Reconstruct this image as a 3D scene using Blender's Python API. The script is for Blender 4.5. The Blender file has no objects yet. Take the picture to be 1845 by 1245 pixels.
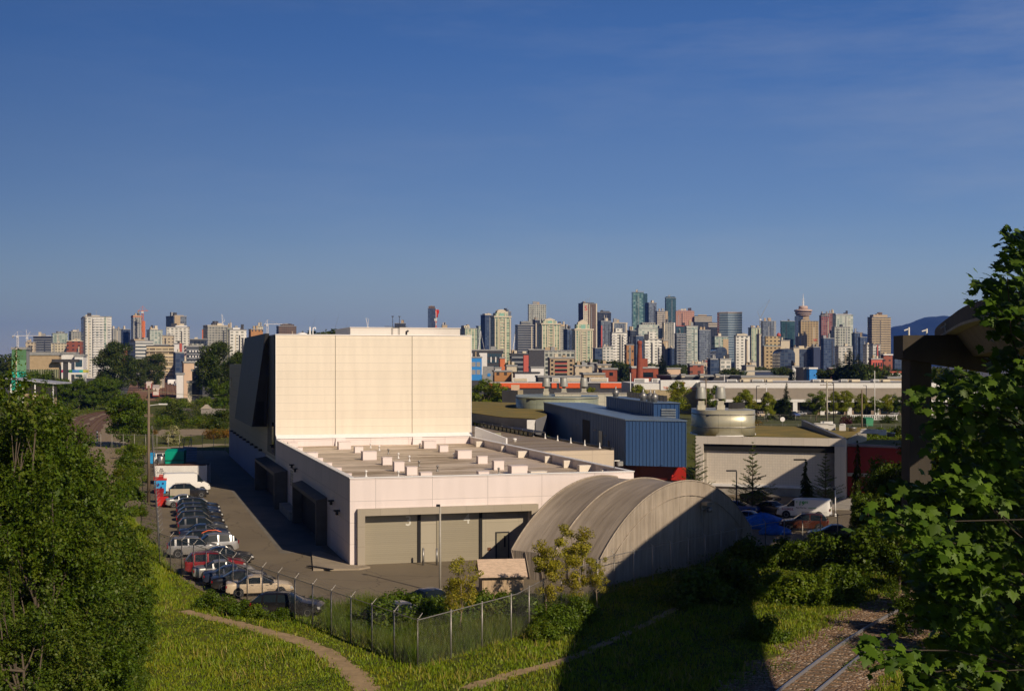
import bpy, bmesh, math, random
import numpy as np
from mathutils import Vector, Matrix

SC = bpy.context.scene
COL = SC.collection
W, H, F, CX, HY, CH = 1845, 1245, 2400.0, 922.5, 655.0, 16.5
R = math.radians

# ---------------------------------------------------------------- measuring: a photo pixel at a depth, or on level ground
def at(px, py, Y):
    return Vector(((px - CX) / F * Y, Y, CH - (py - HY) / F * Y))
def gnd(px, py, z=0.0):
    Y = (CH - z) * F / (py - HY)
    return Vector(((px - CX) / F * Y, Y, z))
def zat(py, Y):
    return CH - (py - HY) / F * Y
def xat(px, Y):
    return (px - CX) / F * Y

# ---------------------------------------------------------------- camera, sun, sky
cam = bpy.data.cameras.new('camera')
cam.sensor_width = 36.0
cam.lens = 36.0 * F / W
cam.shift_y = (HY - H / 2) / W
cam.clip_start = 0.5
cam.clip_end = 60000
co = bpy.data.objects.new('camera', cam)
COL.objects.link(co)
co.location = (0, 0, CH)
co.rotation_euler = (R(90), 0, 0)
SC.camera = co

SUN_EL = R(31)
SUN_H = Vector((0.593, -0.805, 0)).normalized()
SUN_D = Vector((SUN_H.x * math.cos(SUN_EL), SUN_H.y * math.cos(SUN_EL), math.sin(SUN_EL)))
sl = bpy.data.lights.new('sun', 'SUN')
sl.energy = 4.15
sl.angle = R(0.5)
sl.color = (1.0, 0.84, 0.645)
so = bpy.data.objects.new('sun', sl)
COL.objects.link(so)
so.rotation_euler = SUN_D.to_track_quat('Z', 'Y').to_euler()

SC.view_settings.view_transform = 'Standard'
SC.view_settings.look = 'None'
SC.view_settings.gamma = 1
SC.view_settings.exposure = 0.05
SC.cycles.max_bounces = 6
SC.cycles.diffuse_bounces = 2
SC.cycles.glossy_bounces = 2
SC.cycles.transparent_max_bounces = 8
SC.cycles.transmission_bounces = 2
SC.cycles.volume_bounces = 0
SC.cycles.use_adaptive_sampling = True
SC.cycles.adaptive_threshold = 0.02
SC.cycles.use_denoising = True

# ---------------------------------------------------------------- node helpers
class NT:
    def __init__(s, tree):
        s.t = tree
        tree.nodes.clear()
    def n(s, typ, **kw):
        nd = s.t.nodes.new(typ)
        ins = kw.pop('ins', {})
        for k, v in kw.items():
            setattr(nd, k, v)
        for k, v in ins.items():
            s.set(nd.inputs[k], v)
        return nd
    def set(s, sock, v):
        if isinstance(v, bpy.types.NodeSocket):
            s.t.links.new(v, sock)
        elif isinstance(v, (tuple, list)) and len(v) == 3 and sock.type == 'RGBA':
            sock.default_value = (*v, 1)
        else:
            sock.default_value = v
    def math(s, op, a, b=0.0, c=None):
        nd = s.t.nodes.new('ShaderNodeMath')
        nd.operation = op
        s.set(nd.inputs[0], a)
        s.set(nd.inputs[1], b)
        if c is not None:
            s.set(nd.inputs[2], c)
        return nd.outputs[0]
    def mix(s, f, a, b, blend='MIX'):
        nd = s.t.nodes.new('ShaderNodeMix')
        nd.data_type = 'RGBA'
        nd.blend_type = blend
        s.set(nd.inputs[0], f)
        s.set(nd.inputs[6], a)
        s.set(nd.inputs[7], b)
        return nd.outputs[2]
    def noise(s, vec, scale, detail=3, rough=0.55):
        nd = s.t.nodes.new('ShaderNodeTexNoise')
        nd.inputs['Scale'].default_value = scale
        nd.inputs['Detail'].default_value = detail
        nd.inputs['Roughness'].default_value = rough
        if vec is not None:
            s.t.links.new(vec, nd.inputs['Vector'])
        return nd.outputs['Fac']
    def ramp(s, f, lo, hi):
        nd = s.t.nodes.new('ShaderNodeMapRange')
        s.set(nd.inputs['Value'], f)
        nd.inputs['From Min'].default_value = lo
        nd.inputs['From Max'].default_value = hi
        return nd.outputs[0]

def scl(c, k):
    return tuple(min(1, x * k) for x in c)

MATS = {}
def new_mat(name):
    m = bpy.data.materials.new(name)
    m.use_nodes = True
    t = NT(m.node_tree)
    out = t.n('ShaderNodeOutputMaterial')
    b = t.n('ShaderNodeBsdfPrincipled')
    t.t.links.new(b.outputs[0], out.inputs[0])
    return m, t, b, out

def coords(t, space='Object', scale=(1, 1, 1)):
    tc = t.n('ShaderNodeTexCoord')
    if scale == (1, 1, 1):
        return tc.outputs[space]
    mp = t.n('ShaderNodeMapping')
    mp.inputs['Scale'].default_value = scale
    t.t.links.new(tc.outputs[space], mp.inputs[0])
    return mp.outputs[0]

def mat(name, c, rough=0.7, metal=0.0, vary=0.25, scale=0.8, stretch=(1, 1, 1), bump=0.0, bscale=20, spec=0.4, tint=None):
    """plain painted / stone / metal surface with irregular wear"""
    if name in MATS:
        return MATS[name]
    m, t, b, out = new_mat(name)
    v = coords(t, 'Object', stretch)
    f = t.noise(v, scale, 5, 0.6)
    f = t.ramp(f, 0.3, 0.72)
    dark = tint if tint else scl(c, 1 - vary)
    col = t.mix(f, dark, scl(c, 1 + vary * 0.5))
    t.set(b.inputs['Base Color'], col)
    b.inputs['Roughness'].default_value = rough
    b.inputs['Metallic'].default_value = metal
    b.inputs['Specular IOR Level'].default_value = spec
    if bump:
        bn = t.n('ShaderNodeBump')
        bn.inputs['Strength'].default_value = bump
        bn.inputs['Distance'].default_value = 0.05
        t.t.links.new(t.noise(v, bscale, 3), bn.inputs['Height'])
        t.t.links.new(bn.outputs[0], b.inputs['Normal'])
    MATS[name] = m
    return m

def seams(t, val, period, width, off=0.0):
    """1 on thin joint lines every PERIOD along VAL"""
    f = t.math('FRACT', t.math('DIVIDE', t.math('ADD', val, off), period))
    return t.math('LESS_THAN', f, width / period)

def axis_uv(t):
    """u runs along whichever horizontal axis the wall has, z up, and 1 on walls / 0 on roofs"""
    tc = t.n('ShaderNodeTexCoord')
    s = t.n('ShaderNodeSeparateXYZ')
    t.t.links.new(tc.outputs['Object'], s.inputs[0])
    n = t.n('ShaderNodeSeparateXYZ')
    t.t.links.new(tc.outputs['Normal'], n.inputs[0])
    ax = t.math('ABSOLUTE', n.outputs[0])
    az = t.math('ABSOLUTE', n.outputs[2])
    side = t.math('GREATER_THAN', ax, t.math('ABSOLUTE', n.outputs[1]))
    u = t.math('ADD', t.math('MULTIPLY', s.outputs[1], side), t.math('MULTIPLY', s.outputs[0], t.math('SUBTRACT', 1.0, side)))
    wall = t.math('LESS_THAN', az, 0.6)
    return u, s.outputs[2], wall, tc.outputs['Object']

def panel_mat(name, c, pz, pu, wz=0.04, wu=0.05, oz=0.0, ou=0.0, line=0.62, rough=0.55, vary=0.06, metal=0.0, streak=0.1):
    """cladding in panels: joints, a slightly different shade per panel, faint streaks"""
    if name in MATS:
        return MATS[name]
    m, t, b, out = new_mat(name)
    u, z, wall, ov = axis_uv(t)
    jz = seams(t, z, pz, wz, oz)
    ju = seams(t, u, pu, wu, ou)
    j = t.math('MULTIPLY', t.math('MAXIMUM', jz, ju), wall)
    cb = t.n('ShaderNodeCombineXYZ')
    t.set(cb.inputs[0], t.math('FLOOR', t.math('DIVIDE', t.math('ADD', z, oz), pz)))
    t.set(cb.inputs[1], t.math('FLOOR', t.math('DIVIDE', t.math('ADD', u, ou), pu)))
    wn = t.n('ShaderNodeTexWhiteNoise')
    t.t.links.new(cb.outputs[0], wn.inputs[0])
    col = t.mix(wn.outputs[0], scl(c, 1 - vary), scl(c, 1 + vary))
    mp = t.n('ShaderNodeMapping')
    mp.inputs['Scale'].default_value = (1.4, 1.4, 0.12)
    t.t.links.new(ov, mp.inputs[0])
    st = t.ramp(t.noise(mp.outputs[0], 1.0, 5), 0.38, 0.7)
    col = t.mix(t.math('MULTIPLY', st, streak), col, scl(c, 0.55))
    col = t.mix(j, col, scl(c, 1 - line))
    t.set(b.inputs['Base Color'], col)
    b.inputs['Roughness'].default_value = rough
    b.inputs['Metallic'].default_value = metal
    bn = t.n('ShaderNodeBump')
    bn.inputs['Strength'].default_value = 0.25
    bn.inputs['Distance'].default_value = 0.03
    t.t.links.new(t.math('SUBTRACT', wn.outputs[0], j), bn.inputs['Height'])
    MATS[name] = m
    return m

def facade(wall_c, glass_c, fh=3.0, bw=3.0, z0=0.3, z1=0.85, x0=0.15, x1=0.85, lit=0.35, light_c=None, gr=0.12, off=0.0):
    """window rhythm of a far building; each pane has its own blinds or reflection"""
    key = ('facade', wall_c, glass_c, fh, bw, z0, z1, x0, x1, lit, light_c, off)
    if key in MATS:
        return MATS[key]
    m, t, b, out = new_mat('facade')
    u, z, wall, ov = axis_uv(t)
    uu = t.math('DIVIDE', t.math('ADD', u, 500.0 + off), bw)
    zz = t.math('DIVIDE', z, fh)
    fu, fz = t.math('FRACT', uu), t.math('FRACT', zz)
    k = t.math('MULTIPLY', t.math('GREATER_THAN', fu, x0), t.math('LESS_THAN', fu, x1))
    k = t.math('MULTIPLY', k, t.math('MULTIPLY', t.math('GREATER_THAN', fz, z0), t.math('LESS_THAN', fz, z1)))
    k = t.math('MULTIPLY', k, wall)
    cb = t.n('ShaderNodeCombineXYZ')
    t.set(cb.inputs[0], t.math('FLOOR', uu))
    t.set(cb.inputs[1], t.math('FLOOR', zz))
    oi = t.n('ShaderNodeObjectInfo')
    t.set(cb.inputs[2], t.math('MULTIPLY', oi.outputs['Random'], 91.0))
    wn = t.n('ShaderNodeTexWhiteNoise')
    t.t.links.new(cb.outputs[0], wn.inputs[0])
    pale = light_c or tuple(0.5 * (a + b_) for a, b_ in zip(wall_c, glass_c))
    rnd = t.math('POWER', wn.outputs[0], 1.6)
    g = t.mix(t.math('MULTIPLY', rnd, lit * 2), glass_c, pale)
    nz = t.ramp(t.noise(ov, 0.06, 4), 0.3, 0.7)
    wcol = t.mix(nz, scl(wall_c, 0.82), scl(wall_c, 1.08))
    t.set(b.inputs['Base Color'], t.mix(k, wcol, g))
    t.set(b.inputs['Roughness'], t.math('SUBTRACT', 0.8, t.math('MULTIPLY', k, 0.8 - gr)))
    MATS[key] = m
    return m

def glass_mat(name, c, rough=0.06):
    if name in MATS:
        return MATS[name]
    m, t, b, out = new_mat(name)
    v = coords(t, 'Object')
    t.set(b.inputs['Base Color'], t.mix(t.noise(v, 1.3), scl(c, 0.7), scl(c, 1.3)))
    b.inputs['Roughness'].default_value = rough
    b.inputs['Specular IOR Level'].default_value = 0.28
    MATS[name] = m
    return m

def leaf_mat(name, c1, c2, c3=None, trans=0.35):
    """leaves: every leaf its own green, a little light passing through"""
    if name in MATS:
        return MATS[name]
    m, t, b, out = new_mat(name)
    g = t.n('ShaderNodeNewGeometry')
    rnd = g.outputs['Random Per Island']
    v = coords(t, 'Object')
    big = t.ramp(t.noise(v, 0.35, 2), 0.35, 0.65)
    col = t.mix(rnd, c1, c2)
    if c3:
        col = t.mix(t.math('MULTIPLY', big, t.math('GREATER_THAN', t.math('FRACT', t.math('MULTIPLY', rnd, 37.0)), 0.4)), col, c3)
    t.set(b.inputs['Base Color'], col)
    b.inputs['Roughness'].default_value = 0.5
    b.inputs['Specular IOR Level'].default_value = 0.3
    tr = t.n('ShaderNodeBsdfTranslucent')
    t.set(tr.inputs[0], col)
    mx = t.n('ShaderNodeMixShader')
    mx.inputs[0].default_value = trans
    t.t.links.new(b.outputs[0], mx.inputs[1])
    t.t.links.new(tr.outputs[0], mx.inputs[2])
    t.t.links.new(mx.outputs[0], out.inputs[0])
    MATS[name] = m
    return m

# ---------------------------------------------------------------- objects and tags
def tag(o, label=None, cat=None, group=None, kind=None):
    if label: o['label'] = label
    if cat: o['category'] = cat
    if group: o['group'] = group
    if kind: o['kind'] = kind
    return o
def thing(name, label, cat, loc=(0, 0, 0), rz=0.0, group=None, scale=1.0):
    o = bpy.data.objects.new(name, None)
    o.empty_display_size = 0.2
    COL.objects.link(o)
    o.location = loc
    o.rotation_euler = (0, 0, rz)
    o.scale = (scale,) * 3 if isinstance(scale, (int, float)) else scale
    return tag(o, label, cat, group)
def link(name, me, parent=None, loc=None, rz=None):
    o = bpy.data.objects.new(name, me)
    COL.objects.link(o)
    if parent: o.parent = parent
    if loc is not None: o.location = loc
    if rz is not None: o.rotation_euler = (0, 0, rz)
    return o
KIDS = {}
def dup(root, loc, rz=None, scale=None, label=None, group=None):
    """a copy of a thing with copies of its parts and sub-parts"""
    if root.name not in KIDS:
        KIDS[root.name] = [(c, list(c.children)) for c in root.children]
    r = root.copy()
    COL.objects.link(r)
    r.location = loc
    if rz is not None: r.rotation_euler = (0, 0, rz)
    if scale is not None: r.scale = (scale,) * 3 if isinstance(scale, (int, float)) else scale
    if label: r['label'] = label
    if group: r['group'] = group
    for c, subs in KIDS[root.name]:
        d = c.copy()
        COL.objects.link(d)
        d.parent = r
        for g in subs:
            e = g.copy()
            COL.objects.link(e)
            e.parent = d
    return r
def set_mat(o, m, i=0):
    o.material_slots[i].link = 'OBJECT'
    o.material_slots[i].material = m

# ---------------------------------------------------------------- mesh builder
class MB:
    def __init__(s):
        s.v, s.f, s.mi, s.sm = [], [], [], []
        s.cur = 0
        s.smooth = False
    def face(s, idx):
        s.f.append(tuple(idx)); s.mi.append(s.cur); s.sm.append(s.smooth)
    def poly(s, pts):
        n = len(s.v)
        s.v += [tuple(p) for p in pts]
        s.face(range(n, n + len(pts)))
        return s
    def hexa(s, p):
        """8 corners: bottom 4 counter-clockwise, then top 4"""
        n = len(s.v)
        s.v += [tuple(q) for q in p]
        for q in ((3, 2, 1, 0), (4, 5, 6, 7), (0, 1, 5, 4), (1, 2, 6, 5), (2, 3, 7, 6), (3, 0, 4, 7)):
            s.face([n + k for k in q])
        return s
    def box(s, a, b):
        x0, y0, z0 = a; x1, y1, z1 = b
        return s.hexa([(x0, y0, z0), (x1, y0, z0), (x1, y1, z0), (x0, y1, z0), (x0, y0, z1), (x1, y0, z1), (x1, y1, z1), (x0, y1, z1)])
    def cbox(s, c, d, rz=0.0):
        cs, sn = math.cos(rz), math.sin(rz)
        pts = []
        for dz in (-.5, .5):
            for dx, dy in ((-.5, -.5), (.5, -.5), (.5, .5), (-.5, .5)):
                x, y = dx * d[0], dy * d[1]
                pts.append((c[0] + x * cs - y * sn, c[1] + x * sn + y * cs, c[2] + dz * d[2]))
        return s.hexa(pts)
    def prism(s, poly, z0, z1, cap=True):
        """vertical extrusion of a counter-clockwise plan polygon"""
        n, k = len(s.v), len(poly)
        s.v += [(p[0], p[1], z0) for p in poly] + [(p[0], p[1], z1) for p in poly]
        for i in range(k):
            j = (i + 1) % k
            s.face((n + i, n + j, n + k + j, n + k + i))
        if cap:
            sm = s.smooth; s.smooth = False
            s.face([n + k + i for i in range(k)])
            s.face([n + i for i in reversed(range(k))])
            s.smooth = sm
        return s
    def tube(s, p0, p1, r0, r1=None, n=8, cap=True):
        r1 = r0 if r1 is None else r1
        p0, p1 = Vector(p0), Vector(p1)
        d = (p1 - p0)
        if d.length < 1e-6: return s
        d.normalize()
        a = d.orthogonal().normalized()
        b = d.cross(a)
        k = len(s.v)
        for p, r in ((p0, r0), (p1, r1)):
            for i in range(n):
                w = 2 * math.pi * i / n
                s.v.append(tuple(p + (a * math.cos(w) + b * math.sin(w)) * r))
        for i in range(n):
            j = (i + 1) % n
            s.face((k + i, k + j, k + n + j, k + n + i))
        if cap:
            sm = s.smooth; s.smooth = False
            s.face([k + n + i for i in range(n)])
            s.face([k + i for i in reversed(range(n))])
            s.smooth = sm
        return s
    def lathe(s, prof, c=(0, 0, 0), n=20, sx=1.0, sy=1.0):
        """surface of revolution; prof = [(r, z)...] from bottom to top"""
        k = len(s.v)
        for r, z in prof:
            for i in range(n):
                w = 2 * math.pi * i / n
                s.v.append((c[0] + r * sx * math.cos(w), c[1] + r * sy * math.sin(w), c[2] + z))
        for q in range(len(prof) - 1):
            for i in range(n):
                j = (i + 1) % n
                s.face((k + q * n + i, k + q * n + j, k + (q + 1) * n + j, k + (q + 1) * n + i))
        sm = s.smooth; s.smooth = False
        m = k + (len(prof) - 1) * n
        s.face([m + i for i in range(n)])
        s.face([k + i for i in reversed(range(n))])
        s.smooth = sm
        return s
    def rings(s, rings, closed=True, caps=True):
        k = len(s.v); n = len(rings[0])
        for r in rings: s.v += [tuple(p) for p in r]
        for q in range(len(rings) - 1):
            for i in range(n if closed else n - 1):
                j = (i + 1) % n
                s.face((k + q * n + i, k + q * n + j, k + (q + 1) * n + j, k + (q + 1) * n + i))
        if caps:
            s.face([k + i for i in reversed(range(n))])
            s.face([k + (len(rings) - 1) * n + i for i in range(n)])
        return s
    def mesh(s, name, mats):
        me = bpy.data.meshes.new(name)
        me.from_pydata(s.v, [], s.f)
        for m in (mats if isinstance(mats, (list, tuple)) else [mats]):
            me.materials.append(m)
        me.polygons.foreach_set('material_index', s.mi)
        me.polygons.foreach_set('use_smooth', s.sm)
        me.update()
        return me
    def build(s, name, mats, parent=None, loc=None, rz=None):
        return link(name, s.mesh(name, mats), parent, loc, rz)

def np_mesh(name, V, k, m, tris=None):
    """V: (n*k,3) vertices, one polygon of k corners each (or the given corner indices)"""
    me = bpy.data.meshes.new(name)
    V = np.asarray(V, dtype=np.float32).reshape(-1, 3)
    nv = len(V)
    if tris is None:
        idx = np.arange(nv, dtype=np.int32); nf = nv // k
    else:
        idx = np.asarray(tris, dtype=np.int32).ravel(); nf = len(idx) // k
    me.vertices.add(nv)
    me.vertices.foreach_set('co', V.ravel())
    me.loops.add(len(idx))
    me.loops.foreach_set('vertex_index', idx)
    me.polygons.add(nf)
    me.polygons.foreach_set('loop_start', np.arange(0, nf * k, k, dtype=np.int32))
    me.materials.append(m)
    me.update(calc_edges=True)
    return me

FONT_ALIGN = 'CENTER'
def text_part(txt, size, m, parent, loc, rot, depth=0.01, name='lettering', xs=1.0, shear=0.0, align='CENTER'):
    cu = bpy.data.curves.new(name, 'FONT')
    cu.body = txt
    cu.size = size
    cu.extrude = depth
    cu.align_x = align
    cu.align_y = 'CENTER'
    cu.shear = shear
    cu.offset = size * 0.012
    o = bpy.data.objects.new(name, cu)
    COL.objects.link(o)
    dg = bpy.context.evaluated_depsgraph_get()
    me = bpy.data.meshes.new_from_object(o.evaluated_get(dg))
    bpy.data.objects.remove(o)
    me.materials.clear()
    me.materials.append(m)
    q = link(name, me, parent, loc)
    q.rotation_euler = rot
    q.scale = (xs, 1, 1)
    return q
# ================================================================ world
def make_world():
    w = bpy.data.worlds.new('World')
    SC.world = w
    w.use_nodes = True
    t = NT(w.node_tree)
    out = t.n('ShaderNodeOutputWorld')
    bg = t.n('ShaderNodeBackground')
    sky = t.n('ShaderNodeTexSky', sky_type='NISHITA')
    sky.sun_disc = False
    sky.sun_elevation = SUN_EL
    sky.sun_rotation = math.atan2(SUN_H.x, SUN_H.y)
    sky.altitude = 0
    sky.air_density = 1.0
    sky.dust_density = 0.15
    sky.ozone_density = 3.0
    # thin high cirrus, laid out in sky directions
    tc = t.n('ShaderNodeTexCoord')
    mp = t.n('ShaderNodeMapping')
    mp.inputs['Rotation'].default_value = (0, R(9), R(12))
    mp.inputs['Scale'].default_value = (1.6, 1.2, 9.0)
    t.t.links.new(tc.outputs['Generated'], mp.inputs[0])
    a = t.ramp(t.noise(mp.outputs[0], 2.2, 7, 0.62), 0.42, 0.72)
    b = t.ramp(t.noise(tc.outputs['Generated'], 1.7, 2), 0.40, 0.62)
    k = t.math('MULTIPLY', t.math('MULTIPLY', a, b), t.math('ADD', 0.20, t.math('MULTIPLY', t.n('ShaderNodeSeparateXYZ', ins={0: tc.outputs['Generated']}).outputs[0], 0.38)))
    # the deep polarised blue of the day: how strongly each colour comes through at each height above the horizon
    sx = t.n('ShaderNodeSeparateXYZ', ins={0: tc.outputs['Generated']})
    rp = t.n('ShaderNodeValToRGB')
    rp.color_ramp.interpolation = 'EASE'
    els = rp.color_ramp.elements
    for i, (p, c) in enumerate(SKY_TINT):
        e = els[i] if i < 2 else els.new(p)
        e.position = p
        e.color = (*c, 1)
    t.set(rp.inputs[0], sx.outputs[2])
    az = t.math('ADD', 1.02, t.math('MULTIPLY', sx.outputs[0], 0.75))
    col = t.mix(1.0, sky.outputs[0], rp.outputs[0], 'MULTIPLY')
    vm = t.n('ShaderNodeVectorMath', operation='SCALE')
    t.t.links.new(col, vm.inputs[0]); t.set(vm.inputs['Scale'], t.math('MULTIPLY', az, 1.22))
    t.set(bg.inputs[0], t.mix(k, vm.outputs[0], (8.0, 8.6, 9.8)))
    bg.inputs[1].default_value = SKY_STR
    t.t.links.new(bg.outputs[0], out.inputs[0])
SKY_STR = 0.05
SKY_TINT = ((0.0, (.88, .88, 1.04)), (0.045, (.72, .75, .93)), (0.14, (.55, .65, .92)), (0.25, (.38, .59, .97)), (0.38, (.14, .25, .50)), (1.0, (.08, .16, .36)))

# ================================================================ common materials
M_asphalt = mat('asphalt', (0.15, 0.13, 0.10), 0.9, vary=0.3, scale=0.35, bump=0.3, bscale=30)
M_conc = mat('concrete', (0.36, 0.33, 0.28), 0.85, vary=0.3, scale=0.9, bump=0.2)
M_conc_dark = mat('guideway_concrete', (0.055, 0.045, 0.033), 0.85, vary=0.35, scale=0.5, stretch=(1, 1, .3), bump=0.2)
M_white = mat('white_paint', (0.78, 0.76, 0.72), 0.5, vary=0.1)
M_offwhite = mat('flashing_white', (0.85, 0.83, 0.80), 0.4, vary=0.05)
M_galv = mat('galvanised_steel', (0.34, 0.33, 0.31), 0.45, 0.7, vary=0.3, scale=4)
M_rail = mat('fence_steel', (0.40, 0.37, 0.33), 0.5, 0.6, vary=0.3, scale=3)
M_black = mat('black_paint', (0.015, 0.015, 0.017), 0.5, vary=0.3)
M_char = mat('charcoal_cladding', (0.028, 0.027, 0.028), 0.55, vary=0.3, scale=0.5)
M_dark = mat('dark_opening', (0.012, 0.012, 0.013), 0.8)
M_rust = mat('rusty_steel', (0.16, 0.07, 0.035), 0.75, vary=0.5, scale=3)
M_wood = mat('weathered_wood', (0.2, 0.15, 0.1), 0.85, vary=0.4, scale=2, stretch=(1, 1, .2))
M_glass = glass_mat('window_glass', (0.012, 0.018, 0.022))
M_glassb = glass_mat('blue_glass', (0.03, 0.07, 0.1))
M_red = mat('red_paint', (0.55, 0.03, 0.02), 0.45, vary=0.15)
M_orange = mat('orange_paint', (0.75, 0.12, 0.03), 0.55, vary=0.12)

# ================================================================ the white warehouse
BO, BRZ = Vector((-13.2, 108.5, 0)), math.atan2(0.276, 0.961)
BU, BV = Vector((-math.sin(BRZ), math.cos(BRZ), 0)), Vector((math.cos(BRZ), math.sin(BRZ), 0))
def BP(s, t, z=0): return BO + BV * s + BU * t + Vector((0, 0, z))
def bl(p):
    d = p - BO
    return Vector((d.dot(BV), d.dot(BU), p.z))

M_cream = panel_mat('cream_metal_panels', (0.765, 0.68, 0.545), 0.985, 400, 0.035, 0.001, oz=0.2, line=0.30, rough=0.42, vary=0.05, streak=0.17)
M_pre = panel_mat('white_precast_panels', (0.78, 0.68, 0.64), 1.75, 4.75, 0.035, 0.045, oz=0.0, ou=-2.1, line=0.4, rough=0.6, vary=0.04, streak=0.16)
M_grey_wall = panel_mat('olive_grey_cladding', (0.36, 0.33, 0.25), 1.2, 6.0, 0.03, 0.05, rough=0.6, vary=0.04)
M_bluewall = panel_mat('blue_painted_wall', (0.16, 0.23, 0.42), 4.6, 6.0, 0.03, 0.06, rough=0.6, vary=0.05)
M_taupe = panel_mat('taupe_cladding', (0.36, 0.31, 0.235), 1.6, 2.4, 0.03, 0.03, line=0.3, vary=0.04)
M_door = panel_mat('roller_door_slats', (0.30, 0.265, 0.19), 0.16, 50, 0.02, 0.01, line=0.22, rough=0.45, vary=0.05, streak=0.05)
M_doorl = panel_mat('pale_cladding', (0.40, 0.355, 0.265), 1.55, 2.9, 0.03, 0.03, line=0.3, vary=0.03)

def roof_mat(name, c, c2, k=1.0):
    if name in MATS: return MATS[name]
    m, t, b, out = new_mat(name)
    v = coords(t, 'Object', (0.10, 0.75, 1))
    a = t.ramp(t.noise(v, 1.1, 8, 0.68), 0.42, 0.56)
    v2 = coords(t, 'Object')
    q = t.ramp(t.noise(v2, 0.09, 4), 0.42, 0.6)
    w = t.ramp(t.noise(coords(t, 'Object', (0.06, 0.9, 1)), 1.9, 8, 0.7), 0.52, 0.64)
    seam = seams(t, t.n('ShaderNodeSeparateXYZ', ins={0: v2}).outputs[1], 2.6, 0.08)
    col = t.mix(t.math('MULTIPLY', a, t.math('ADD', 0.25, t.math('MULTIPLY', q, 0.6))), c, c2)
    col = t.mix(t.math('MULTIPLY', w, 0.85 * k), col, scl(c2, 0.45))
    col = t.mix(t.math('MULTIPLY', seam, 0.35), col, scl(c, 0.4))
    t.set(b.inputs['Base Color'], col)
    t.set(b.inputs['Roughness'], t.math('ADD', 0.42, t.math('MULTIPLY', a, 0.3)))
    MATS[name] = m
    return m
M_roof = roof_mat('stained_roof_membrane', (0.72, 0.59, 0.45), (0.27, 0.19, 0.10))
M_roofb = roof_mat('brown_roof_membrane', (0.36, 0.29, 0.20), (0.2, 0.14, 0.075))
M_greenroof = mat('sedum_roof', (0.24, 0.165, 0.035), 0.95, vary=0.45, scale=0.25, bump=0.5, bscale=6, tint=(0.13, 0.12, 0.03))

LW, LT, LH, RZ_ = 24.7, 57.0, 7.14, 6.35      # low wing: width, depth, parapet and roof heights
TT0, TT1, TH = 57.0, 97.0, 20.0               # tall block
wh = thing('warehouse', 'big cream warehouse with a tall windowless block behind a white loading wing', 'warehouse', BO, BRZ)
def loop_wall(mb, x0, y0, x1, y1, z0, z1, th):
    mb.box((x0, y0, z0), (x1, y0 + th, z1)); mb.box((x0, y1 - th, z0), (x1, y1, z1))
    mb.box((x0, y0 + th, z0), (x0 + th, y1 - th, z1)); mb.box((x1 - th, y0 + th, z0), (x1, y1 - th, z1))
b = MB()
# front wall in pieces round the two loading bays, then the other walls
DX0, DX1, DH = 1.15, 15.3, 4.12
b.box((0, 0, 0), (DX0, .8, LH)); b.box((DX1, 0, 0), (LW, .8, LH)); b.box((DX0, 0, DH), (DX1, .8, LH))
b.box((0, .8, 0), (.35, LT - .05, LH)); b.box((LW - .35, .8, 0), (LW, LT - .05, LH))
b.build('loading_wing', M_pre, wh)
b = MB(); b.box((.35, .81, RZ_ - .3), (LW - .35, LT - .05, RZ_)); b.build('roof', M_roof, wh)
b = MB()
b.box((-.06, -.06, LH), (LW + .06, .42, LH + .07)); b.box((-.06, .42, LH), (.42, LT - .1, LH + .07)); b.box((LW - .42, .42, LH), (LW + .06, LT - .1, LH + .07))
b.build('parapet_cap', M_offwhite, wh)
b = MB(); b.box((0, TT0, 0), (LW - .05, TT1, TH)); b.build('tall_block', M_cream, wh)
for sx in (7.3, 17.0):
    b = MB(); b.box((sx - .03, TT0 - .03, RZ_ + 1), (sx + .03, TT0, TH - .05)); b.build('vertical_joint', mat('dark_joint', (.2, .17, .13), .7), wh)  # thin brown strips mark the two upright panel joints
b = MB()
b.box((-.07, TT0 - .09, TH), (LW + .03, TT1 + .05, TH + .1)); b.box((-.05, TT0 - .05, 0.4), (0, TT0 + .08, TH)); b.box((LW - .05, TT0 - .05, RZ_), (LW + .02, TT0 + .08, TH))
b.build('corner_flashing', M_offwhite, wh)
b = MB()
b.hexa([(.0, TT0 - .75, RZ_ + .95), (LW, TT0 - .75, RZ_ + .95), (LW, TT0 - .02, RZ_ + 1.0), (0, TT0 - .02, RZ_ + 1.0),
        (.0, TT0 - .72, RZ_ + 1.0), (LW, TT0 - .72, RZ_ + 1.0), (LW, TT0 - .02, RZ_ + 1.4), (0, TT0 - .02, RZ_ + 1.4)])
b.build('base_flashing', M_offwhite, wh)
b = MB(); b.box((.4, TT0 - .62, RZ_), (LW - .4, TT0 - .05, RZ_ + .95))
for sx in (7.3, 17.0): b.hexa([(sx - .15, TT0 - 1.2, RZ_), (sx + 1.2, TT0 - 1.2, RZ_), (sx + 1.2, TT0 - .62, RZ_), (sx - .15, TT0 - .62, RZ_), (sx - .05, TT0 - .8, RZ_ + .93), (sx + 1.1, TT0 - .8, RZ_ + .93), (sx + 1.1, TT0 - .62, RZ_ + .93), (sx - .05, TT0 - .62, RZ_ + .93)])
b.build('upstand', M_pre, wh)
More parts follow.
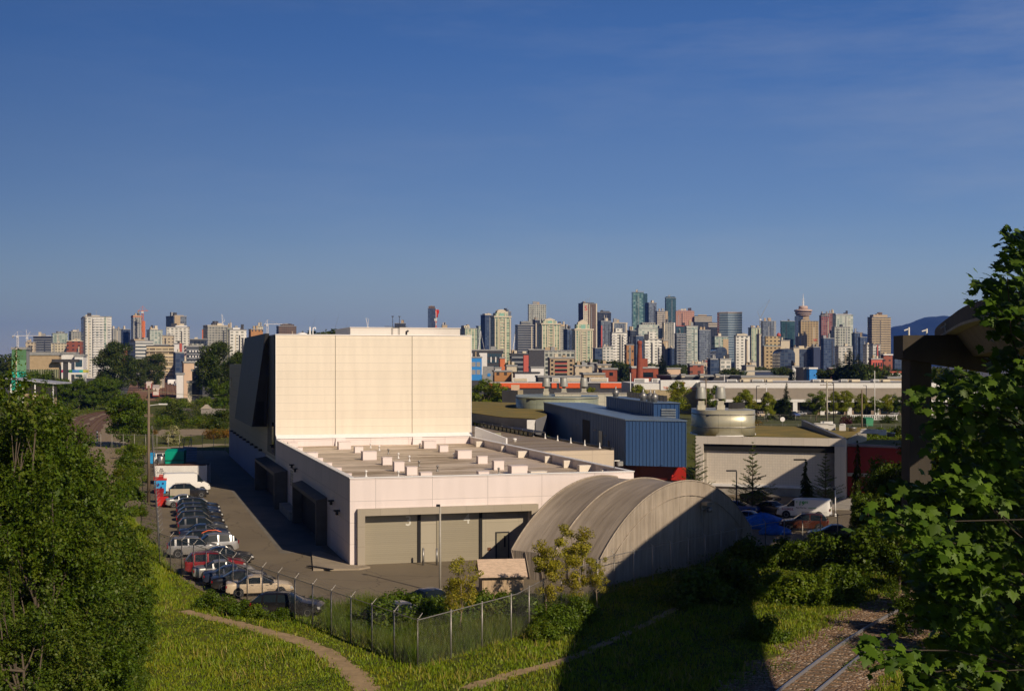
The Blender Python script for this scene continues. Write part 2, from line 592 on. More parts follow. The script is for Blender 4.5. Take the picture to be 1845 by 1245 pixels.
# back wing, blue dado wall
b = MB(); b.box((.0, TT1, 0), (LW - .2, 136, 16.4)); b.build('back_wing', M_grey_wall, wh)
b = MB(); b.box((-.06, 70, .02), (0, 136, 4.65)); b.build('blue_wall', M_bluewall, wh)
b = MB(); b.box((-.05, TT0 + .08, 4.65), (0, TT1, 8.9)); b.build('side_cladding', M_grey_wall, wh)
for k in range(9):
    b = MB(); b.box((-.5, 74 + k * 6.6, 4.7), (-.06, 75.1 + k * 6.6, 4.95)); b.build('wall_light', M_black, wh)
for (ty, z, dy, dz) in ((131, 13.2, 2.2, 1.7), (112, 11.2, 1.2, 1.9), (107, 10.6, 1.0, 2.2)):
    b = MB(); b.box((-.04, ty, z - dz / 2), (-.004, ty + dy, z + dz / 2)); b.build('window', M_glass, wh)
# the leaning charcoal oriel and, before it, a dark strip painted as the recess's shade
b = MB()
y0, y1 = 64.5, 96.5
b.hexa([(-2.0, y0 + 3, 8.3), (-.06, y0 + 3, 8.3), (-.06, y1, 8.3), (-2.0, y1, 8.3), (-.55, y0, TH + .35), (-.06, y0, TH + .35), (-.06, y1, TH + .35), (-.55, y1, TH + .35)])
oriel = b.build('oriel', M_char, wh)
b = MB(); b.hexa([(-1.72, y0 + 2.62, 8.5), (-.5, y0 + 2.7, 8.5), (-.5, y0 + 2.75, 8.5), (-1.72, y0 + 2.75, 8.5), (-1.45, y0 + 2.05, 11.6), (-.5, y0 + 2.05, 11.6), (-.5, y0 + 2.1, 11.6), (-1.45, y0 + 2.1, 11.6)])
b.build('oriel_opening', M_dark, oriel)
b = MB(); b.hexa([(-.12, TT0 + .3, 5.2), (-.052, TT0 + .3, 5.2), (-.052, y0 + 2, 5.2), (-.12, y0 + 2, 5.2), (-.12, TT0 + .9, TH), (-.052, TT0 + .9, TH), (-.052, y0, TH), (-.12, y0, TH)]); b.build('recess_shade', M_char, wh)
b = MB(); b.box((-.16, TT0 + 1.2, 5.5), (-.121, TT0 + 3.4, 9.2)); b.build('window', M_glass, wh)
# two dock portals on the shaded side
def portal(t0, t1, ht, out):
    M_taupe = mat('portal_brown', (.11, .095, .075), .7)
    m = MB()
    m.hexa([(-out, t0, ht - .6), (-.002, t0, ht - .6), (-.002, t1, ht - .6), (-out, t1, ht - .6), (-out, t0, ht - .25), (-.002, t0, ht), (-.002, t1, ht), (-out, t1, ht - .25)])
    m.box((-out, t0, 0), (-.002, t0 + .7, ht - .6)); m.box((-out, t1 - .5, 0), (-.002, t1, ht - .6))
    p = m.build('dock_portal', M_taupe, wh)
    m = MB(); m.box((-.06, t0 + .7, .05), (-.01, t1 - .5, ht - .6)); m.build('dock_opening', M_dark, p)
    m = MB(); m.box((-.12, t0 + 1.6, .05), (-.062, t0 + 4.6, 3.0)); m.build('dock_door', M_door, p)
portal(13, 31.5, 4.35, 1.0)
portal(44.5, 69, 4.35, 1.5)
for ty, z in ((5.5, 3.9), (9.0, 4.4), (35.5, 5.2), (38.5, 5.4), (60, 6.3)):
    m = MB(); m.box((-.5, ty - .3, z), (-.003, ty + .3, z + .12)); m.box((-.34, ty - .25, z - .3), (-.14, ty + .25, z)); m.build('wall_lamp', M_black, wh)
m = MB()
for k in range(6): m.box((-.06, 39.2, 3.0 + k * .3), (-.003, 41.4, 3.2 + k * .3))
m.build('louvre', M_galv, wh)
m = MB(); m.box((-1.1, 33, .02), (-.05, 43, .9)); m.build('wall_kerb', M_conc, wh)
# loading bay surround, recessed wall and doors
b = MB(); q = -.55
SX0, SX1, ST = .55, 15.9, 4.66
b.box((SX0, q, 0), (DX0, 0, ST - .55)); b.box((DX1, q, 0), (SX1, 0, ST - .55)); b.box((SX0, q, ST - .55), (SX1, 0, ST))
b.build('bay_surround', M_taupe, wh)
b = MB(); b.box((DX0, .60, 0), (DX1, .79, DH)); b.build('bay_wall', M_doorl, wh)
for x0, x1, num, nx in ((1.2, 5.72, '3', 4.95), (7.35, 11.0, '4', 9.95)):
    b = MB(); b.box((x0, .53, .0), (x1, .6, 4.0)); d = b.build('roller_door', M_door, wh)
    text_part(num, 1.15, mat('pale_lettering', (.62, .6, .52), .6), d, (nx, .52, 3.45), (R(90), 0, 0), .005, 'door_number', 1.0)
    b = MB(); b.box((x1, .42, 0), (x1 + .26, .6, 4.05)); b.build('pier_shade', M_dark, d)  # dark strip painted as the shade beside the pier
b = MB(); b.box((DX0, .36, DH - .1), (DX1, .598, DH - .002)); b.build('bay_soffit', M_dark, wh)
b = MB(); b.box((12.55, .55, .05), (13.55, .6, 2.2)); d = b.build('door', mat('door_paint', (.34, .30, .2), .5), wh)
b = MB(); b.box((13.18, .535, 1.0), (13.33, .55, 1.95)); b.build('door_window', M_dark, d)
b = MB(); b.box((12.45, .52, 0), (12.55, .6, 2.3)); b.box((13.55, .52, 0), (13.65, .6, 2.3)); b.box((12.55, .52, 2.2), (13.55, .6, 2.3)); b.build('door_frame', M_char, d)
b = MB(); b.box((11.75, .56, .75), (12.05, .6, 1.0)); b.build('wall_box', M_rust, wh)
# roof-top blocks, measured on the roof plane
def roof_block(x0, x1, yt, yb, wedge=False):
    p = gnd((x0 + x1) / 2, yb, RZ_)
    Y = p.y
    w, h = (x1 - x0) * Y / F * .97, (yb - yt) * Y / F
    c = bl(p)
    h = min(max(h, .5), 1.15)
    m = MB()
    dpt = w * .9 if not wedge else w * .7
    if wedge:
        m.hexa([(-w / 2, 0, 0), (w * .15, 0, 0), (w * .15, dpt, 0), (-w / 2, dpt, 0), (-w / 2, 0, h), (w / 2, 0, h), (w / 2, dpt, h), (-w / 2, dpt, h)])
    else:
        m.box((-w / 2, 0, 0), (w / 2, dpt, h)); m.box((-w / 2 - .03, -.03, h), (w / 2 + .03, dpt + .03, h + .05))
    m.build('roof_curb', M_pre if not wedge else M_doorl_white, wh, c)
M_doorl_white = mat('curb_white', (.76, .68, .57), .55, vary=.08)
f5 = lambda x, y: (480 + x / 3.844, 740 + y / 3.844)
f7 = lambda x, y: (820 + x / 3.844, 660 + y / 3.844)
for (x0, x1, a, c) in ((150, 218, 222, 262), (215, 252, 258, 290), (280, 358, 293, 338), (340, 392, 330, 365), (410, 455, 363, 402), (462, 522, 398, 440), (540, 592, 438, 478),
                       (500, 588, 218, 268), (612, 672, 252, 292), (667, 766, 285, 342), (805, 872, 325, 376), (885, 957, 357, 420), (972, 1048, 391, 447), (1068, 1150, 430, 480),
                       (1090, 1180, 212, 262), (1200, 1262, 243, 286), (1324, 1425, 278, 333), (1465, 1534, 318, 367), (1575, 1648, 350, 410), (1695, 1814, 385, 437), (1468, 1545, 424, 470)):
    P0, P1 = f5(x0, a), f5(x1, c)
    roof_block(P0[0], P1[0], P0[1], P1[1])
for (x0, x1, a, c) in ((145, 215, 520, 557), (320, 357, 552, 592), (435, 510, 587, 630), (622, 668, 622, 667), (752, 800, 652, 702), (858, 946, 685, 738), (1015, 1105, 722, 755), (520, 645, 727, 770)):
    P0, P1 = f7(x0, a), f7(x1, c)
    roof_block(P0[0], P1[0], P0[1], P1[1], True)
for x, y in ((320, 238), (340, 240), (360, 238), (665, 235), (722, 258), (782, 276), (845, 300), (914, 330), (990, 350), (1057, 386), (1185, 420), (690, 458), (914, 460), (1609, 438), (1300, 330), (1062, 258)):
    p = f5(x, y)
    m = MB(); m.smooth = True
    m.lathe([(.16, 0), (.1, .08), (.07, .12), (.07, .42), (.13, .44), (.13, .55), (.02, .62)], n=8)
    m.build('vent_pipe', M_galv if (int(x) % 2) else M_white, wh, bl(gnd(p[0], p[1], RZ_)))
m = MB(); m.tube((0, 0, 0), (0, 0, .8), .05); m.tube((0, 0, .8), (.5, 0, .8), .05); m.box((.3, -.2, .35), (.75, .2, .75)); m.build('roof_hydrant', M_galv, wh, (LW - 1.2, 1.6, LH + .06))
# on top of the tall block
b = MB(); s0 = bl(at(640, 600, 181)).x; s1 = bl(at(836, 600, 187)).x
b.box((s0, 76, TH + .1), (s1, 90, TH + 1.45)); b.box((s0 - .1, 75.9, TH + 1.45), (s1 + .1, 90.1, TH + 1.55)); b.build('rooftop_plant_room', panel_mat('ribbed_metal', (.72, .66, .58), .28, 30, .06, .02, rough=.35, line=.3), wh)
def bt(px, t): return bl(at(px, 600, 108.5 + .961 * t - 5)).x
for px, t, kind in ((571, 66, 'pipe'), (577, 66, 'hook'), (556, 66, 'dome'), (742, 68, 'frame'), (762, 70, 'stack')):
    s = bt(px, t); m = MB()
    if kind == 'pipe': m.tube((s, t, TH + .1), (s, t, TH + 1.25), .1); nm, mm = 'flue', M_white
    if kind == 'hook':
        m.tube((s, t, TH + .1), (s, t, TH + 1.1), .06); m.tube((s, t, TH + 1.1), (s + .3, t, TH + 1.2), .06); m.tube((s + .3, t, TH + 1.2), (s + .35, t, TH + .95), .06); nm, mm = 'goose_neck_vent', M_white
    if kind == 'dome':
        m.smooth = True; m.lathe([(.75, 0), (.75, .1), (.6, .3), (.3, .42), (.02, .46)], (s, t, TH + .1), 16); nm, mm = 'skylight_dome', M_white
    if kind == 'frame':
        for dx in (-.5, .4):
            m.tube((s + dx, t, TH + .1), (s + dx, t, TH + 2.8), .035); m.tube((s + dx, t + .8, TH + .1), (s + dx, t + .8, TH + 1.3), .035); m.box((s + dx - .15, t - .1, TH + 2.75), (s + dx + .15, t + .1, TH + 2.85))
        m.tube((s - .5, t, TH + 1.3), (s + .4, t, TH + 1.3), .035); m.tube((s - 1.6, t, TH + 1.45), (s + 1.5, t, TH + 1.45), .03); nm, mm = 'rooftop_frame', M_char
    if kind == 'stack':
        m.tube((s, t, TH + .1), (s, t, TH + .9), .13); m.tube((s, t, TH + .8), (s + .3, t, TH + .95), .13); nm, mm = 'exhaust_stack', M_black
    m.build(nm, mm, wh)
# white stair cheek against the right side of the tall block
b = MB(); y = 51.0
b.hexa([(LW + .1, y + 4.6, 6.0), (LW + 2.9, y, 6.0), (LW + 3.15, y + .2, 6.0), (LW + .35, y + 4.8, 6.0), (LW + .1, y + 4.6, 8.5), (LW + 2.9, y, 7.25), (LW + 3.15, y + .2, 7.25), (LW + .35, y + 4.8, 8.5)])
b.build('stair_cheek', M_offwhite, wh)

# ================================================================ lower beige annex to its right
an = thing('annex', 'low beige annex with a brown stained roof between white warehouse and blue-clad box', 'building', BO, BRZ)
AX0, AX1, AY0, AY1, AZ = LW + .08, 39.2, 43.9, 112, 6.0
b = MB(); b.box((AX0, AY0, 0), (AX1, AY1, AZ)); b.build('wall', panel_mat('beige_precast', (.56, .46, .345), 1.9, 5.2, .04, .05, oz=.2, line=.3, vary=.03), an)
b = MB(); b.box((AX0, AY0 + .3, AZ), (AX1 - .4, AY1, AZ + .05)); b.build('roof', M_roofb, an)
b = MB(); b.box((AX1 - .38, AY0, AZ), (AX1, AY1, AZ + .3)); b.build('roof_kerb', M_black, an)
for k in range(11):
    m = MB(); m.smooth = True; m.lathe([(.22, 0), (.12, .15), (.07, .2), (.05, .7), (.02, .75)], n=8)
    m.build('roof_anchor', M_white, an, (AX1 - .75, AY0 + 3 + k * 5.6, AZ + .04))
m = MB(); m.box((-.7, -.5, .1), (.7, .5, .4)); m.box((-.45, -.3, .4), (.45, .3, 1.3)); m.build('condenser', mat('olive_unit', (.3, .29, .2), .5), an, (29.5, 62, AZ + .05))
m = MB(); m.smooth = True; m.lathe([(.25, 0), (.25, .25), (.3, .3), (.3, .45), (.05, .5)], n=10); m.build('roof_vent', M_white, an, (32.2, 63, AZ + .05))

# ================================================================ blue-clad campus box in front, louvred box behind
M_blue = mat('blue_metal_cladding', (0.05, 0.115, 0.265), 0.42, 0.0, vary=0.12, scale=0.4, stretch=(1, 1, .1))
M_blueroof = mat('blue_metal_roof', (0.155, 0.215, 0.30), 0.38, 0.0, vary=0.18, scale=0.25, stretch=(2, .2, 1))
def seamed_box(root, name, o, v, u, w, d, z0, z1, n, m, nd=0):
    """plan rectangle from corner o along v (width) and u (depth) with upright standing seams on the front and left"""
    b = MB()
    pts = [o, o + v * w, o + v * w + u * d, o + u * d]
    b.prism([(p.x, p.y) for p in pts], z0, z1)
    for k in range(n + 1):
        c = o + v * (w * k / n) - u * .03
        b.cbox((c.x, c.y, (z0 + z1) / 2), (.05, .06, z1 - z0 - .02), math.atan2(v.y, v.x))
    for k in range(nd):
        c = o + u * (d * (k + .5) / nd) - v * .03
        b.cbox((c.x, c.y, (z0 + z1) / 2), (.05, .06, z1 - z0 - .02), math.atan2(u.y, u.x))
    return b.build(name, m, root)
Pb0 = at(1128, 757, 165); Pb1 = at(1236, 753, 162)
u1 = Vector((-8.6, 75, 0)).normalized(); v1 = Vector((Pb1.x - Pb0.x, Pb1.y - Pb0.y, 0)); w1 = v1.length; v1.normalize()
bb = thing('blue_building', 'long blue metal-clad upper storey overhanging a red base, two wings side by side', 'building', (Pb0.x, Pb0.y, 0))
O = Vector((0, 0, 0))
seamed_box(bb, 'cladding', O, v1, u1, w1, 74, 3.9, 9.45, 17, M_blue, 60)
b = MB(); e = .12
pts = [O - v1 * e - u1 * e, O + v1 * (w1 + e) - u1 * e, O + v1 * (w1 + e) + u1 * 74, O - v1 * e + u1 * 74]
b.prism([(p.x, p.y) for p in pts], 9.45, 9.6); b.build('roof', M_blueroof, bb)
for k, (d0, d1, z0, z1, mm) in enumerate(((16, 18.6, 3.95, 7.3, M_glass), (26, 32, 4.6, 8.3, M_dark), (10.5, 12, 3.9, 6.3, M_char))):
    b = MB(); q = O + u1 * d0 - v1 * .07; q2 = O + u1 * d1 - v1 * .07
    b.prism([(q.x, q.y), ((q + v1 * .05).x, (q + v1 * .05).y), ((q2 + v1 * .05).x, (q2 + v1 * .05).y), (q2.x, q2.y)][::1], z0, z1)
    b.build('side_door' if k != 1 else 'window', mm, bb)
for d in (13, 21, 36):
    m = MB(); c = O + u1 * d - v1 * .2; m.cbox((c.x, c.y, 7.2 if d > 15 else 6.9), (.35, .3, .2)); m.build('wall_lamp', M_galv, bb)
b = MB(); q = O + v1 * 2.2 + u1 * 1.5
b.prism([(p.x, p.y) for p in (q, q + v1 * (w1 - 2.2), q + v1 * (w1 - 2.2) + u1 * 60, q + u1 * 60)], 0, 3.88); b.build('red_base', mat('dark_red_panel', (.10, .012, .012), .5), bb)
b = MB(); q = O + v1 * 5.7 - u1 * .2
b.poly([(q.x, q.y, 2.3), ((q + v1 * 1.9).x, (q + v1 * 1.9).y, 2.3), ((q + v1 * 1.9).x, (q + v1 * 1.9).y, 3.86), ((q + v1 * .9).x, (q + v1 * .9).y, 3.86)]); b.poly([(q.x, q.y + 1, 2.3), ((q + v1 * .9).x, q.y + 1, 3.86), ((q + v1 * 1.9).x, q.y + 1.1, 3.86), ((q + v1 * 1.9).x, q.y + 1.1, 2.3)])
b.build('red_fin', M_red, bb)
b = MB(); q = O + v1 * 2.0 - u1 * .6
b.cbox((q.x + 3, q.y, 1.3), (7.6, .3, .9)); b.build('red_low_wall', M_red, bb)
b = MB(); b.cbox((q.x + 3, q.y, 1.83), (7.8, .4, .16)); b.build('wall_coping', M_white, bb)
# taller wing behind with louvre
q0 = O + v1 * (w1 - 1.3) + u1 * 12
seamed_box(bb, 'rear_wing', q0, v1, u1, 3.4, 34, 3.9, 11.3, 6, M_blue, 24)
b = MB(); r0 = q0 - v1 * .15 - u1 * .15; pts = (r0, r0 + v1 * 3.7, r0 + v1 * 3.7 + u1 * 34, r0 + u1 * 34); b.prism([(p.x, p.y) for p in pts], 11.3, 11.42); b.build('rear_wing_roof', M_blueroof, bb)
b = MB()
for k in range(20):
    z = 4.4 + k * .32; c = q0 + v1 * 1.95 - u1 * .09
    b.cbox((c.x, c.y, z), (1.9, .12, .2), math.atan2(v1.y, v1.x))
b.build('louvre', mat('grey_louvre', (.3, .34, .36), .4), bb)
for k, d in enumerate((2, 5.5, 9, 30)):
    c = q0 + v1 * (.5 + .25 * (k % 2)) + u1 * d
    m = MB(); m.smooth = True; m.lathe([(.42, 0), (.42, .35), (.5, .4), (.5, .8), (.3, 1.05), (.12, 1.2), (.12, 1.5), (.03, 1.6)], n=12); m.build('roof_ventilator', M_galv, bb, (c.x, c.y, 11.42))
for k in range(12):
    c = q0 + v1 * 2.9 + u1 * (6 + k * 2.2); b = MB(); b.cbox((c.x, c.y, 11.8), (.5, .7, .75)); b.build('solar_panel', M_char, bb)

# ================================================================ drums with roof vents
def drum(name, label, c, rx, ry, z0, z1, m, bands, vents, rz=0):
    t = thing(name, label, 'building', c, rz)
    b = MB(); b.smooth = True
    n = 36
    ring = [(math.cos(2 * math.pi * k / n), math.sin(2 * math.pi * k / n)) for k in range(n)]
    pts = [(math.copysign(abs(x) ** .6, x) * rx, math.copysign(abs(y) ** .6, y) * ry) for x, y in ring]
    b.prism(pts, z0, z1); b.build('wall', m, t)
    for z in bands:
        b = MB(); b.smooth = True; b.prism([(x * 1.012, y * 1.012) for x, y in pts], z, z + .12); b.build('band', M_galv, t)
    return t
M_drum = panel_mat('zinc_panels', (.48, .45, .33), 3.6, 1.5, .05, .05, line=.35, rough=.38, vary=.06, metal=.35)
M_drumg = panel_mat('green_zinc_panels', (.34, .37, .27), 1.1, 1.4, .06, .06, line=.45, rough=.4, vary=.08, metal=.3)
def roof_fan(group, label, c, s=1.0):
    t = thing('roof_fan', label, 'vent', c, 0, group, s)
    m = MB(); m.box((-.8, -.8, 0), (.8, .8, .75)); m.box((-.62, -.62, .75), (.62, .62, 1.45)); m.build('base', mat('vent_beige', (.45, .42, .33), .5), t)
    m = MB(); m.smooth = True; m.lathe([(.25, 1.4), (.5, 1.75), (.62, 1.8)], n=18); m.build('neck', M_dark, t)
    m = MB(); m.smooth = True; m.lathe([(1.08, 1.8), (1.08, 1.95), (1.0, 2.8), (.86, 3.75), (.8, 3.8), (.76, 3.72)], n=24); m.build('hood', mat('vent_grey', (.36, .36, .32), .5, .2, vary=.12), t)
    return t
dr = drum('roof_drum', 'round-ended beige zinc drum on green roof, right of blue louvred wing', at(1302, 783, 178) - Vector((0, 0, 0)), 3.9, 6.0, 0.05, 3.3, M_drum, (1.05, 2.7), ())
dr.location.z = zat(783, 176)
b = MB(); b.lathe([(4.3, 0), (4.3, .12)], n=30, sy=1.5); b.build('kerb', M_offwhite, dr)
m = MB()
for k in range(16): m.cbox((1.2 + .17 * k, 2.0 - .1 * k + .02 * k * k, 3.7), (.12, .5, .8))
m.build('cooling_fins', M_char, dr)
zt = dr.location.z + 3.3
roof_fan('exhaust fans on the right drum', 'grey exhaust hood on the beige drum, nearer the blue wing', Vector((xat(1263, 177), 177, zt)), (.66, .66, .78))
roof_fan('exhaust fans on the right drum', 'grey exhaust hood on the beige drum, farther from the blue wing', Vector((xat(1298, 177), 177, zt)), (.66, .66, .78))
# left drum and the long grey hall behind it
d2 = drum('curved_hall', 'green-tinged curved metal hall left of the blue roof, three hoods behind it', Vector((xat(1003, 262), 262, 0)), 8.0, 14, 4.6, 10.2, M_drumg, (9.9,), ())
for x, l in ((984, 'leftmost of three grey exhaust hoods behind the blue roof'), (1016, 'middle one of three grey exhaust hoods behind the blue roof'), (1052, 'rightmost of three grey exhaust hoods behind the blue roof')):
    roof_fan('exhaust hoods behind the blue roof', l, Vector((xat(x, 268), 268, 10.2)), (.76, .76, .9))
gh = thing('grey_hall', 'long pale grey flat-roofed hall with one dark blue panel, behind the blue roof', 'building', (xat(1000, 258), 258, 0), -.03)
b = MB(); b.box((0, 0, 0), (xat(1148, 258) - xat(1000, 258), 8, 10.6)); b.build('wall', panel_mat('pale_grey_panels', (.47, .44, .36), 3, 1.6, .04, .04, vary=.04), gh)
b = MB(); b.box((xat(1047, 258) - xat(1000, 258), -.03, 5), (xat(1077, 258) - xat(1000, 258), 0, 10.4)); b.build('blue_panel', M_blue, gh)
b = MB(); b.box((-.1, -.1, 10.6), (xat(1148, 258) - xat(1000, 258) + .1, 8.1, 10.75)); b.build('roof', M_conc, gh)

# low green-roofed wing between tall block and blue box
gr = thing('green_roof_wing', 'low wing with a brown sedum roof and grey wall beside the tall cream block', 'building', (0, 0, 0))
pl = [at(846, 758, 232), at(905, 763, 212), at(965, 757, 205), at(985, 755, 222), at(975, 735, 262), at(930, 727, 290), at(846, 728, 300)]
b = MB(); b.prism([(p.x, p.y) for p in pl], 0, 7.9); b.build('wall', mat('blue_grey_wall', (.24, .24, .25), .6, vary=.15), gr)
b = MB(); b.prism([(p.x, p.y) for p in pl], 7.9, 8.0); b.build('roof', M_greenroof, gr)
m = MB(); c = at(956, 747, 203.6); m.cbox((c.x, c.y, 6.9), (1.2, .1, 1.8)); m.hexa([(c.x - .55, c.y - .4, 5.2), (c.x + .1, c.y - .4, 5.2), (c.x + .1, c.y, 5.2), (c.x - .55, c.y, 5.2), (c.x - .55, c.y - .4, 7.9), (c.x + .75, c.y - .4, 7.9), (c.x + .75, c.y, 7.9), (c.x - .55, c.y, 7.9)]); m.build('white_buttress', M_white, gr)
gl = thing('glazed_walkway', 'glass-sided walkway with pale blinds below the grey wall', 'walkway', (0, 0, 0))
a0, a1 = Vector((xat(852, 225), 225, 0)), Vector((xat(958, 190), 190, 0)); dd = (a1 - a0); L_ = dd.length; ang = math.atan2(dd.y, dd.x)
gl.location = a0; gl.rotation_euler = (0, 0, ang)
b = MB(); b.box((0, 0, 0), (L_, 2, 4.8)); b.build('wall', M_char, gl)
b = MB(); b.box((0, 0, 6.6), (L_, 2, 6.75)); b.build('roof', M_char, gl)
for k in range(15):
    x0 = L_ * k / 15
    m = MB(); m.box((x0 + .12, .1, 4.8), (x0 + L_ / 15 - .12, .16, 6.6)); p = m.build('window', glass_mat('pale_glazing', (.20, .22, .13), .12) if 1 < k < 14 else M_glass, gl)
    m = MB(); m.box((x0 - .07, .0, 4.8), (x0 + .07, .2, 6.6)); m.build('mullion', M_char, gl)
wl = thing('shed_wall', 'dark storage wall with a beige pier in front of the leafy tree', 'wall', at(908, 727, 320))
wl.location.z = 0
b = MB(); b.box((-.5, 0, 0), (3.3, 4, zat(704, 320))); b.build('panel', M_char, wl); b = MB(); b.box((3.31, -.2, 0), (4.6, 4, zat(703, 320))); b.build('pier', mat('beige_pier', (.4, .33, .22), .8), wl)

# ================================================================ right-hand campus building with tile front
Pr0, Pr1 = at(1253, 790, 169), at(1524, 795, 163)
v2 = Vector((Pr1.x - Pr0.x, Pr1.y - Pr0.y, 0)); w2 = v2.length; v2.normalize(); u2 = Vector((-v2.y, v2.x, 0))
rb = thing('tiled_hall', 'pale building with a framed tile front and sedum roof, half in the guideway shadow', 'building', (Pr0.x, Pr0.y, 0), math.atan2(v2.y, v2.x))
M_tile = panel_mat('pale_tile_grid', (.62, .555, .46), .33, .33, .022, .022, line=.3, rough=.45, vary=.03)
M_frame = panel_mat('pale_frame', (.60, .54, .46), 8, 1.5, .02, .03, line=.3, vary=.03)
b = MB(); b.box((1.3, .6, 1.35), (w2 - 2.6, 1.2, 6.95)); b.build('tile_wall', M_tile, rb)
b = MB(); b.box((0, .62, 0), (1.3, 36, 6.98)); b.box((w2 - 2.6, .62, 0), (w2 - .02, 36, 6.98)); b.box((1.3, 1.2, 0), (w2 - 2.6, 36, 6.98)); b.build('wall', M_conc, rb)
b = MB(); b.box((0, 0, 6.35), (w2, .6, 7.3)); b.box((0, 0, 0), (1.0, .6, 6.35)); b.box((w2 - 1.3, -.5, 0), (w2, .6, 6.35)); b.build('front_frame', M_frame, rb)
b = MB(); b.box((1.0, .3, 5.5), (w2 - 1.3, .58, 6.34)); b.build('recess_band', M_dark, rb)
b = MB(); b.box((1.0, -.1, 1.05), (w2 - 1.3, .6, 1.35)); b.build('white_ledge', M_white, rb)
b = MB(); b.box((1.0, .2, 0), (w2 - 1.3, .6, 1.05)); b.build('plinth', M_conc, rb)
b = MB(); b.box((0.2, .6, 7.0), (w2 - .2, 36, 7.05)); b.build('roof', M_greenroof, rb)
b = MB(); b.hexa([(w2 - .5, .6, 7.0), (w2, .6, 7.0), (w2 - 9, 36, 7.0), (w2 - 9.5, 36, 7.0), (w2 - .5, .6, 7.35), (w2, .6, 7.35), (w2 - 9, 36, 8.0), (w2 - 9.5, 36, 8.0)]); b.build('parapet', mat('slate_flashing', (.16, .16, .17), .5), rb)
for k, (x, y, sx, sz) in enumerate(((11.5, 30, 2.6, .7), (14.0, 26, .9, .8), (15.6, 25, .8, .9), (19.0, 18, 2.4, .5), (21.5, 15, 1.0, .6))):
    m = MB(); m.box((0, 0, 0), (sx, .8, sz)); m.box((.1, -.1, sz), (sx - .1, .7, sz + .08)); m.build('roof_unit', M_white, rb, (x, y, 7.05))
for x, y in ((17.5, 24), (23.3, 11.5)):
    m = MB(); m.smooth = True; m.lathe([(.5, 0), (.5, .35), (.55, .4), (.55, .55), (.1, .6)], n=14); m.build('roof_vent', M_galv, rb, (x, y, 7.05))
rr = thing('red_hall', 'dark red wing beside the tile front, in deep shade', 'building', rb.location + v2 * w2 + u2 * 2.0, math.atan2(v2.y, v2.x) - .12)
b = MB(); b.box((.02, 0, 0), (17, 16, 6.2)); b.build('wall', mat('deep_red_panels', (.2, .012, .012), .5, vary=.1), rr)
b = MB(); b.box((.02, .3, 6.2), (17, 16, 6.3)); b.build('roof', M_greenroof, rr)
b = MB(); b.hexa([(0.1, -.1, 6.3), (17, -.1, 6.0), (17, .25, 6.0), (.1, .25, 6.3), (.1, -.1, 6.6), (17, -.1, 6.25), (17, .25, 6.25), (.1, .25, 6.6)]); b.build('roof_edge', mat('purple_flashing', (.2, .17, .2), .4), rr)
b = MB(); b.box((.05, -.12, 2.6), (9.5, 0, 3.0)); b.build('pale_ledge', M_conc, rr)
b = MB(); b.box((4, -.05, .1), (8.5, 0, 2.5)); b.build('window', M_glass, rr)

# ================================================================ fabric storage shelter with arched roof
def fabric_mat():
    m, t, b, out = new_mat('canvas')
    v = coords(t, 'Object', (1, 1, 1))
    s1 = t.noise(coords(t, 'Object', (3.5, 3.5, .25)), 1.0, 6, .65)
    s2 = t.noise(v, .35, 4)
    f = t.ramp(t.math('ADD', t.math('MULTIPLY', s1, .6), t.math('MULTIPLY', s2, .4)), .35, .65)
    t.set(b.inputs['Base Color'], t.mix(f, (.25, .205, .155), (.44, .37, .29)))
    b.inputs['Roughness'].default_value = .75
    bn = t.n('ShaderNodeBump'); bn.inputs['Strength'].default_value = .4; bn.inputs['Distance'].default_value = .25
    t.t.links.new(s1, bn.inputs['Height']); t.t.links.new(bn.outputs[0], b.inputs['Normal'])
    return m
M_canvas = fabric_mat()
def cover_mat():
    m, t, b, out = new_mat('roof_canvas')
    tc = t.n('ShaderNodeTexCoord')
    s1 = t.noise(coords(t, 'Object', (.12, 1.6, .12)), 1.0, 6, .6)
    s2 = t.noise(tc.outputs['Object'], .22, 3)
    f = t.ramp(t.math('ADD', t.math('MULTIPLY', s1, .65), t.math('MULTIPLY', s2, .35)), .36, .66)
    t.set(b.inputs['Base Color'], t.mix(f, (.22, .18, .135), (.40, .335, .265)))
    b.inputs['Roughness'].default_value = .6
    bn = t.n('ShaderNodeBump'); bn.inputs['Strength'].default_value = .25; bn.inputs['Distance'].default_value = .3
    t.t.links.new(s1, bn.inputs['Height']); t.t.links.new(bn.outputs[0], b.inputs['Normal'])
    return m
M_cover = cover_mat()
G1, G2 = Vector((6.5, 98.0, 0)), Vector((20.9, 116.9, 0))
gv = (G2 - G1); GS = gv.length; gv.normalize(); gu = Vector((-gv.y, gv.x, 0))
tent = thing('storage_shelter', 'big grey fabric shelter with a barrel roof, guideway shadow across its gable', 'shelter', G1, math.atan2(gv.y, gv.x))
GL, GW, GZ = 8.2, 2.1, 7.0
rad = ((GS / 2) ** 2 + (GZ - GW) ** 2) / (2 * (GZ - GW)); cz = GZ - rad
def arch(k, n, y, r_off=0.0):
    a0 = math.asin(min(1, (GS / 2) / rad)); w = -a0 + 2 * a0 * k / n
    return (GS / 2 + (rad + r_off) * math.sin(w), y, cz + (rad + r_off) * math.cos(w))
N = 44
b = MB(); b.smooth = True
ys = [0, .25, 1.2, 2.2, 3.1, 3.9, 4.2, 4.5, 5.3, 6.3, 7.3, 8.1, GL]
sag = lambda y: -.16 * math.sin(math.pi * min(1, (y / 4.2 if y < 4.2 else (y - 4.2) / 4.2))) ** .7 if 0 < y < GL else 0
b.rings([[arch(k, N, y, sag(y)) for k in range(N + 1)] for y in ys], closed=False, caps=False)
b.build('roof_cover', M_cover, tent)
b = MB(); b.smooth = False
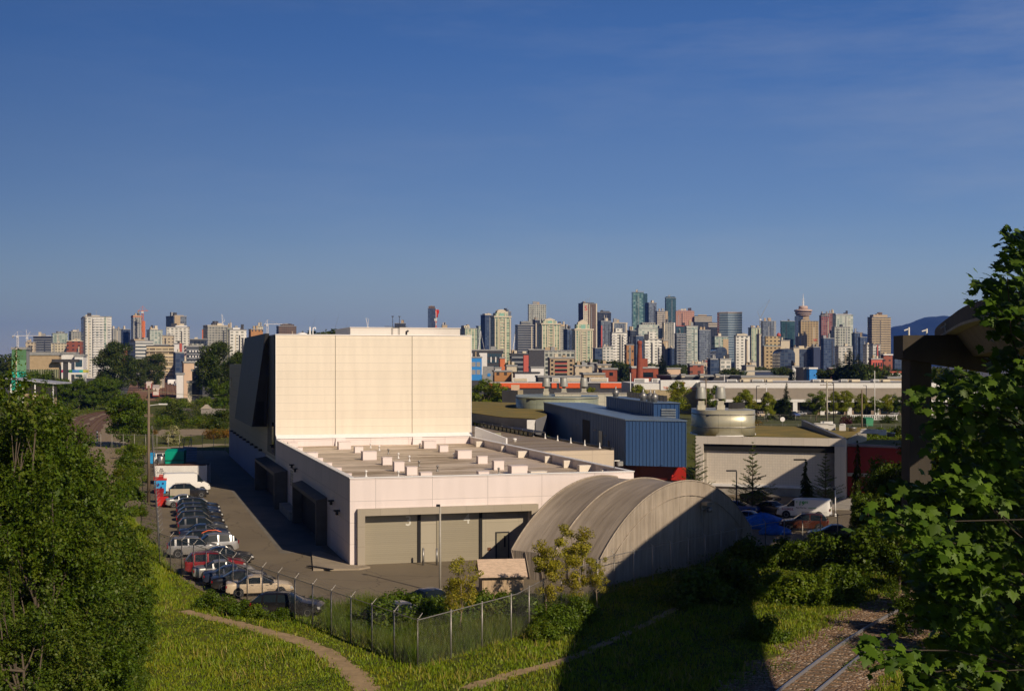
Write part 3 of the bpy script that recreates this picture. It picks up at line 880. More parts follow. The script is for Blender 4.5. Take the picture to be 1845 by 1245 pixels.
pts = [(0, 0)] + [(arch(k, N, 0)[0], arch(k, N, 0)[2]) for k in range(N + 1)] + [(GS, 0)]
rnd = random.Random(5)
# gable skin hangs in shallow upright folds
NX, NZ = 120, 10
rows = []
for i in range(NX + 1):
    x = GS * i / NX
    dx = x - GS / 2
    top = cz + math.sqrt(max(0, rad * rad - dx * dx)) if abs(dx) <= GS / 2 else GW
    fold = .05 * math.sin(x * 5.1 + 1.3 * math.sin(x * 1.7)) + .03 * math.sin(x * 11.7)
    rows.append([(x, -fold * (.3 + .7 * math.sin(math.pi * min(1, j / NZ * 1.0))) - .02, top * j / NZ) for j in range(NZ + 1)])
b.smooth = True
b.rings(rows, closed=False, caps=False)
b.build('gable_cover', M_canvas, tent)
b = MB(); b.smooth = True
for x in (0, GS): b.rings([[(x + (-.01 if x == 0 else .01), y, 0), (x, y, GW)] for y in np.linspace(0, GL, 12)], closed=False, caps=False)
for i in range(7): b.tube((0 - .06, .4 + 1.2 * i, .1), (-.06, .1 + 1.35 * i, GW), .035, n=5)
b.poly([(0, GL, 0), (GS, GL, 0)] + [arch(k, N, GL) for k in range(N, -1, -1)])
b.build('side_cover', M_canvas, tent)
for y in (.0, 4.2, GL):
    b = MB(); b.smooth = True
    for k in range(N): b.tube(arch(k, N, y, .03), arch(k + 1, N, y, .03), .07, n=6, cap=False)
    b.build('rib', M_canvas, tent)
b = MB()
for k in range(2, N - 2):
    p, q = arch(k, N, -.09, -1.15), arch(k + 1, N, -.09, -1.15)
    if p[2] > .4 and q[2] > .4: b.tube(p, q, .035, n=5, cap=False)
b.build('lacing_cable', M_canvas, tent)
m = MB(); m.tube((0, 0, 0), (0, 0, 1.6), .05); m.box((-.05, -.5, 1.35), (1.2, .1, 1.6)); m.smooth = True; m.lathe([(.22, .75), (.25, .95), (.2, 1.15)], (.75, -.3, 0), 10); m.tube((0, -.1, 1.05), (.75, -.25, 1.05), .06)
p = m.build('gable_fan', M_galv, tent, (GS * .62, -.25, 3.5))

# ================================================================ small timber shed
sh = thing('garden_shed', 'small tan timber shed with a pitched shingle roof beside the fabric shelter', 'shed', gnd(869, 1080), .12)
M_ply = mat('tan_siding', (.52, .38, .24), .8, vary=.2, scale=2, stretch=(6, 6, .3))
b = MB(); b.box((0, 0, 0), (2.9, 2.6, 1.85)); b.poly([(0, 0, 1.85), (0, 2.6, 1.85), (0, 1.3, 2.6)][::-1]); b.poly([(2.9, 0, 1.85), (2.9, 2.6, 1.85), (2.9, 1.3, 2.6)])
for k in range(10): b.box((.1 + k * .3, -.02, .02), (.14 + k * .3, 0, 1.84))
b.build('wall', M_ply, sh)
M_shing = mat('cedar_shingles', (.62, .46, .33), .8, vary=.25, scale=3, stretch=(1, 3, 1))
b = MB()
for sgn in (0, 1):
    y0, y1 = (-.35, 1.3) if sgn == 0 else (2.95, 1.3)
    pp = [(-.25, y0, 1.66), (3.15, y0, 1.66), (3.15, y1, 2.64), (-.25, y1, 2.64)]
    if sgn: pp = pp[::-1]
    lo = [(x, y, z - .08) for x, y, z in pp]
    b.hexa(lo + pp)
b.build('roof', M_shing, sh)
b = MB(); b.box((1.75, -.03, .1), (2.5, -.021, 1.7)); b.build('door', M_ply, sh)

# ================================================================ elevated guideway, straddle bent
GE = [(28, -6, 20), (24, 12, 20), (22.2, 25, 20), (21.7, 36, 20), (22.3, 46, 20), (23.9, 58, 20), (26.0, 74, 20), (30.1, 91, 19.85), (37.5, 118, 19.2), (48.3, 142, 18.8), (52.6, 150, 18.7), (63, 175, 18.6), (80, 207, 18.6)]
def smooth_path(P, n=8):
    out = []
    for i in range(len(P) - 1):
        p0, p1, p2, p3 = P[max(0, i - 1)], P[i], P[i + 1], P[min(len(P) - 1, i + 2)]
        for k in range(n):
            t = k / n
            out.append(tuple(.5 * ((2 * b_) + (c - a) * t + (2 * a - 5 * b_ + 4 * c - d) * t * t + (-a + 3 * b_ - 3 * c + d) * t ** 3) for a, b_, c, d in zip(p0, p1, p2, p3)))
    out.append(tuple(P[-1]))
    return out
path = [Vector(p) for p in smooth_path(GE)]
GZT = 0
gw = thing('guideway', 'dark elevated concrete train guideway curving in from the right on a column bent', 'guideway', (0, 0, 0))
def sweep(prof, name, m):
    rr_ = []
    for i, p in enumerate(path):
        d = (path[min(i + 1, len(path) - 1)] - path[max(i - 1, 0)])
        nrm = Vector((d.y, -d.x, 0)).normalized()
        rr_.append([p + nrm * a + Vector((0, 0, z)) for a, z in prof])
    b = MB(); b.smooth = False; b.rings(rr_); return b.build(name, m, gw)
GWD = 10.0
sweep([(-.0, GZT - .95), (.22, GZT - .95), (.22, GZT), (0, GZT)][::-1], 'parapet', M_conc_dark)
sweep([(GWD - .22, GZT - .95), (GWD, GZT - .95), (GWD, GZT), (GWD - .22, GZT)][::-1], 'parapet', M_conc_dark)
sweep([(-.12, GZT - 1.12), (GWD + .12, GZT - 1.12), (GWD + .12, GZT - .95), (-.12, GZT - .95)][::-1], 'deck', M_conc)
sweep([(1.9, GZT - 2.7), (GWD - 1.9, GZT - 2.7), (GWD - .7, GZT - 1.12), (.7, GZT - 1.12)][::-1], 'girder', mat('girder_concrete', (.17, .145, .115), .85, vary=.25, scale=.4))
colp = Vector((xat(1651, 98), 98, 0))
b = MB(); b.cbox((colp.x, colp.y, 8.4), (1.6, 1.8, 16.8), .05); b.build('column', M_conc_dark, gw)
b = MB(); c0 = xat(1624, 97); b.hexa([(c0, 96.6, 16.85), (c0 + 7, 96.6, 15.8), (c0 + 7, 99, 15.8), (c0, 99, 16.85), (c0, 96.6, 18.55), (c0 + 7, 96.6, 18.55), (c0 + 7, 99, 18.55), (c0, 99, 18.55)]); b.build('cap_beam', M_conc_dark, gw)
for k, (x, h) in enumerate(((.7, .6), (2.0, .5), (3.4, .9))):
    m = MB(); m.tube((c0 + x, 97.5, 18.55), (c0 + x, 97.5, 18.55 + h), .07); m.tube((c0 + x, 97.5, 18.55 + h * .8), (c0 + x - .35, 97.5, 18.55 + h * .6), .05); m.build('cap_fitting', M_white, gw)
for y in (22, -4):   # further columns beside and behind the camera keep it standing
    pp = [p for p in path if p.y > y - 2][0]
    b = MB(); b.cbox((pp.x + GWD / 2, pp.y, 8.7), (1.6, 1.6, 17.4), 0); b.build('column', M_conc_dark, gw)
# ================================================================ ground
def ground_mat():
    m, t, b, out = new_mat('meadow_ground')
    v = coords(t, 'Object')
    f1 = t.ramp(t.noise(v, .12, 5), .35, .65)
    f2 = t.ramp(t.noise(v, 1.3, 5, .65), .35, .7)
    f3 = t.ramp(t.noise(v, .02, 4), .45, .6)
    c = t.mix(f1, (.06, .085, .008), (.12, .135, .012))
    c = t.mix(t.math('MULTIPLY', f2, .6), c, (.13, .115, .04))
    c = t.mix(t.math('MULTIPLY', f3, .5), c, (.06, .06, .03))
    t.set(b.inputs['Base Color'], c)
    b.inputs['Roughness'].default_value = .95
    b.inputs['Specular IOR Level'].default_value = .1
    return m
def sheet(name, poly, z, m, zfun=None):
    b = MB(); b.poly([(p[0], p[1], z) for p in poly])
    o = b.build(name, m); tag(o, kind='structure'); return o
sheet('ground', [(-7000, -150), (7000, -150), (7000, 15000), (-7000, 15000)], 0, ground_mat())
G = lambda *pts: [gnd(x, y) for x, y in pts]
# yard asphalt
yard = G((286, 1000), (330, 1045), (400, 1085), (470, 1108), (560, 1106), (640, 1092), (720, 1093), (760, 1090), (830, 1085), (930, 1078), (1060, 1072)) + [Vector((8.5, 101, 0)), Vector((16, 125, 0)), BP(24.6, 1.5), BP(.2, 1.5), BP(.2, 150), Vector((-82, 255, 0)), Vector((-78, 238, 0)), Vector((-60, 190, 0)), Vector((-40, 140, 0))]
def yard_mat():
    m, t, b, out = new_mat('yard_asphalt')
    v = coords(t, 'Object')
    f = t.ramp(t.noise(v, .1, 6, .6), .3, .7)
    g = t.ramp(t.noise(v, 25, 2), .3, .7)
    c = t.mix(f, (.165, .130, .080), (.235, .19, .122))
    c = t.mix(t.math('MULTIPLY', g, .35), c, (.10, .08, .06))
    st = t.ramp(t.noise(coords(t, 'Object', (.5, 2.2, 1)), .35, 3), .70, .78)
    c = t.mix(t.math('MULTIPLY', st, .7), c, (.06, .045, .03))
    crack = t.n('ShaderNodeTexVoronoi', feature='DISTANCE_TO_EDGE')
    crack.inputs['Scale'].default_value = .16
    wob = t.n('ShaderNodeVectorMath', operation='ADD')
    ns = t.n('ShaderNodeTexNoise'); ns.inputs['Scale'].default_value = .6; t.t.links.new(v, ns.inputs['Vector'])
    t.t.links.new(v, wob.inputs[0]); t.t.links.new(ns.outputs['Color'], wob.inputs[1]); t.t.links.new(wob.outputs[0], crack.inputs['Vector'])
    c = t.mix(t.math('MULTIPLY', t.math('LESS_THAN', crack.outputs[0], .008), .5), c, (.05, .04, .03))
    t.set(b.inputs['Base Color'], c); b.inputs['Roughness'].default_value = .85
    return m
M_yard = yard_mat()
sheet('yard', yard, .004, M_yard)
b = MB()
ks = [BP(-3.2, -1.6), BP(.4, -2.2), BP(1.4, -1.5), BP(1.2, -.56), BP(.1, -.1), BP(-.05, 3), BP(-1.2, 8.5), BP(-2.0, 8.5)]
b.prism([(p.x, p.y) for p in ks], 0, .14); tag(b.build('pavement', mat('kerb_concrete', (.34, .28, .20), .9, vary=.2)), kind='structure')
b = MB(); p = BP(-2.6, -1.1); b.cbox((p.x, p.y, .17), (.35, 3.0, .06), BRZ + .55); tag(b.build('drain_channel', M_black), kind='structure')
side = [BP(-4.6, 9), BP(-.6, 9), BP(-.6, 136), BP(-4.6, 136)]
sheet('side_apron', side, .009, mat('apron_concrete', (.19, .17, .14), .9, vary=.25, scale=.3))
# right-hand car park and road
rpark = [Vector((20.5, 119, 0)), Vector((31, 125.5, 0)), Vector((45, 128, 0)), Vector((52, 165, 0)), Vector((40, 166, 0)), Vector((22, 171, 0)), Vector((13, 171, 0)), Vector((13, 130, 0))]
sheet('car_park', rpark, .006, M_yard)
b = MB(); b.prism([(36, 150.5), (46, 148), (49, 160), (36, 163)], 0, .13); tag(b.build('pavement', M_conc), kind='structure')
# desire path through the grass
def ribbon(name, pts, w, z, m, kind='structure', wob=.15, seed=1):
    rn = random.Random(seed)
    P = [Vector(p) for p in pts]
    sp = [Vector((x, y, 0)) for x, y in smooth_path([(p.x, p.y) for p in P], 10)]
    L, Rr = [], []
    for i, p in enumerate(sp):
        d = (sp[min(i + 1, len(sp) - 1)] - sp[max(i - 1, 0)]).normalized(); nrm = Vector((-d.y, d.x, 0))
        ww = w if isinstance(w, (int, float)) else w[0] + (w[1] - w[0]) * i / len(sp)
        L.append(p + nrm * ww * (.5 + rn.uniform(-wob, wob))); Rr.append(p - nrm * ww * (.5 + rn.uniform(-wob, wob)))
    b = MB(); b.rings([[(a.x, a.y, z), (c.x, c.y, z)] for a, c in zip(L, Rr)][::-1], closed=False, caps=False)
    o = b.build(name, m)
    if kind: tag(o, kind=kind)
    return o, sp
M_dirt = mat('trodden_earth', (.38, .27, .145), .95, vary=.35, scale=1.2, bump=.4, bscale=8)
_, PATH1 = ribbon('path', [gnd(330, 1100), gnd(400, 1117), gnd(470, 1135), gnd(540, 1155), gnd(590, 1178), gnd(630, 1208), gnd(660, 1240), gnd(690, 1290)], (1.0, 1.5), .012, M_dirt, seed=3)
_, PATH2 = ribbon('path', [gnd(840, 1240), gnd(930, 1212), gnd(1010, 1192), gnd(1110, 1150), gnd(1200, 1105), gnd(1240, 1080)], (1.0, .5), .013, M_dirt, seed=4)
# right-hand ballast and rail line
def stone_mat(name, ca, cb, cc, scale=6.5):
    m, t, b, out = new_mat(name)
    v = coords(t, 'Object')
    vo = t.n('ShaderNodeTexVoronoi'); vo.inputs['Scale'].default_value = scale; t.t.links.new(v, vo.inputs['Vector'])
    sp = t.n('ShaderNodeSeparateColor'); t.t.links.new(vo.outputs['Color'], sp.inputs[0])
    c = t.mix(sp.outputs[0], ca, cb)
    c = t.mix(t.math('GREATER_THAN', sp.outputs[1], .82), c, cc)
    c = t.mix(t.math('MULTIPLY', t.ramp(t.noise(v, .5, 4), .4, .65), .55), c, scl(ca, .8))
    t.set(b.inputs['Base Color'], c); b.inputs['Roughness'].default_value = .9
    bn = t.n('ShaderNodeBump'); bn.inputs['Strength'].default_value = 1.0; bn.inputs['Distance'].default_value = .12
    t.t.links.new(t.math('SUBTRACT', 1.0, vo.outputs['Distance']), bn.inputs['Height']); t.t.links.new(bn.outputs[0], b.inputs['Normal'])
    return m
M_ballast = stone_mat('brown_ballast', (.15, .085, .045), (.40, .25, .135), (.52, .42, .32))
trk = [(7.5, 52), (12, 62), (16.6, 71), (21.6, 80.2), (27.6, 90), (34, 99.5), (42, 110)]
ribbon('ballast', [(x - .5, y, 0) for x, y in trk], 7.2, .016, M_ballast, wob=.12, seed=8)
def railway(name, label, pts, gauge, z, group=None, n_sl=48, rm=None):
    t = thing(name, label, 'railway track', (0, 0, 0), 0, group)
    sp = [Vector((x, y, 0)) for x, y in smooth_path(pts, 10)]
    cum = [0]
    for a, c in zip(sp, sp[1:]): cum.append(cum[-1] + (c - a).length)
    for sgn in (-1, 1):
        rg = []
        for i, p in enumerate(sp):
            d = (sp[min(i + 1, len(sp) - 1)] - sp[max(i - 1, 0)]).normalized(); nrm = Vector((-d.y, d.x, 0))
            c = p + nrm * sgn * gauge / 2
            rg.append([c - nrm * .045 + Vector((0, 0, z)), c + nrm * .045 + Vector((0, 0, z)), c + nrm * .04 + Vector((0, 0, z + .17)), c - nrm * .04 + Vector((0, 0, z + .17))])
        b = MB(); b.rings(rg); b.build('rail', rm or M_railsteel, t)
    me = MB().box((-.12, -gauge * .82, 0), (.12, gauge * .82, .09)).mesh('sleeper', M_wood)
    n = min(n_sl, int(cum[-1] / .65))
    for k in range(n):
        s = cum[-1] * (k + .5) / n
        i = max(j for j in range(len(cum)) if cum[j] <= s)
        i = min(i, len(sp) - 2)
        p = sp[i].lerp(sp[i + 1], (s - cum[i]) / max(1e-6, cum[i + 1] - cum[i])); d = sp[i + 1] - sp[i]
        link('sleeper', me, t, (p.x, p.y, z - .10), math.atan2(d.y, d.x))
    return t
M_railsteel = mat('rail_steel', (.30, .30, .32), .32, .45, vary=.15)
railway('railway_track', 'near pair of shiny rails on brown gravel under the maple branches', trk, 1.75, .06, None, 80)
# left-hand gravel, curved tracks, level crossing, yard
LG = lambda px, py: gnd(px, py)
ribbon('gravel_strip', [LG(178, 870), LG(178, 845), LG(180, 820), LG(170, 795), LG(165, 775), LG(178, 757), LG(200, 745)], (9, 16), .010, mat('grey_gravel', (.30, .225, .14), .95, vary=.3, scale=1.5), seed=11)
tA = [(LG(112, 800).x, LG(112, 800).y), (LG(133, 770).x, LG(133, 770).y), (LG(155, 752).x, LG(155, 752).y), (LG(190, 742).x, LG(190, 742).y), (LG(240, 737).x, LG(240, 737).y)]
tB = [(LG(148, 800).x, LG(148, 800).y), (LG(160, 780).x, LG(160, 780).y), (LG(172, 764).x, LG(172, 764).y), (LG(192, 750).x, LG(192, 750).y), (LG(225, 742).x, LG(225, 742).y)]
M_balr = mat('rust_ballast', (.155, .085, .05), .95, vary=.4, scale=1.0)
for tp, lb, sd in ((tA, 'outer rusty track curving left of the round-topped tree', 21), (tB, 'inner rusty track curving past the white marker post', 22)):
    ribbon('ballast', [(x, y, 0) for x, y in tp], 4.6, .02 if sd == 21 else .024, M_balr, seed=sd)
    railway('railway_track', lb, tp, 1.5, .06, 'curved tracks on the left', 50, M_rust)
b = MB(); p = LG(187, 797); b.cbox((p.x, p.y, .06), (9, 1.6, .12), .05); tag(b.build('level_crossing', M_conc), kind='structure')
ribbon('pavement', [LG(280, 806), LG(320, 806), LG(400, 800)], 6, .012, mat('pale_path', (.33, .27, .18), .95, vary=.2), seed=13)
ribbon('road', [LG(180, 722), LG(120, 722), LG(40, 724), LG(-60, 726)], 8, .02, M_asphalt, seed=14)
ribbon('road', [LG(345, 765), LG(342, 752), LG(335, 742), LG(331, 735)], 5, .02, M_asphalt, seed=15)
ribbon('gravel_yard', [LG(275, 780), LG(330, 779), LG(400, 777)], 30, .008, mat('tan_hardstanding', (.30, .235, .15), .95, vary=.2), seed=16)
yd = [LG(225, 723), LG(305, 722), LG(346, 702), LG(326, 690), LG(296, 688), LG(235, 688)]
sheet('rail_yard_ground', yd, .045, mat('rust_yard', (.27, .145, .08), .95, vary=.35, scale=.08))
for k, (a, c) in enumerate((((291, 721), (289, 690)), ((297, 721), (297, 690)), ((303, 719), (303, 690)), ((315, 713), (309, 690)), ((330, 707), (315, 690)), ((340, 701), (321, 691)))):
    p, q = LG(*a), LG(*c)
    railway('railway_track', ['far yard track beside the red freight train', 'far yard track second from the red freight train', 'straight far yard track left of the thin yard pole', 'far yard track just right of the thin yard pole', 'far yard track second from the parked yard cars', 'outermost far yard track by the parked yard cars'][k],
            [(p.x, p.y), ((p.x + q.x) / 2, (p.y + q.y) / 2), (q.x, q.y)], 2.0, .06, 'tracks in the rail yard', 1, M_rust)
# right mid-distance: grass field, paths, car park
ribbon('footpath', [gnd(1290, 772), gnd(1400, 771), gnd(1520, 776), gnd(1600, 778), (115, 305, 0)], 10, .012, mat('pale_track', (.30, .24, .16), .95, vary=.25, scale=.2), seed=17)
ribbon('road', [(20, 500, 0), (90, 498, 0), (160, 500, 0), (260, 510, 0)], 70, .012, mat('lot_asphalt', (.13, .12, .11), .9, vary=.25, scale=.05), seed=18)
M_lawn = mat('lawn', (.075, .085, .018), .95, vary=.35, scale=.06)
sheet('lawn', [(40, 318), (140, 318), (150, 420), (40, 420)], .008, M_lawn)
cityg = mat('city_ground', (.11, .105, .10), .95, vary=.3, scale=.02)
sheet('city_ground', [(-1500, 620), (1800, 620), (5000, 7000), (-5000, 7000)], .03, cityg)
# far mountain, a real ridge ten kilometres off
def mountain():
    rn = random.Random(7)
    prof = [(1440, 640), (1500, 612), (1520, 604), (1545, 597), (1560, 603), (1580, 606), (1597, 598), (1606, 590), (1635, 584), (1662, 573), (1700, 569), (1740, 572), (1800, 560), (1860, 566), (1950, 600), (2050, 640)]
    rows = []
    Y0 = 10500
    xs = np.linspace(1440, 2050, 90)
    py = np.interp(xs, [p[0] for p in prof], [p[1] for p in prof]) + np.array([rn.uniform(-.8, .8) for _ in xs])
    for j in range(12):
        u = j / 11
        row = []
        for i, x in enumerate(xs):
            Y = Y0 - 3000 * (1 - u) ** 1.0
            z = zat(py[i], Y0) * u ** 1.25 * (1 + .06 * math.sin(i * .9 + j) * (1 - u)) + (0 if j == 0 else rn.uniform(-6, 6) * (1 - u))
            row.append((xat(x, Y0) + (1 - u) * 200, Y, max(z, 0.1)))
        rows.append(row)
    rows.append([(x, y + 2500, 0) for x, y, z in rows[-1]])
    b = MB(); b.smooth = True; b.rings(rows, closed=False, caps=False)
    tag(b.build('mountain', mat('forest_slope', (.014, .026, .020), .95, vary=.3, scale=.004)), kind='structure')
mountain()

# ================================================================ leaves
def leaf_quads(rng, P, N, size, aspect=.55, droop=0.0):
    n = len(P)
    N = N / np.maximum(1e-6, np.linalg.norm(N, axis=1))[:, None]
    r = rng.normal(size=(n, 3)); r[:, 2] -= droop
    T = r - N * np.sum(r * N, axis=1)[:, None]
    T /= np.maximum(1e-6, np.linalg.norm(T, axis=1))[:, None]
    B = np.cross(N, T)
    s = (size * rng.uniform(.65, 1.35, n))[:, None]
    a = P - T * s * .5
    c = P + T * s * .5 - N * s * .08
    l = P + B * s * aspect * .5 + N * s * .07
    q = P - B * s * aspect * .5 + N * s * .07
    return np.stack([a, l, c, q], 1).reshape(-1, 3)
def clump_points(rng, clumps, per, flat=.75, bias=.5):
    Ps, Ns = [], []
    for (c, r) in clumps:
        n = max(4, int(per))
        d = rng.normal(size=(n, 3)); d /= np.linalg.norm(d, axis=1)[:, None]
        rad = r * (bias + (1 - bias) * rng.random(n) ** .5) * rng.uniform(.8, 1.15, n)
        Ps.append(np.array(c) + d * rad[:, None] * np.array([1, 1, flat]))
        Ns.append(d * 1.0 + rng.normal(size=(n, 3)) * .45 + np.array([0, 0, .3]))
    return np.concatenate(Ps), np.concatenate(Ns)
def ell_clumps(rng, n, c, r, cr, shell=.55, shape=None):
    out = []
    for k in range(n):
        d = rng.normal(size=3); d /= np.linalg.norm(d)
        f = shell + (1 - shell) * rng.random()
        p = np.array(c) + d * np.array(r) * f
        w = 1.0
        if shape: w = shape((p[2] - (c[2] - r[2])) / (2 * r[2])); p[:2] = np.array(c[:2]) + (p[:2] - np.array(c[:2])) * w
        out.append((p, cr * rng.uniform(.7, 1.25) * (.6 + .4 * w)))
    return out
M_bark = mat('bark', (.11, .085, .06), .95, vary=.4, scale=3, stretch=(1, 1, .2))
M_barkl = mat('pale_bark', (.24, .19, .12), .9, vary=.3, scale=3)
def trunk_mesh(rng, h, r, clumps, nl=9, lean=.03, top=.75, m=None):
    b = MB(); b.smooth = True
    x = y = 0; pts = [(0, 0, -.1)]
    for k in range(1, 6):
        x += rng.normal() * lean * h * .3; y += rng.normal() * lean * h * .3
        pts.append((x, y, h * top * k / 5))
    for k in range(5): b.tube(pts[k], pts[k + 1], r * (1 - .16 * k), r * (1 - .16 * (k + 1)), n=7, cap=False)
    idx = rng.permutation(len(clumps))[:nl]
    for i in idx:
        c = Vector(clumps[i][0]); k = int(rng.integers(2, 5)); p = Vector(pts[k]); p.z = min(p.z, c.z + .1)
        q = p.lerp(c, .5) + Vector(rng.normal(size=3) * .06 * h) * .4
        rr = r * .42
        b.tube(p, q, rr, rr * .6, n=5, cap=False); b.tube(q, c, rr * .6, rr * .2, n=5, cap=False)
        for _ in range(2):
            e = c + Vector(rng.normal(size=3)) * clumps[i][1] * .7
            b.tube(q.lerp(c, .6), e, rr * .28, rr * .08, n=4, cap=False)
    return b.mesh('trunk', m or M_bark)
LEAF = {
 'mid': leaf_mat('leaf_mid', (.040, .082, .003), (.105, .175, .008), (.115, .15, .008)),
 'near': leaf_mat('leaf_near', (.034, .076, .005), (.115, .175, .012), (.14, .165, .02)),
 'bright': leaf_mat('leaf_bright', (.07, .125, .005), (.16, .22, .010), (.20, .20, .014)),
 'dark': leaf_mat('leaf_dark', (.022, .046, .004), (.068, .105, .006), (.09, .095, .008)),
 'conifer': leaf_mat('leaf_conifer', (.013, .028, .005), (.038, .058, .008), None, .15),
 'yellow': leaf_mat('leaf_yellow', (.17, .17, .010), (.40, .36, .022), (.34, .25, .02)),
 'street': leaf_mat('leaf_street', (.13, .19, .006), (.32, .36, .016), (.30, .25, .016), .45),
 'maple': leaf_mat('leaf_maple', (.036, .085, .004), (.12, .21, .014), (.08, .13, .016), .35),
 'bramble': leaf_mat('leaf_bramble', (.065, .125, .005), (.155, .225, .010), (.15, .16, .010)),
 'grass': leaf_mat('grass_blade', (.115, .195, .007), (.245, .32, .012), (.28, .28, .018), .3),
 'straw': leaf_mat('grass_straw', (.28, .22, .05), (.45, .35, .10), None, .2),
 'rust': leaf_mat('leaf_rust', (.14, .08, .010), (.34, .16, .016), (.11, .11, .012)),
 'white': leaf_mat('blossom', (.10, .12, .015), (.66, .6, .32), (.14, .17, .02)),
 'purple': leaf_mat('leaf_purple', (.05, .012, .014), (.12, .03, .03)),
}
PROTO = {}
def spray_points(rng, clumps, nsp, per, length, top):
    """leafy twigs: leaves strung along drooping shoots that leave each branch end, thinning towards the tip"""
    Ps, Ns = [], []
    for (c, r) in clumps:
        out = np.array(c) - np.array([0, 0, top]); out /= max(1e-6, np.linalg.norm(out))
        for _ in range(nsp):
            d = out * .8 + rng.normal(size=3) * .75 + np.array([0, 0, .25]); d /= np.linalg.norm(d)
            L = r * length * rng.uniform(.5, 1.4); n = int(per * rng.uniform(.5, 1.5))
            t = rng.random(n) ** .8
            P = np.array(c) + d * (t * L)[:, None] + np.array([0, 0, -1]) * (t ** 2 * L * .25)[:, None] + rng.normal(size=(n, 3)) * (L * .17 * (1.15 - t))[:, None]
            Ps.append(P); Ns.append(rng.normal(size=(n, 3)) * .45 + d * .35 + np.array([0, 0, .65]))
    return np.concatenate(Ps), np.concatenate(Ns)
def make_tree(key, seed, h, cw, n_cl, per, lsize, leaf, cr, c_z=.58, r_z=.42, shape=None, shell=.5, trunk_r=None, bark=None, flat=.75, nl=9, aspect=.6, droop=.2, spray=None):
    """crown + trunk meshes of one kind of broadleaf tree, kept for copies"""
    rng = np.random.default_rng(seed)
    cl = ell_clumps(rng, n_cl, (0, 0, h * c_z), (cw, cw, h * r_z), cr, shell, shape)
    P, N = clump_points(rng, cl, per, flat, .35) if not spray else spray_points(rng, cl, spray, per, 2.0, h * c_z - .8)
    keep = P[:, 2] > .05
    V = leaf_quads(rng, P[keep], N[keep], lsize, aspect, droop)
    PROTO[key] = (np_mesh('crown', V, 4, LEAF[leaf]), trunk_mesh(rng, h, trunk_r or h * .018, cl, nl, m=bark))
def conifer_mesh(key, seed, h, cw, leaf='conifer', tiers=22, lsize=.3, per=90, irregular=.25, droop=.25):
    rng = np.random.default_rng(seed)
    b = MB(); b.smooth = True; b.tube((0, 0, -.1), (0, 0, h * .97), h * .016, h * .002, n=6)
    Ps, Ns = [], []
    for k in range(tiers):
        u = k / (tiers - 1)
        z = h * (.06 + .93 * u)
        nb = int(8 - 4 * u)
        for _ in range(nb):
            L = cw * (1 - u) ** .85 * rng.uniform(1 - irregular * 1.6, 1 + irregular) + .05 * h * .3
            a = rng.uniform(0, 2 * math.pi)
            tip = np.array([math.cos(a) * L, math.sin(a) * L, z - L * droop])
            b.tube((0, 0, z), tip, .02 + .004 * h * (1 - u), .006, n=4, cap=False)
            n = max(6, int(per * (.25 + L / cw)))
            t = rng.random(n) ** .7
            P = np.array([0, 0, z]) + (tip - np.array([0, 0, z])) * t[:, None] + rng.normal(size=(n, 3)) * np.array([.11, .11, .05]) * L * (.25 + (1 - t[:, None]) * .9)
            Ps.append(P); Ns.append(rng.normal(size=(n, 3)) * .5 + np.array([0, 0, 1.0]))
    V = leaf_quads(rng, np.concatenate(Ps), np.concatenate(Ns), lsize, .4, .3)
    PROTO[key] = (np_mesh('crown', V, 4, LEAF[leaf]), b.mesh('trunk', M_bark))
TREE_N = {}
def plant(key, name, label, cat, loc, scale=1.0, rz=None, group=None):
    t = thing(name, label, cat, loc, random.Random(hash((round(loc[0], 2), round(loc[1], 2))) % 9999).uniform(0, 6.28) if rz is None else rz, group, scale)
    cr, tr = PROTO[key]
    link('crown', cr, t); link('trunk', tr, t)
    return t
def bush_mesh(key, seed, n_cl, per, lsize, leaf, r=(1.4, 1.4, .9), cr=.55, aspect=.6):
    rng = np.random.default_rng(seed)
    cl = ell_clumps(rng, n_cl, (0, 0, r[2] * .45), r, cr, .2)
    P, N = clump_points(rng, cl, per, .8, .3)
    k = P[:, 2] > 0
    b = MB(); b.smooth = True
    for c, q in cl[:9]: b.tube((rng.normal() * .15, rng.normal() * .15, -.05), tuple(np.maximum(c, [-99, -99, .1])), .035, .01, n=5, cap=False)
    PROTO[key] = (np_mesh('foliage', leaf_quads(rng, P[k], N[k], lsize, aspect), 4, LEAF[leaf]), b.mesh('stem', M_bark))
def bush(key, label, loc, scale=1.0, rz=0.0, group=None, name='bush', cat='bush'):
    t = thing(name, label, cat, loc, rz, group, scale)
    f, s = PROTO[key]
    link('foliage', f, t); link('stem', s, t)
    return t

make_tree('near_a', 1, 12.5, 3.9, 125, 62, .175, 'mid', .80, .52, .48, shell=.35, droop=.5, spray=7, nl=30)
make_tree('near_b', 2, 9.5, 3.1, 110, 60, .155, 'near', .66, .5, .5, shell=.35, droop=.5, spray=7, nl=26)
make_tree('near_c', 3, 6.0, 2.5, 85, 60, .14, 'mid', .52, .48, .52, shell=.35, droop=.5, spray=7, nl=22)
make_tree('mid_round', 4, 13, 5.0, 60, 260, .42, 'dark', 1.7, .55, .45, shell=.4)
make_tree('mid_green', 5, 11, 4.2, 50, 240, .36, 'mid', 1.4, .53, .47, shell=.4)
make_tree('street_a', 6, 9, 3.0, 40, 170, .30, 'street', 1.0, .58, .40, shell=.4, shape=lambda u: 1.15 - .5 * u)
make_tree('street_b', 7, 9, 2.3, 34, 180, .28, 'bright', .85, .58, .42, shell=.4, shape=lambda u: .75 + .45 * math.sin(math.pi * min(1, u * 1.1)))
make_tree('city', 8, 12, 6.0, 32, 70, .9, 'dark', 2.2, .52, .45, shell=.4)
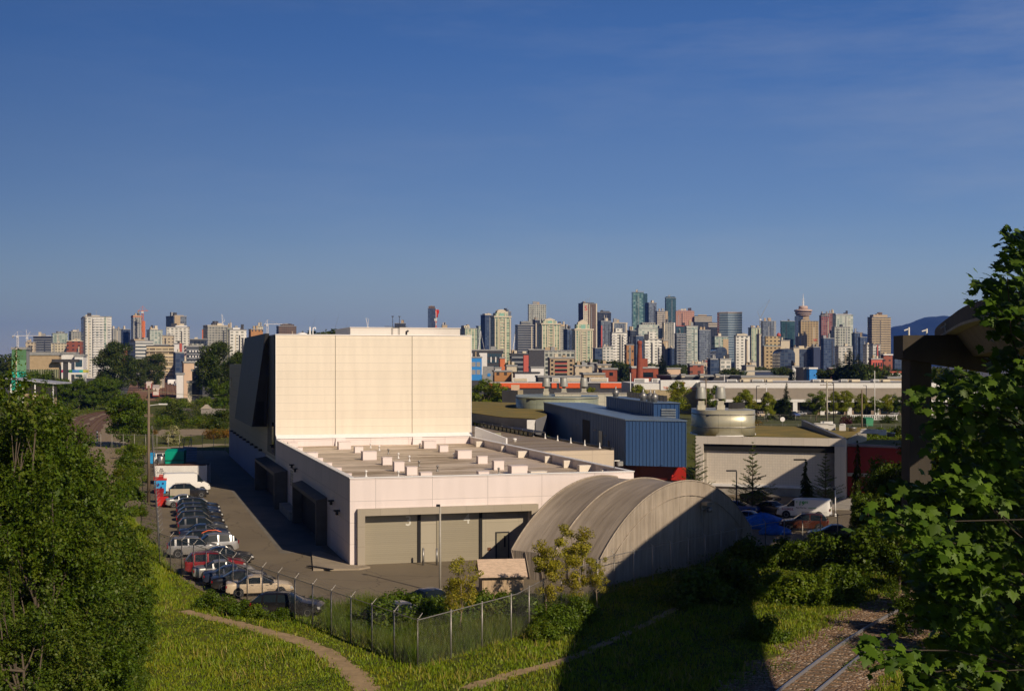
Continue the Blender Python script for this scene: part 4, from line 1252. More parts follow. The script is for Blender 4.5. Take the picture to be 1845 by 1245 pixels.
make_tree('sapling', 9, 6.6, 1.45, 42, 150, .125, 'yellow', .42, .6, .38, shell=.25, bark=M_barkl, trunk_r=.07, nl=22, droop=.2)
make_tree('sapling_thin', 10, 5.6, 1.5, 32, 110, .12, 'yellow', .40, .58, .38, shell=.3, bark=M_barkl, trunk_r=.06, nl=20)
conifer_mesh('fir_big', 11, 17, 4.6, 'conifer', 26, .55, 130)
conifer_mesh('fir_sparse', 12, 7.6, 2.6, 'mid', 17, .16, 70, .35, -.35)
conifer_mesh('fir_weeping', 13, 6.4, 1.3, 'dark', 24, .18, 110, .3, 1.1)
conifer_mesh('cypress', 14, 12, 2.3, 'conifer', 26, .4, 90, .2, -.6)
bush_mesh('bramble', 15, 26, 240, .14, 'bramble')
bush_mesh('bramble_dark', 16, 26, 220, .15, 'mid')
bush_mesh('thicket', 17, 26, 110, .32, 'dark', (2.6, 2.6, 1.5), 1.0)
bush_mesh('thicket_green', 18, 26, 110, .3, 'bramble', (2.6, 2.6, 1.4), 1.0)
bush_mesh('rust_bush', 19, 22, 130, .22, 'rust', (2.0, 2.0, 1.5), .8)
bush_mesh('blossom_bush', 20, 26, 130, .24, 'white', (2.0, 2.0, 2.0), .7)
bush_mesh('purple_bush', 21, 20, 80, .3, 'purple', (2.2, 2.2, 1.5), .8)

# near left thicket of trees
NEARL = [
 (45, 693, 62, 'near_a', 'tallest leafy tree at the left edge, its top below the teal building'),
 (100, 768, 66, 'near_a', 'tall leafy tree in front of the curved rusty tracks'),
 (148, 838, 71, 'near_b', 'leafy tree by the pale gravel, lower than the two left of it'),
 (186, 925, 74, 'near_b', 'bushy tree bordering the bramble verge along the fence'),
 (214, 1015, 72, 'near_c', 'low bushy tree standing nearest the meadow path'),
 (198, 1085, 65, 'near_c', 'low bushy tree at the meadow edge with shade beneath it'),
 (70, 860, 55, 'near_a', 'broad leafy tree low at the left edge with a bare slanting limb'),
 (135, 955, 57, 'near_b', 'leafy tree in the middle of the left thicket above a dark gap'),
 (40, 1040, 50, 'near_b', 'leafy tree filling the bottom left corner'),
 (150, 1105, 54, 'near_c', 'low leafy tree at the bottom between the corner tree and the meadow'),
 (222, 1172, 62, 'near_c', 'smallest leafy shrub-like tree at the bottom beside the bright grass'),
 (5, 735, 58, 'near_b', 'leafy tree cut off by the left edge'),
 (66, 742, 64, 'near_a', 'leafy tree between the tallest left tree and the tracks'),
 (30, 725, 90, 'near_a', 'leafy tree standing behind the tallest left tree'),
 (95, 715, 120, 'near_a', 'leafy tree below the taupe building, behind the left thicket'),
]
hts = {'near_a': 12.5, 'near_b': 9.5, 'near_c': 6.0}
for i, (px, yt, Y, k, lb) in enumerate(NEARL):
    s = zat(yt, Y) / (hts[k] * 1.02)
    o = plant(k, 'leafy_tree', lb, 'tree', (xat(px, Y), Y, 0), (s * (.86 if k != 'near_a' else .76),) * 2 + (s,), i * 1.3, 'leafy trees of the left thicket')
# ================================================================ verge, scrub and bushes
VER = [  # photo x, photo y of the foot, kind, size, label
 (262, 1010, 'bramble', 1.25, 'bramble clump at the outer fence corner post'),
 (252, 965, 'bramble', 1.3, 'bramble clump just behind the outer fence corner'),
 (246, 930, 'bramble', 1.5, 'sunlit bramble along the long fence beside the red bins'),
 (240, 900, 'bramble_dark', 1.6, 'dark bramble along the long fence beside the blue bin'),
 (238, 876, 'bramble', 1.8, 'bramble along the long fence level with the white vans'),
 (232, 858, 'bramble', 1.9, 'bramble along the long fence level with the container'),
 (228, 842, 'bramble_dark', 2.0, 'bramble on the gravel edge level with the green skip'),
 (236, 826, 'bramble', 2.2, 'tall bramble by the foot of the round-topped tree'),
 (212, 975, 'bramble', 1.5, 'bramble between left thicket and fence verge'),
 (205, 930, 'bramble_dark', 1.6, 'bramble below the thicket tree by the gravel'),
 (222, 890, 'bramble', 1.7, 'bramble on the open verge above the gravel patch'),
 (255, 1052, 'bramble_dark', 1.1, 'bramble under the first fence posts'),
 (380, 1096, 'bramble_dark', .85, 'leafy green clump outside the fence below the red car'),
 (428, 1107, 'bramble_dark', .8, 'leafy green clump outside the fence below the tan sedan'),
 (468, 1112, 'bramble', .66, 'leafy green clump right of the tan sedan, outside the fence'),
 (512, 1115, 'bramble_dark', .6, 'low green clump below the black hatchback'),
 (575, 1100, 'bramble', .7, 'small green bush inside the fence right of the black hatchback'),
 (690, 1130, 'bramble_dark', 1.35, 'green bush inside the fence corner, left'),
 (728, 1108, 'bramble_dark', 1.25, 'green bush in front of the navy sedan'),
 (800, 1112, 'bramble', 1.0, 'green bush at the foot of the lamp post'),
 (775, 1128, 'bramble_dark', 1.4, 'dark green bush inside the fence corner, in front of the bush by the navy sedan'),
 (850, 1118, 'bramble_dark', 1.35, 'dark green bush below the timber shed'),
 (900, 1114, 'bramble', 1.2, 'green bush at the right foot of the timber shed'),
 (950, 1122, 'bramble_dark', 1.4, 'green bush between the timber shed and the yellow saplings'),
 (640, 1128, 'bramble', .7, 'small green bush inside the fence below the asphalt edge'),
 (1010, 1140, 'bramble_dark', 1.25, 'dark bush against the fence where the big shadow starts'),
 (1045, 1120, 'bramble_dark', 1.15, 'bush against the fence in front of the shelter gable'),
 (985, 1152, 'bramble', .8, 'low bush on the grass side of the fence'),
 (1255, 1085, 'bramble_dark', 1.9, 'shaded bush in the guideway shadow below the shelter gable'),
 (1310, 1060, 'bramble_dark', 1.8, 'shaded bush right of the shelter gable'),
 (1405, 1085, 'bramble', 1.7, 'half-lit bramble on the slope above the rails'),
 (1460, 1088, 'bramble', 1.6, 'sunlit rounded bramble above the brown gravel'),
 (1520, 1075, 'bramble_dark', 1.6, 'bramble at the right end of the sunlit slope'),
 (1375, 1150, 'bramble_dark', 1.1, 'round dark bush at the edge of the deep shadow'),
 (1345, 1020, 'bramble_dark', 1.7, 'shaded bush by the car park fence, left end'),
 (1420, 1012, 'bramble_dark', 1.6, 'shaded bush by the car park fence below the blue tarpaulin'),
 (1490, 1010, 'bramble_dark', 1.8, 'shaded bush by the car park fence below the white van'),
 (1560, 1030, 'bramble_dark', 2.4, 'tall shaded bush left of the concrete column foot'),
]
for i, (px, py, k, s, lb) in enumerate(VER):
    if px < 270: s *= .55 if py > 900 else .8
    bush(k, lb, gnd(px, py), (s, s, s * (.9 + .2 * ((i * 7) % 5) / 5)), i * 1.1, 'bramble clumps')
SCR = [
 (300, 768, 'thicket_green', 1.3, 'green scrub right of the utility pole foot'), (325, 764, 'thicket', 1.2, 'dark scrub below the bend of the access road'),
 (355, 768, 'thicket_green', 1.3, 'green scrub beyond the yard end, middle'), (385, 772, 'thicket', 1.3, 'dark scrub beyond the yard end beside the warehouse'),
 (310, 752, 'thicket', 1.7, 'rounded dark shrub by the small white lamp'), (330, 735, 'thicket_green', 1.6, 'pale green scrub below the rail yard'),
 (375, 735, 'thicket_green', 2.0, 'tall green shrub in front of the big tree'), (405, 758, 'thicket', 1.6, 'shrub at the corner of the warehouse back wing'),
 (300, 728, 'thicket_green', 1.5, 'low green scrub at the near end of the freight train'), (70, 742, 'thicket', 1.5, 'dark scrub beside the outer track, left end'),
 (110, 748, 'thicket_green', 1.4, 'scrub between the pale lamp posts and the outer track'), (150, 737, 'thicket', 1.4, 'scrub above the bend of the outer track'),
 (190, 732, 'thicket_green', 1.3, 'scrub right of the bend of the outer track'), (340, 794, 'thicket_green', .45, 'low weeds at the far yard fence'),
 (1460, 788, 'thicket', 1.1, 'ivy-dark hedge length behind the tile building, left'), (1500, 790, 'thicket_green', 1.0, 'hedge length between tile building and pole'),
 (1545, 788, 'thicket', 1.1, 'hedge length right of the brown pole'), (1585, 789, 'thicket_green', 1.1, 'hedge length right of the pole towards the column'), (1620, 788, 'thicket', 1.1, 'hedge length touching the concrete column'),
 (1545, 762, 'thicket', .9, 'clipped dark shrub by the low white railing'), (1390, 756, 'thicket_green', .7, 'small shrub by the round white sign'), (1330, 765, 'thicket', 1.3, 'shrub right of the beige drum'),
 (1600, 762, 'thicket', .9, 'clipped shrub right of the green bin'),
]
for i, (px, py, k, s, lb) in enumerate(SCR):
    bush(k, lb, gnd(px, py), s, i * .9, 'scrub beyond the yards', 'shrub', 'shrub')
bush('rust_bush', 'rusty brown shrub behind the far yard fence', gnd(385, 790), 1.35, .3, None, 'shrub', 'shrub')
bush('rust_bush', 'second rusty shrub by the warehouse, with paler leaves', gnd(410, 788), 1.2, 2, None, 'shrub', 'shrub')
bush('rust_bush', 'small rusty shrub at the utility pole', gnd(274, 782), .7, 1, None, 'shrub', 'shrub')
bush('blossom_bush', 'shrub covered in creamy white blossom behind the far yard fence', gnd(312, 800), 1.25, 1, None, 'shrub', 'shrub')
bush('purple_bush', 'purple-leaved shrub between the street trees', gnd(1525, 764), .9, 1, None, 'shrub', 'shrub')
bush('rust_bush', 'reddish leafed bush at the rear of the navy sedan', gnd(800, 1095), .62, 1, None, 'shrub', 'shrub')
bush('rust_bush', 'orange-brown bush by the left drum', gnd(1340, 775), 1.8, 1, None, 'shrub', 'shrub')

# ================================================================ trees further off
def tree_px(key, name, px, yt, yb, h0, label, group=None, wide=1.0, Y=None):
    Y = Y or CH * F / (yb - HY)
    s = zat(yt, Y) / h0
    return plant(key, name, label, 'tree', (xat(px, Y), Y, 0), (s * wide, s * wide, s), None, group)
tree_px('mid_green', 'leafy_tree', 232, 690, 806, 11.3, 'round-topped tree left of the utility pole', None, 1.0)
tree_px('mid_round', 'leafy_tree', 208, 614, 712, 13.3, 'tallest dark tree left, its crown against the white towers', 'dark trees on the left', .95)
tree_px('mid_round', 'leafy_tree', 278, 636, 700, 13.3, 'dark tree before the beige balcony block', 'dark trees on the left', .95)
tree_px('mid_round', 'leafy_tree', 250, 645, 703, 13.3, 'dark tree right of the tallest left tree, lower', 'dark trees on the left', .9)
tree_px('mid_round', 'leafy_tree', 388, 614, 726, 13.3, 'big dark tree left of the warehouse back wing', 'dark trees on the left', .85)
tree_px('mid_round', 'leafy_tree', 428, 632, 730, 13.3, 'dark tree half hidden by the warehouse', 'dark trees on the left', .7)
tree_px('mid_green', 'leafy_tree', 405, 672, 745, 11.3, 'green tree right against the warehouse back wing', 'dark trees on the left', .9)
for px, yt, lb in ((70, 655, 'dark tree before the teal-striped building'), (110, 672, 'tree under the rainbow-striped white building'), (142, 676, 'tree left of the pale lamp pair'), (168, 668, 'tree right of the pale lamp pair'), (192, 672, 'tree below the tallest dark tree'), (88, 690, 'tree nearest the pale blue-grey roof')):
    tree_px('mid_green', 'leafy_tree', px, yt, 738, 11.3, lb, 'park trees on the left', 1.0)
tree_px('fir_big', 'conifer', 95, 668, 740, 17, 'conifer with spiky top before the taupe building', None, .9)
tree_px('street_b', 'leafy_tree', 873, 676, 745, 9, 'leafy tree in the gap right of the tall cream block', None, 1.5, 345)
tree_px('street_b', 'leafy_tree', 893, 684, 745, 9, 'second leafy tree right of the cream block', None, 1.3, 350)
STREET = [
 (1150, 692, 752, 'street_a', 1.0, 'yellow-green tree behind the grey hall'), (1065, 697, 752, 'street_a', .8, 'low green tree top between the three exhaust hoods and grey hall'),
 (1222, 685, 755, 'street_a', .95, 'bronze-green tree in front of the orange store letters'), (1283, 690, 757, 'street_b', 1.0, 'upright tree between the two exhaust hoods'),
 (1344, 701, 762, 'street_a', 1.15, 'first full street tree right of the beige drum'), (1382, 706, 760, 'street_a', .9, 'yellow-green street tree left of the tall conifer'),
 (1405, 708, 756, 'mid_green', 1.0, 'dark round tree in front of the tall conifer'), (1470, 700, 758, 'street_b', 1.25, 'solitary egg-shaped tree with visible trunk, left of the utility pole'),
 (1505, 704, 752, 'street_a', .9, 'street tree just right of the pale utility pole'), (1524, 703, 752, 'street_a', 1.1, 'street tree above the purple shrub'),
 (1553, 708, 752, 'street_a', 1.0, 'street tree behind the brown pole'), (1580, 712, 751, 'street_b', 1.5, 'round street tree right of the brown pole'),
 (1600, 710, 751, 'street_a', 1.0, 'street tree between the pole and the column, right'), (1624, 703, 751, 'mid_green', .9, 'street tree touching the concrete column'), (1330, 712, 760, 'street_a', .8, 'brownish street tree tight against the drum'),
]
hh = {'street_a': 8.8, 'street_b': 9.0, 'mid_green': 11.3}
for px, yt, yb, k, w, lb in STREET: tree_px(k, 'street_tree', px, yt, yb, hh[k], lb, 'street trees before the long white store', w)
tree_px('fir_big', 'conifer', 1417, 690, 757, 16.6, 'tall dark conifer in front of the long white store', None, .75)
# conifers beside the tiled hall
tree_px('fir_sparse', 'young_conifer', 1356, 800, 925, 7.4, 'sparse young conifer in front of the pale tile wall', 'young conifers by the tiled hall', .9)
tree_px('fir_sparse', 'young_conifer', 1253, 792, 905, 7.4, 'sparse young conifer between the blue box and the tile wall', 'young conifers by the tiled hall', .75)
tree_px('fir_sparse', 'young_conifer', 1487, 815, 915, 7.4, 'shaded young conifer at the right end of the tile wall', 'young conifers by the tiled hall', .9)
tree_px('fir_weeping', 'weeping_conifer', 1452, 828, 915, 6.3, 'dark weeping conifer behind the white van', None, 1.1)
tree_px('fir_weeping', 'weeping_conifer', 1545, 795, 960, 6.3, 'narrow dark conifer in front of the red hall', None, .6)
tree_px('mid_green', 'leafy_tree', 1600, 800, 985, 11.3, 'shaded leafy tree left of the concrete column', 'shaded trees round the column', .8)
tree_px('mid_green', 'leafy_tree', 1568, 868, 1010, 11.3, 'lower shaded leafy tree behind the car park fence', 'shaded trees round the column', .7)
tree_px('mid_round', 'leafy_tree', 1700, 770, 1010, 13.3, 'shaded tree behind the maple right of the column', 'shaded trees round the column', 1.0)
tree_px('mid_green', 'leafy_tree', 1620, 900, 1065, 11.3, 'shaded tree at the foot of the concrete column', 'shaded trees round the column', 1.0)
tree_px('mid_green', 'leafy_tree', 1700, 930, 1110, 11.3, 'shaded tree under the maple above the rails', 'shaded trees round the column', 1.1)
tree_px('near_c', 'leafy_tree', 1650, 1040, 1145, 6.1, 'low shaded tree beside the rails under the maple', 'shaded trees round the column', 1.2)
tree_px('near_c', 'leafy_tree', 1760, 1040, 1190, 6.1, 'low shaded tree at the right edge below the maple', 'shaded trees round the column', 1.4)
for (x, y, h_, lb) in ((37, 103, 14, 'unseen leafy tree added behind the maple to shade the car park hedge'), (41.5, 96, 14, 'unseen leafy tree added for its shade, nearer than the column'), (46.5, 107, 14, 'unseen leafy tree added under the guideway for its shade')):
    plant('mid_green', 'leafy_tree', lb, 'tree', (x, y, 0), h_ / 11.3, None, 'shaded trees round the column')  # trees added out of sight to shade the car park hedge
# young yellow-green trees
for px, yt, yb, k, h0, w, lb in ((985, 955, 1120, 'sapling', 6.5, 1.0, 'yellow-leaved sapling in front of the shelter eave'), (1042, 930, 1108, 'sapling', 6.5, 1.0, 'taller yellow-leaved sapling in front of the shelter roof'), (832, 978, 1150, 'sapling_thin', 5.5, .85, 'thin yellow sapling beside the lamp post'), (1075, 985, 1105, 'sapling_thin', 5.5, .8, 'small yellow sapling at the fence by the gable'), (815, 1040, 1125, 'sapling_thin', 5.5, .8, 'small yellowish sapling bent over the navy sedan')):
    tree_px(k, 'sapling', px, yt, yb, h0, lb, 'yellow saplings by the shelter', w)

# ================================================================ the big maple by the camera
def maple():
    rng = np.random.default_rng(77)
    half = [(0, -.46), (.10, -.44), (.32, -.52), (.30, -.30), (.62, -.16), (.42, -.02), (.60, .26), (.30, .16), (.24, .34), (0, .72)]
    out = half + [(-x, y) for x, y in half[1:-1]][::-1]
    k = len(out)
    O2 = np.array(out)
    centers, norms, sizes = [], [], []
    base = np.array([8.2, 17.5, 0.0])
    # sprays of leaves: photo x, photo y, depth, spread (px), count
    SPR = []
    edge = [(430, 1812), (470, 1800), (520, 1775), (560, 1790), (600, 1800), (650, 1790), (690, 1700), (730, 1705), (770, 1690), (810, 1690), (850, 1690), (880, 1610), (900, 1655), (940, 1600), (980, 1690), (1030, 1640), (1070, 1650), (1110, 1660), (1150, 1690), (1190, 1580), (1225, 1640)]
    for i, (y, x) in enumerate(edge):
        SPR.append((x + 20, y, 15.5 + rng.uniform(-1.5, 2.5), 24, 44))
    for y in range(440, 1300, 20):
        xl = np.interp(y, [e[0] for e in edge], [e[1] for e in edge])
        for x in np.arange(xl + 45, 1960, 32):
            if rng.random() < .85: SPR.append((x + rng.uniform(-16, 16), y + rng.uniform(-11, 11), rng.uniform(14, 20.5), 27, 30))
    for x, y, n in ((1715, 780, 60), (1790, 700, 40), (1760, 890, 60), (1665, 940, 70), (1600, 935, 26), (1720, 1000, 90), (1780, 1040, 80), (1690, 1015, 60), (1800, 950, 40), (1760, 1130, 50), (1580, 1170, 36), (1810, 830, 40), (1740, 870, 40), (1830, 1000, 30), (1650, 1200, 26), (1760, 1210, 30), (1800, 560, 40), (1815, 500, 40), (1680, 720, 36)):
        SPR.append((x, y, 13.4 + rng.uniform(-.5, .8), 34, n))
    # unseen crown added out to the right, towards the camera, to shade the visible leaves
    n_front = len(SPR)
    while len(SPR) < n_front + 560:
        d = rng.normal(size=3); d /= np.linalg.norm(d); d *= rng.random() ** .4
        p = np.array([9.6, 12.2, 17.4]) + d * np.array([3.8, 4.0, 5.2])
        px, py = CX + p[0] / p[1] * F, HY - (p[2] - CH) / p[1] * F
        if p[1] > 5 and px > 1985: SPR.append((px, py, p[1], 34 * 17 / p[1], 34))
    # openings through which the low sun reaches some of the outer sprays
    sun = np.array(SUN_D)
    lit = [np.array(at(x, y, 13.6)) for x, y in ((1680, 945), (1725, 990), (1775, 1025), (1600, 935), (1590, 1165), (1765, 1140), (1755, 880))]
    def blocks(sp):
        c = np.array(at(*sp[:3]))
        for p in lit:
            v = c - p; k = v @ sun
            if k > .7 and np.linalg.norm(v - sun * k) < .42 + .02 * k: return True
        return False
    front = [s_ for s_ in SPR[:n_front] if not blocks(s_)]
    SPR = front + [s_ for s_ in SPR[n_front:] if not blocks(s_)]
    n_front = len(front)
    for (x, y, Y, sp, n) in SPR:
        c = np.array(at(x, y, Y))
        sp_m = sp * Y / F
        d = rng.normal(size=(n, 3)) * np.array([1, 1.1, .55]) * sp_m * .75
        centers.append(c + d)
        nn = np.tile(np.array([.12, -.45, .75]), (n, 1)) + rng.normal(size=(n, 3)) * .33
        norms.append(nn)
    P = np.concatenate(centers); Nn = np.concatenate(norms)
    Nn /= np.linalg.norm(Nn, axis=1)[:, None]
    n = len(P)
    tdir = np.array([-.25, -.35, -.75]) + rng.normal(size=(n, 3)) * .35
    T = tdir - Nn * np.sum(tdir * Nn, axis=1)[:, None]; T /= np.linalg.norm(T, axis=1)[:, None]
    B = np.cross(Nn, T)
    s = rng.uniform(.065, .14, n)[:, None, None]
    x, y = O2[:, 0][None, :, None], O2[:, 1][None, :, None]
    bend = -.16 * np.abs(x) - .18 * np.maximum(0, y) ** 2
    V = P[:, None, :] + s * (B[:, None, :] * x + T[:, None, :] * y + Nn[:, None, :] * bend)
    C = P[:, None, :] + s * 0
    V = np.concatenate([V, C], 1)           # k rim points + centre
    idx = np.arange(n)[:, None, None] * (k + 1)
    fan = np.array([[i, (i + 1) % k, k] for i in range(k)])[None]
    tris = (idx + fan).reshape(-1, 3)
    t = thing('maple_tree', 'large-leaved maple close at the right edge, sun on outer leaf sprays', 'tree', tuple(base))
    V2 = V.reshape(-1, 3) - base
    link('crown', np_mesh('crown', V2, 3, LEAF['maple'], tris), t)
    b = MB(); b.smooth = True
    pts = [(0, 0, 0), (.1, .1, 5), (-.1, .0, 10), (.3, -.6, 14), (.6, -1.5, 18), (1.0, -2.6, 21)]
    for i in range(5): b.tube(pts[i], pts[i + 1], .34 - .06 * i, .28 - .06 * i, n=9, cap=False)
    r2 = random.Random(4)
    for (x, y, Y, sp, nl) in SPR[:21] + SPR[n_front - 19:n_front] + SPR[n_front::13]:
        e = at(x, y, Y) - Vector(base)
        z0 = max(7, min(19.5, e.z - 1.0 - r2.random() * 1.6)); kk = 0
        while kk < 4 and pts[kk + 1][2] < z0: kk += 1
        p = Vector(pts[kk]).lerp(Vector(pts[kk + 1]), (z0 - pts[kk][2]) / (pts[kk + 1][2] - pts[kk][2]))
        prev, rr = p, .038
        L = (e - p).length; w = Vector((r2.uniform(-1, 1), r2.uniform(-1, 1), r2.uniform(-.2, .8))) * L * .13; w2 = Vector((r2.uniform(-1, 1), r2.uniform(-1, 1), r2.uniform(-.5, .5))) * L * .07
        for m_ in range(1, 6):
            u = m_ / 5; q = p.lerp(e, u) + w * math.sin(math.pi * u) + w2 * math.sin(2 * math.pi * u)
            b.tube(prev, q, rr, rr * .68, n=5, cap=False); prev = q; rr *= .68
    b.build('trunk', mat('maple_bark', (.05, .04, .03), .95, vary=.4, scale=3), t)
maple()

# ================================================================ grass
def in_poly(x, y, poly):
    c = np.zeros(len(x), bool); n = len(poly)
    for i in range(n):
        x0, y0 = poly[i][0], poly[i][1]; x1, y1 = poly[(i + 1) % n][0], poly[(i + 1) % n][1]
        m = ((y0 > y) != (y1 > y))
        t = np.where(m, (x1 - x0) * (y - y0) / ((y1 - y0) if abs(y1 - y0) > 1e-9 else 1e-9) + x0, 1e9)
        c ^= m & (x < t)
    return c
FC0, FB0 = Vector((-28.5, 109.0, 0)), Vector((-5.1, 72.6, 0))
def grass(name, seed, n, xr, yr, hgt, leaf, label, patch=None, wid=.035, blades=3, only=None):
    rng = np.random.default_rng(seed)
    x = rng.uniform(*xr, n); y = yr[0] + (yr[1] - yr[0]) * rng.random(n) ** 1.25
    px = CX + x / y * F
    ok = (px > -60) & (px < 1910)
    ok &= ~in_poly(x, y, [(p.x, p.y) for p in yard]) & ~in_poly(x, y, [(p.x, p.y) for p in rpark])
    for sp, w in ((PATH1, .62), (PATH2, .5)):
        for p in sp[::2]: ok &= (x - p.x) ** 2 + (y - p.y) ** 2 > (w * rng.uniform(.7, 1.3, n)) ** 2
    tx = np.interp(y, [p[1] for p in trk], [p[0] for p in trk])
    ok &= ~((x > tx - 3.9 + rng.normal(size=n) * .6) & (x < tx + 3.4))
    ok &= ~in_poly(x, y, [(G1.x, G1.y), (G2.x, G2.y), (G2.x - 7, G2.y + 6), (G1.x - 7, G1.y + 5)])
    if only: ok &= in_poly(x, y, [(p.x, p.y) for p in only])
    pn = np.sin(x * .31 + 2 * np.sin(y * .17)) * np.sin(y * .27 + 1.3 * np.sin(x * .23)) + .5 * np.sin(x * 1.1 + y * .7)
    if patch == 'hi': ok &= pn > rng.normal(size=n) * .4 + .25
    if patch == 'lo': ok &= pn < rng.normal(size=n) * .5 + .35
    x, y, pn = x[ok], y[ok], pn[ok]
    Vs = []
    for _ in range(blades):
        a = rng.uniform(0, 2 * math.pi, len(x)); h = hgt * rng.uniform(.45, 1.25, len(x)) * (1 + .35 * pn)
        bx, by = x + rng.normal(size=len(x)) * .13, y + rng.normal(size=len(x)) * .13
        lx, ly = rng.normal(size=len(x)) * .3 * h, rng.normal(size=len(x)) * .3 * h
        w = wid * rng.uniform(.7, 1.5, len(x))
        p0 = np.stack([bx - np.cos(a) * w, by - np.sin(a) * w, np.zeros_like(x)], 1); p1 = np.stack([bx + np.cos(a) * w, by + np.sin(a) * w, np.zeros_like(x)], 1)
        p2 = np.stack([bx + lx, by + ly, h], 1)
        Vs.append(np.stack([p0, p1, p2], 1).reshape(-1, 3))
    o = link(name, np_mesh(name, np.concatenate(Vs), 3, LEAF[leaf]))
    tag(o, label, 'grass', None, 'stuff')
grass('grass', 31, 90000, (-36, 42), (62, 128), .22, 'grass', 'bright green meadow grass across the foreground bank')
grass('verge_grass', 36, 260000, (-80, -20), (88, 260), .5, 'grass', 'long green grass on the strip between thicket and long fence', None, .06, 3, [gnd(222, 800), gnd(267, 792), gnd(271, 840), gnd(283, 960), gnd(300, 1060), gnd(180, 1060), gnd(180, 930), gnd(205, 860)])
grass('dry_grass', 32, 10000, (-36, 42), (62, 128), .42, 'straw', 'straw-coloured seeding grass scattered through the meadow', 'hi', .02, 2)
def weeds(seed, n):
    rng = np.random.default_rng(seed)
    x = rng.uniform(-26, 20, n); y = rng.uniform(64, 100, n)
    f = np.sin(x * .55 + 1.7 * np.sin(y * .3)) * np.sin(y * .48 + 1.1 * np.sin(x * .37)) + .6 * np.sin(x * 1.7 - y * 1.2)
    k = (f > .55) & ~in_poly(x, y, [(p.x, p.y) for p in yard])
    for sp, w in ((PATH1, .9), (PATH2, .7)):
        for p in sp[::2]: k &= (x - p.x) ** 2 + (y - p.y) ** 2 > w * w
    x, y, f = x[k], y[k], f[k]
    P = np.stack([x, y, .05 + .38 * rng.random(len(x)) * np.minimum(1, f - .3)], 1)
    N = rng.normal(size=P.shape) * .5 + np.array([0, -.15, .8])
    tag(link('weeds', np_mesh('weeds', leaf_quads(rng, P, N, .13, .55), 4, LEAF['near'])), 'patches of broad-leaved weeds among the meadow grass', 'weeds', None, 'stuff')
weeds(35, 60000)
grass('tall_grass', 33, 26000, (-12, 8), (73, 92), .75, 'bramble', 'tall green grass inside the fence corner', None, .03, 3, [FB0, Vector((.1, 80.4, 0)), Vector((2.1, 86.4, 0)), Vector((7.0, 96.4, 0)), gnd(930, 1085), gnd(640, 1095), gnd(585, 1108), FB0.lerp(FC0, .32)])
def cover(name, seed, n, poly, hgt, size, leaf, label):
    rng = np.random.default_rng(seed)
    xs, ys = [p.x for p in poly], [p.y for p in poly]
    x = rng.uniform(min(xs), max(xs), n); y = rng.uniform(min(ys), max(ys), n)
    k = in_poly(x, y, [(p.x, p.y) for p in poly]); x, y = x[k], y[k]
    hz = hgt * (.5 + .3 * np.sin(x * .9 + y * .4) + .3 * np.sin(y * 1.1 - x * .35))
    P = np.stack([x, y, np.maximum(.02, hz * rng.random(len(x)) ** .6)], 1)
    N = rng.normal(size=P.shape) * .5 + np.array([0, -.1, .8])
    tag(link(name, np_mesh(name, leaf_quads(rng, P, N, size, .6), 4, LEAF[leaf])), label, 'undergrowth', None, 'stuff')
cover('undergrowth', 41, 26000, [gnd(200, 790), gnd(262, 790), gnd(282, 960), gnd(290, 1060), gnd(250, 1130), gnd(190, 1000), gnd(190, 900)], 1.0, .2, 'bramble', 'tangled green undergrowth on the verge outside the long fence')
cover('undergrowth', 42, 16000, [gnd(270, 945), gnd(284, 945), gnd(325, 1040), gnd(480, 1115), gnd(640, 1105), gnd(760, 1130), gnd(640, 1160), gnd(420, 1120), gnd(300, 1060)], .6, .13, 'bramble_mix' if 'bramble_mix' in LEAF else 'mid', 'leafy weeds along the foot of the front fence')
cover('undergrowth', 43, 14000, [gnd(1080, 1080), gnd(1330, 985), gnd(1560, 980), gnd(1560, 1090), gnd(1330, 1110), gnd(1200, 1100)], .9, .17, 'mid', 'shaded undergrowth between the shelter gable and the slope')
cover('undergrowth', 44, 12000, [gnd(280, 775), gnd(420, 772), gnd(420, 745), gnd(280, 740)], 1.6, .55, 'dark', 'dark scrubby ground cover beyond the yard')
cover('undergrowth', 45, 12000, [gnd(30, 770), gnd(110, 762), gnd(200, 733), gnd(200, 726), gnd(20, 730)], 1.8, .55, 'bramble', 'green bank above the curved tracks')
cover('undergrowth', 46, 9000, [gnd(1440, 792), gnd(1640, 795), gnd(1640, 784), gnd(1440, 780)], 1.5, .4, 'bramble', 'ivy bank behind the tiled hall')

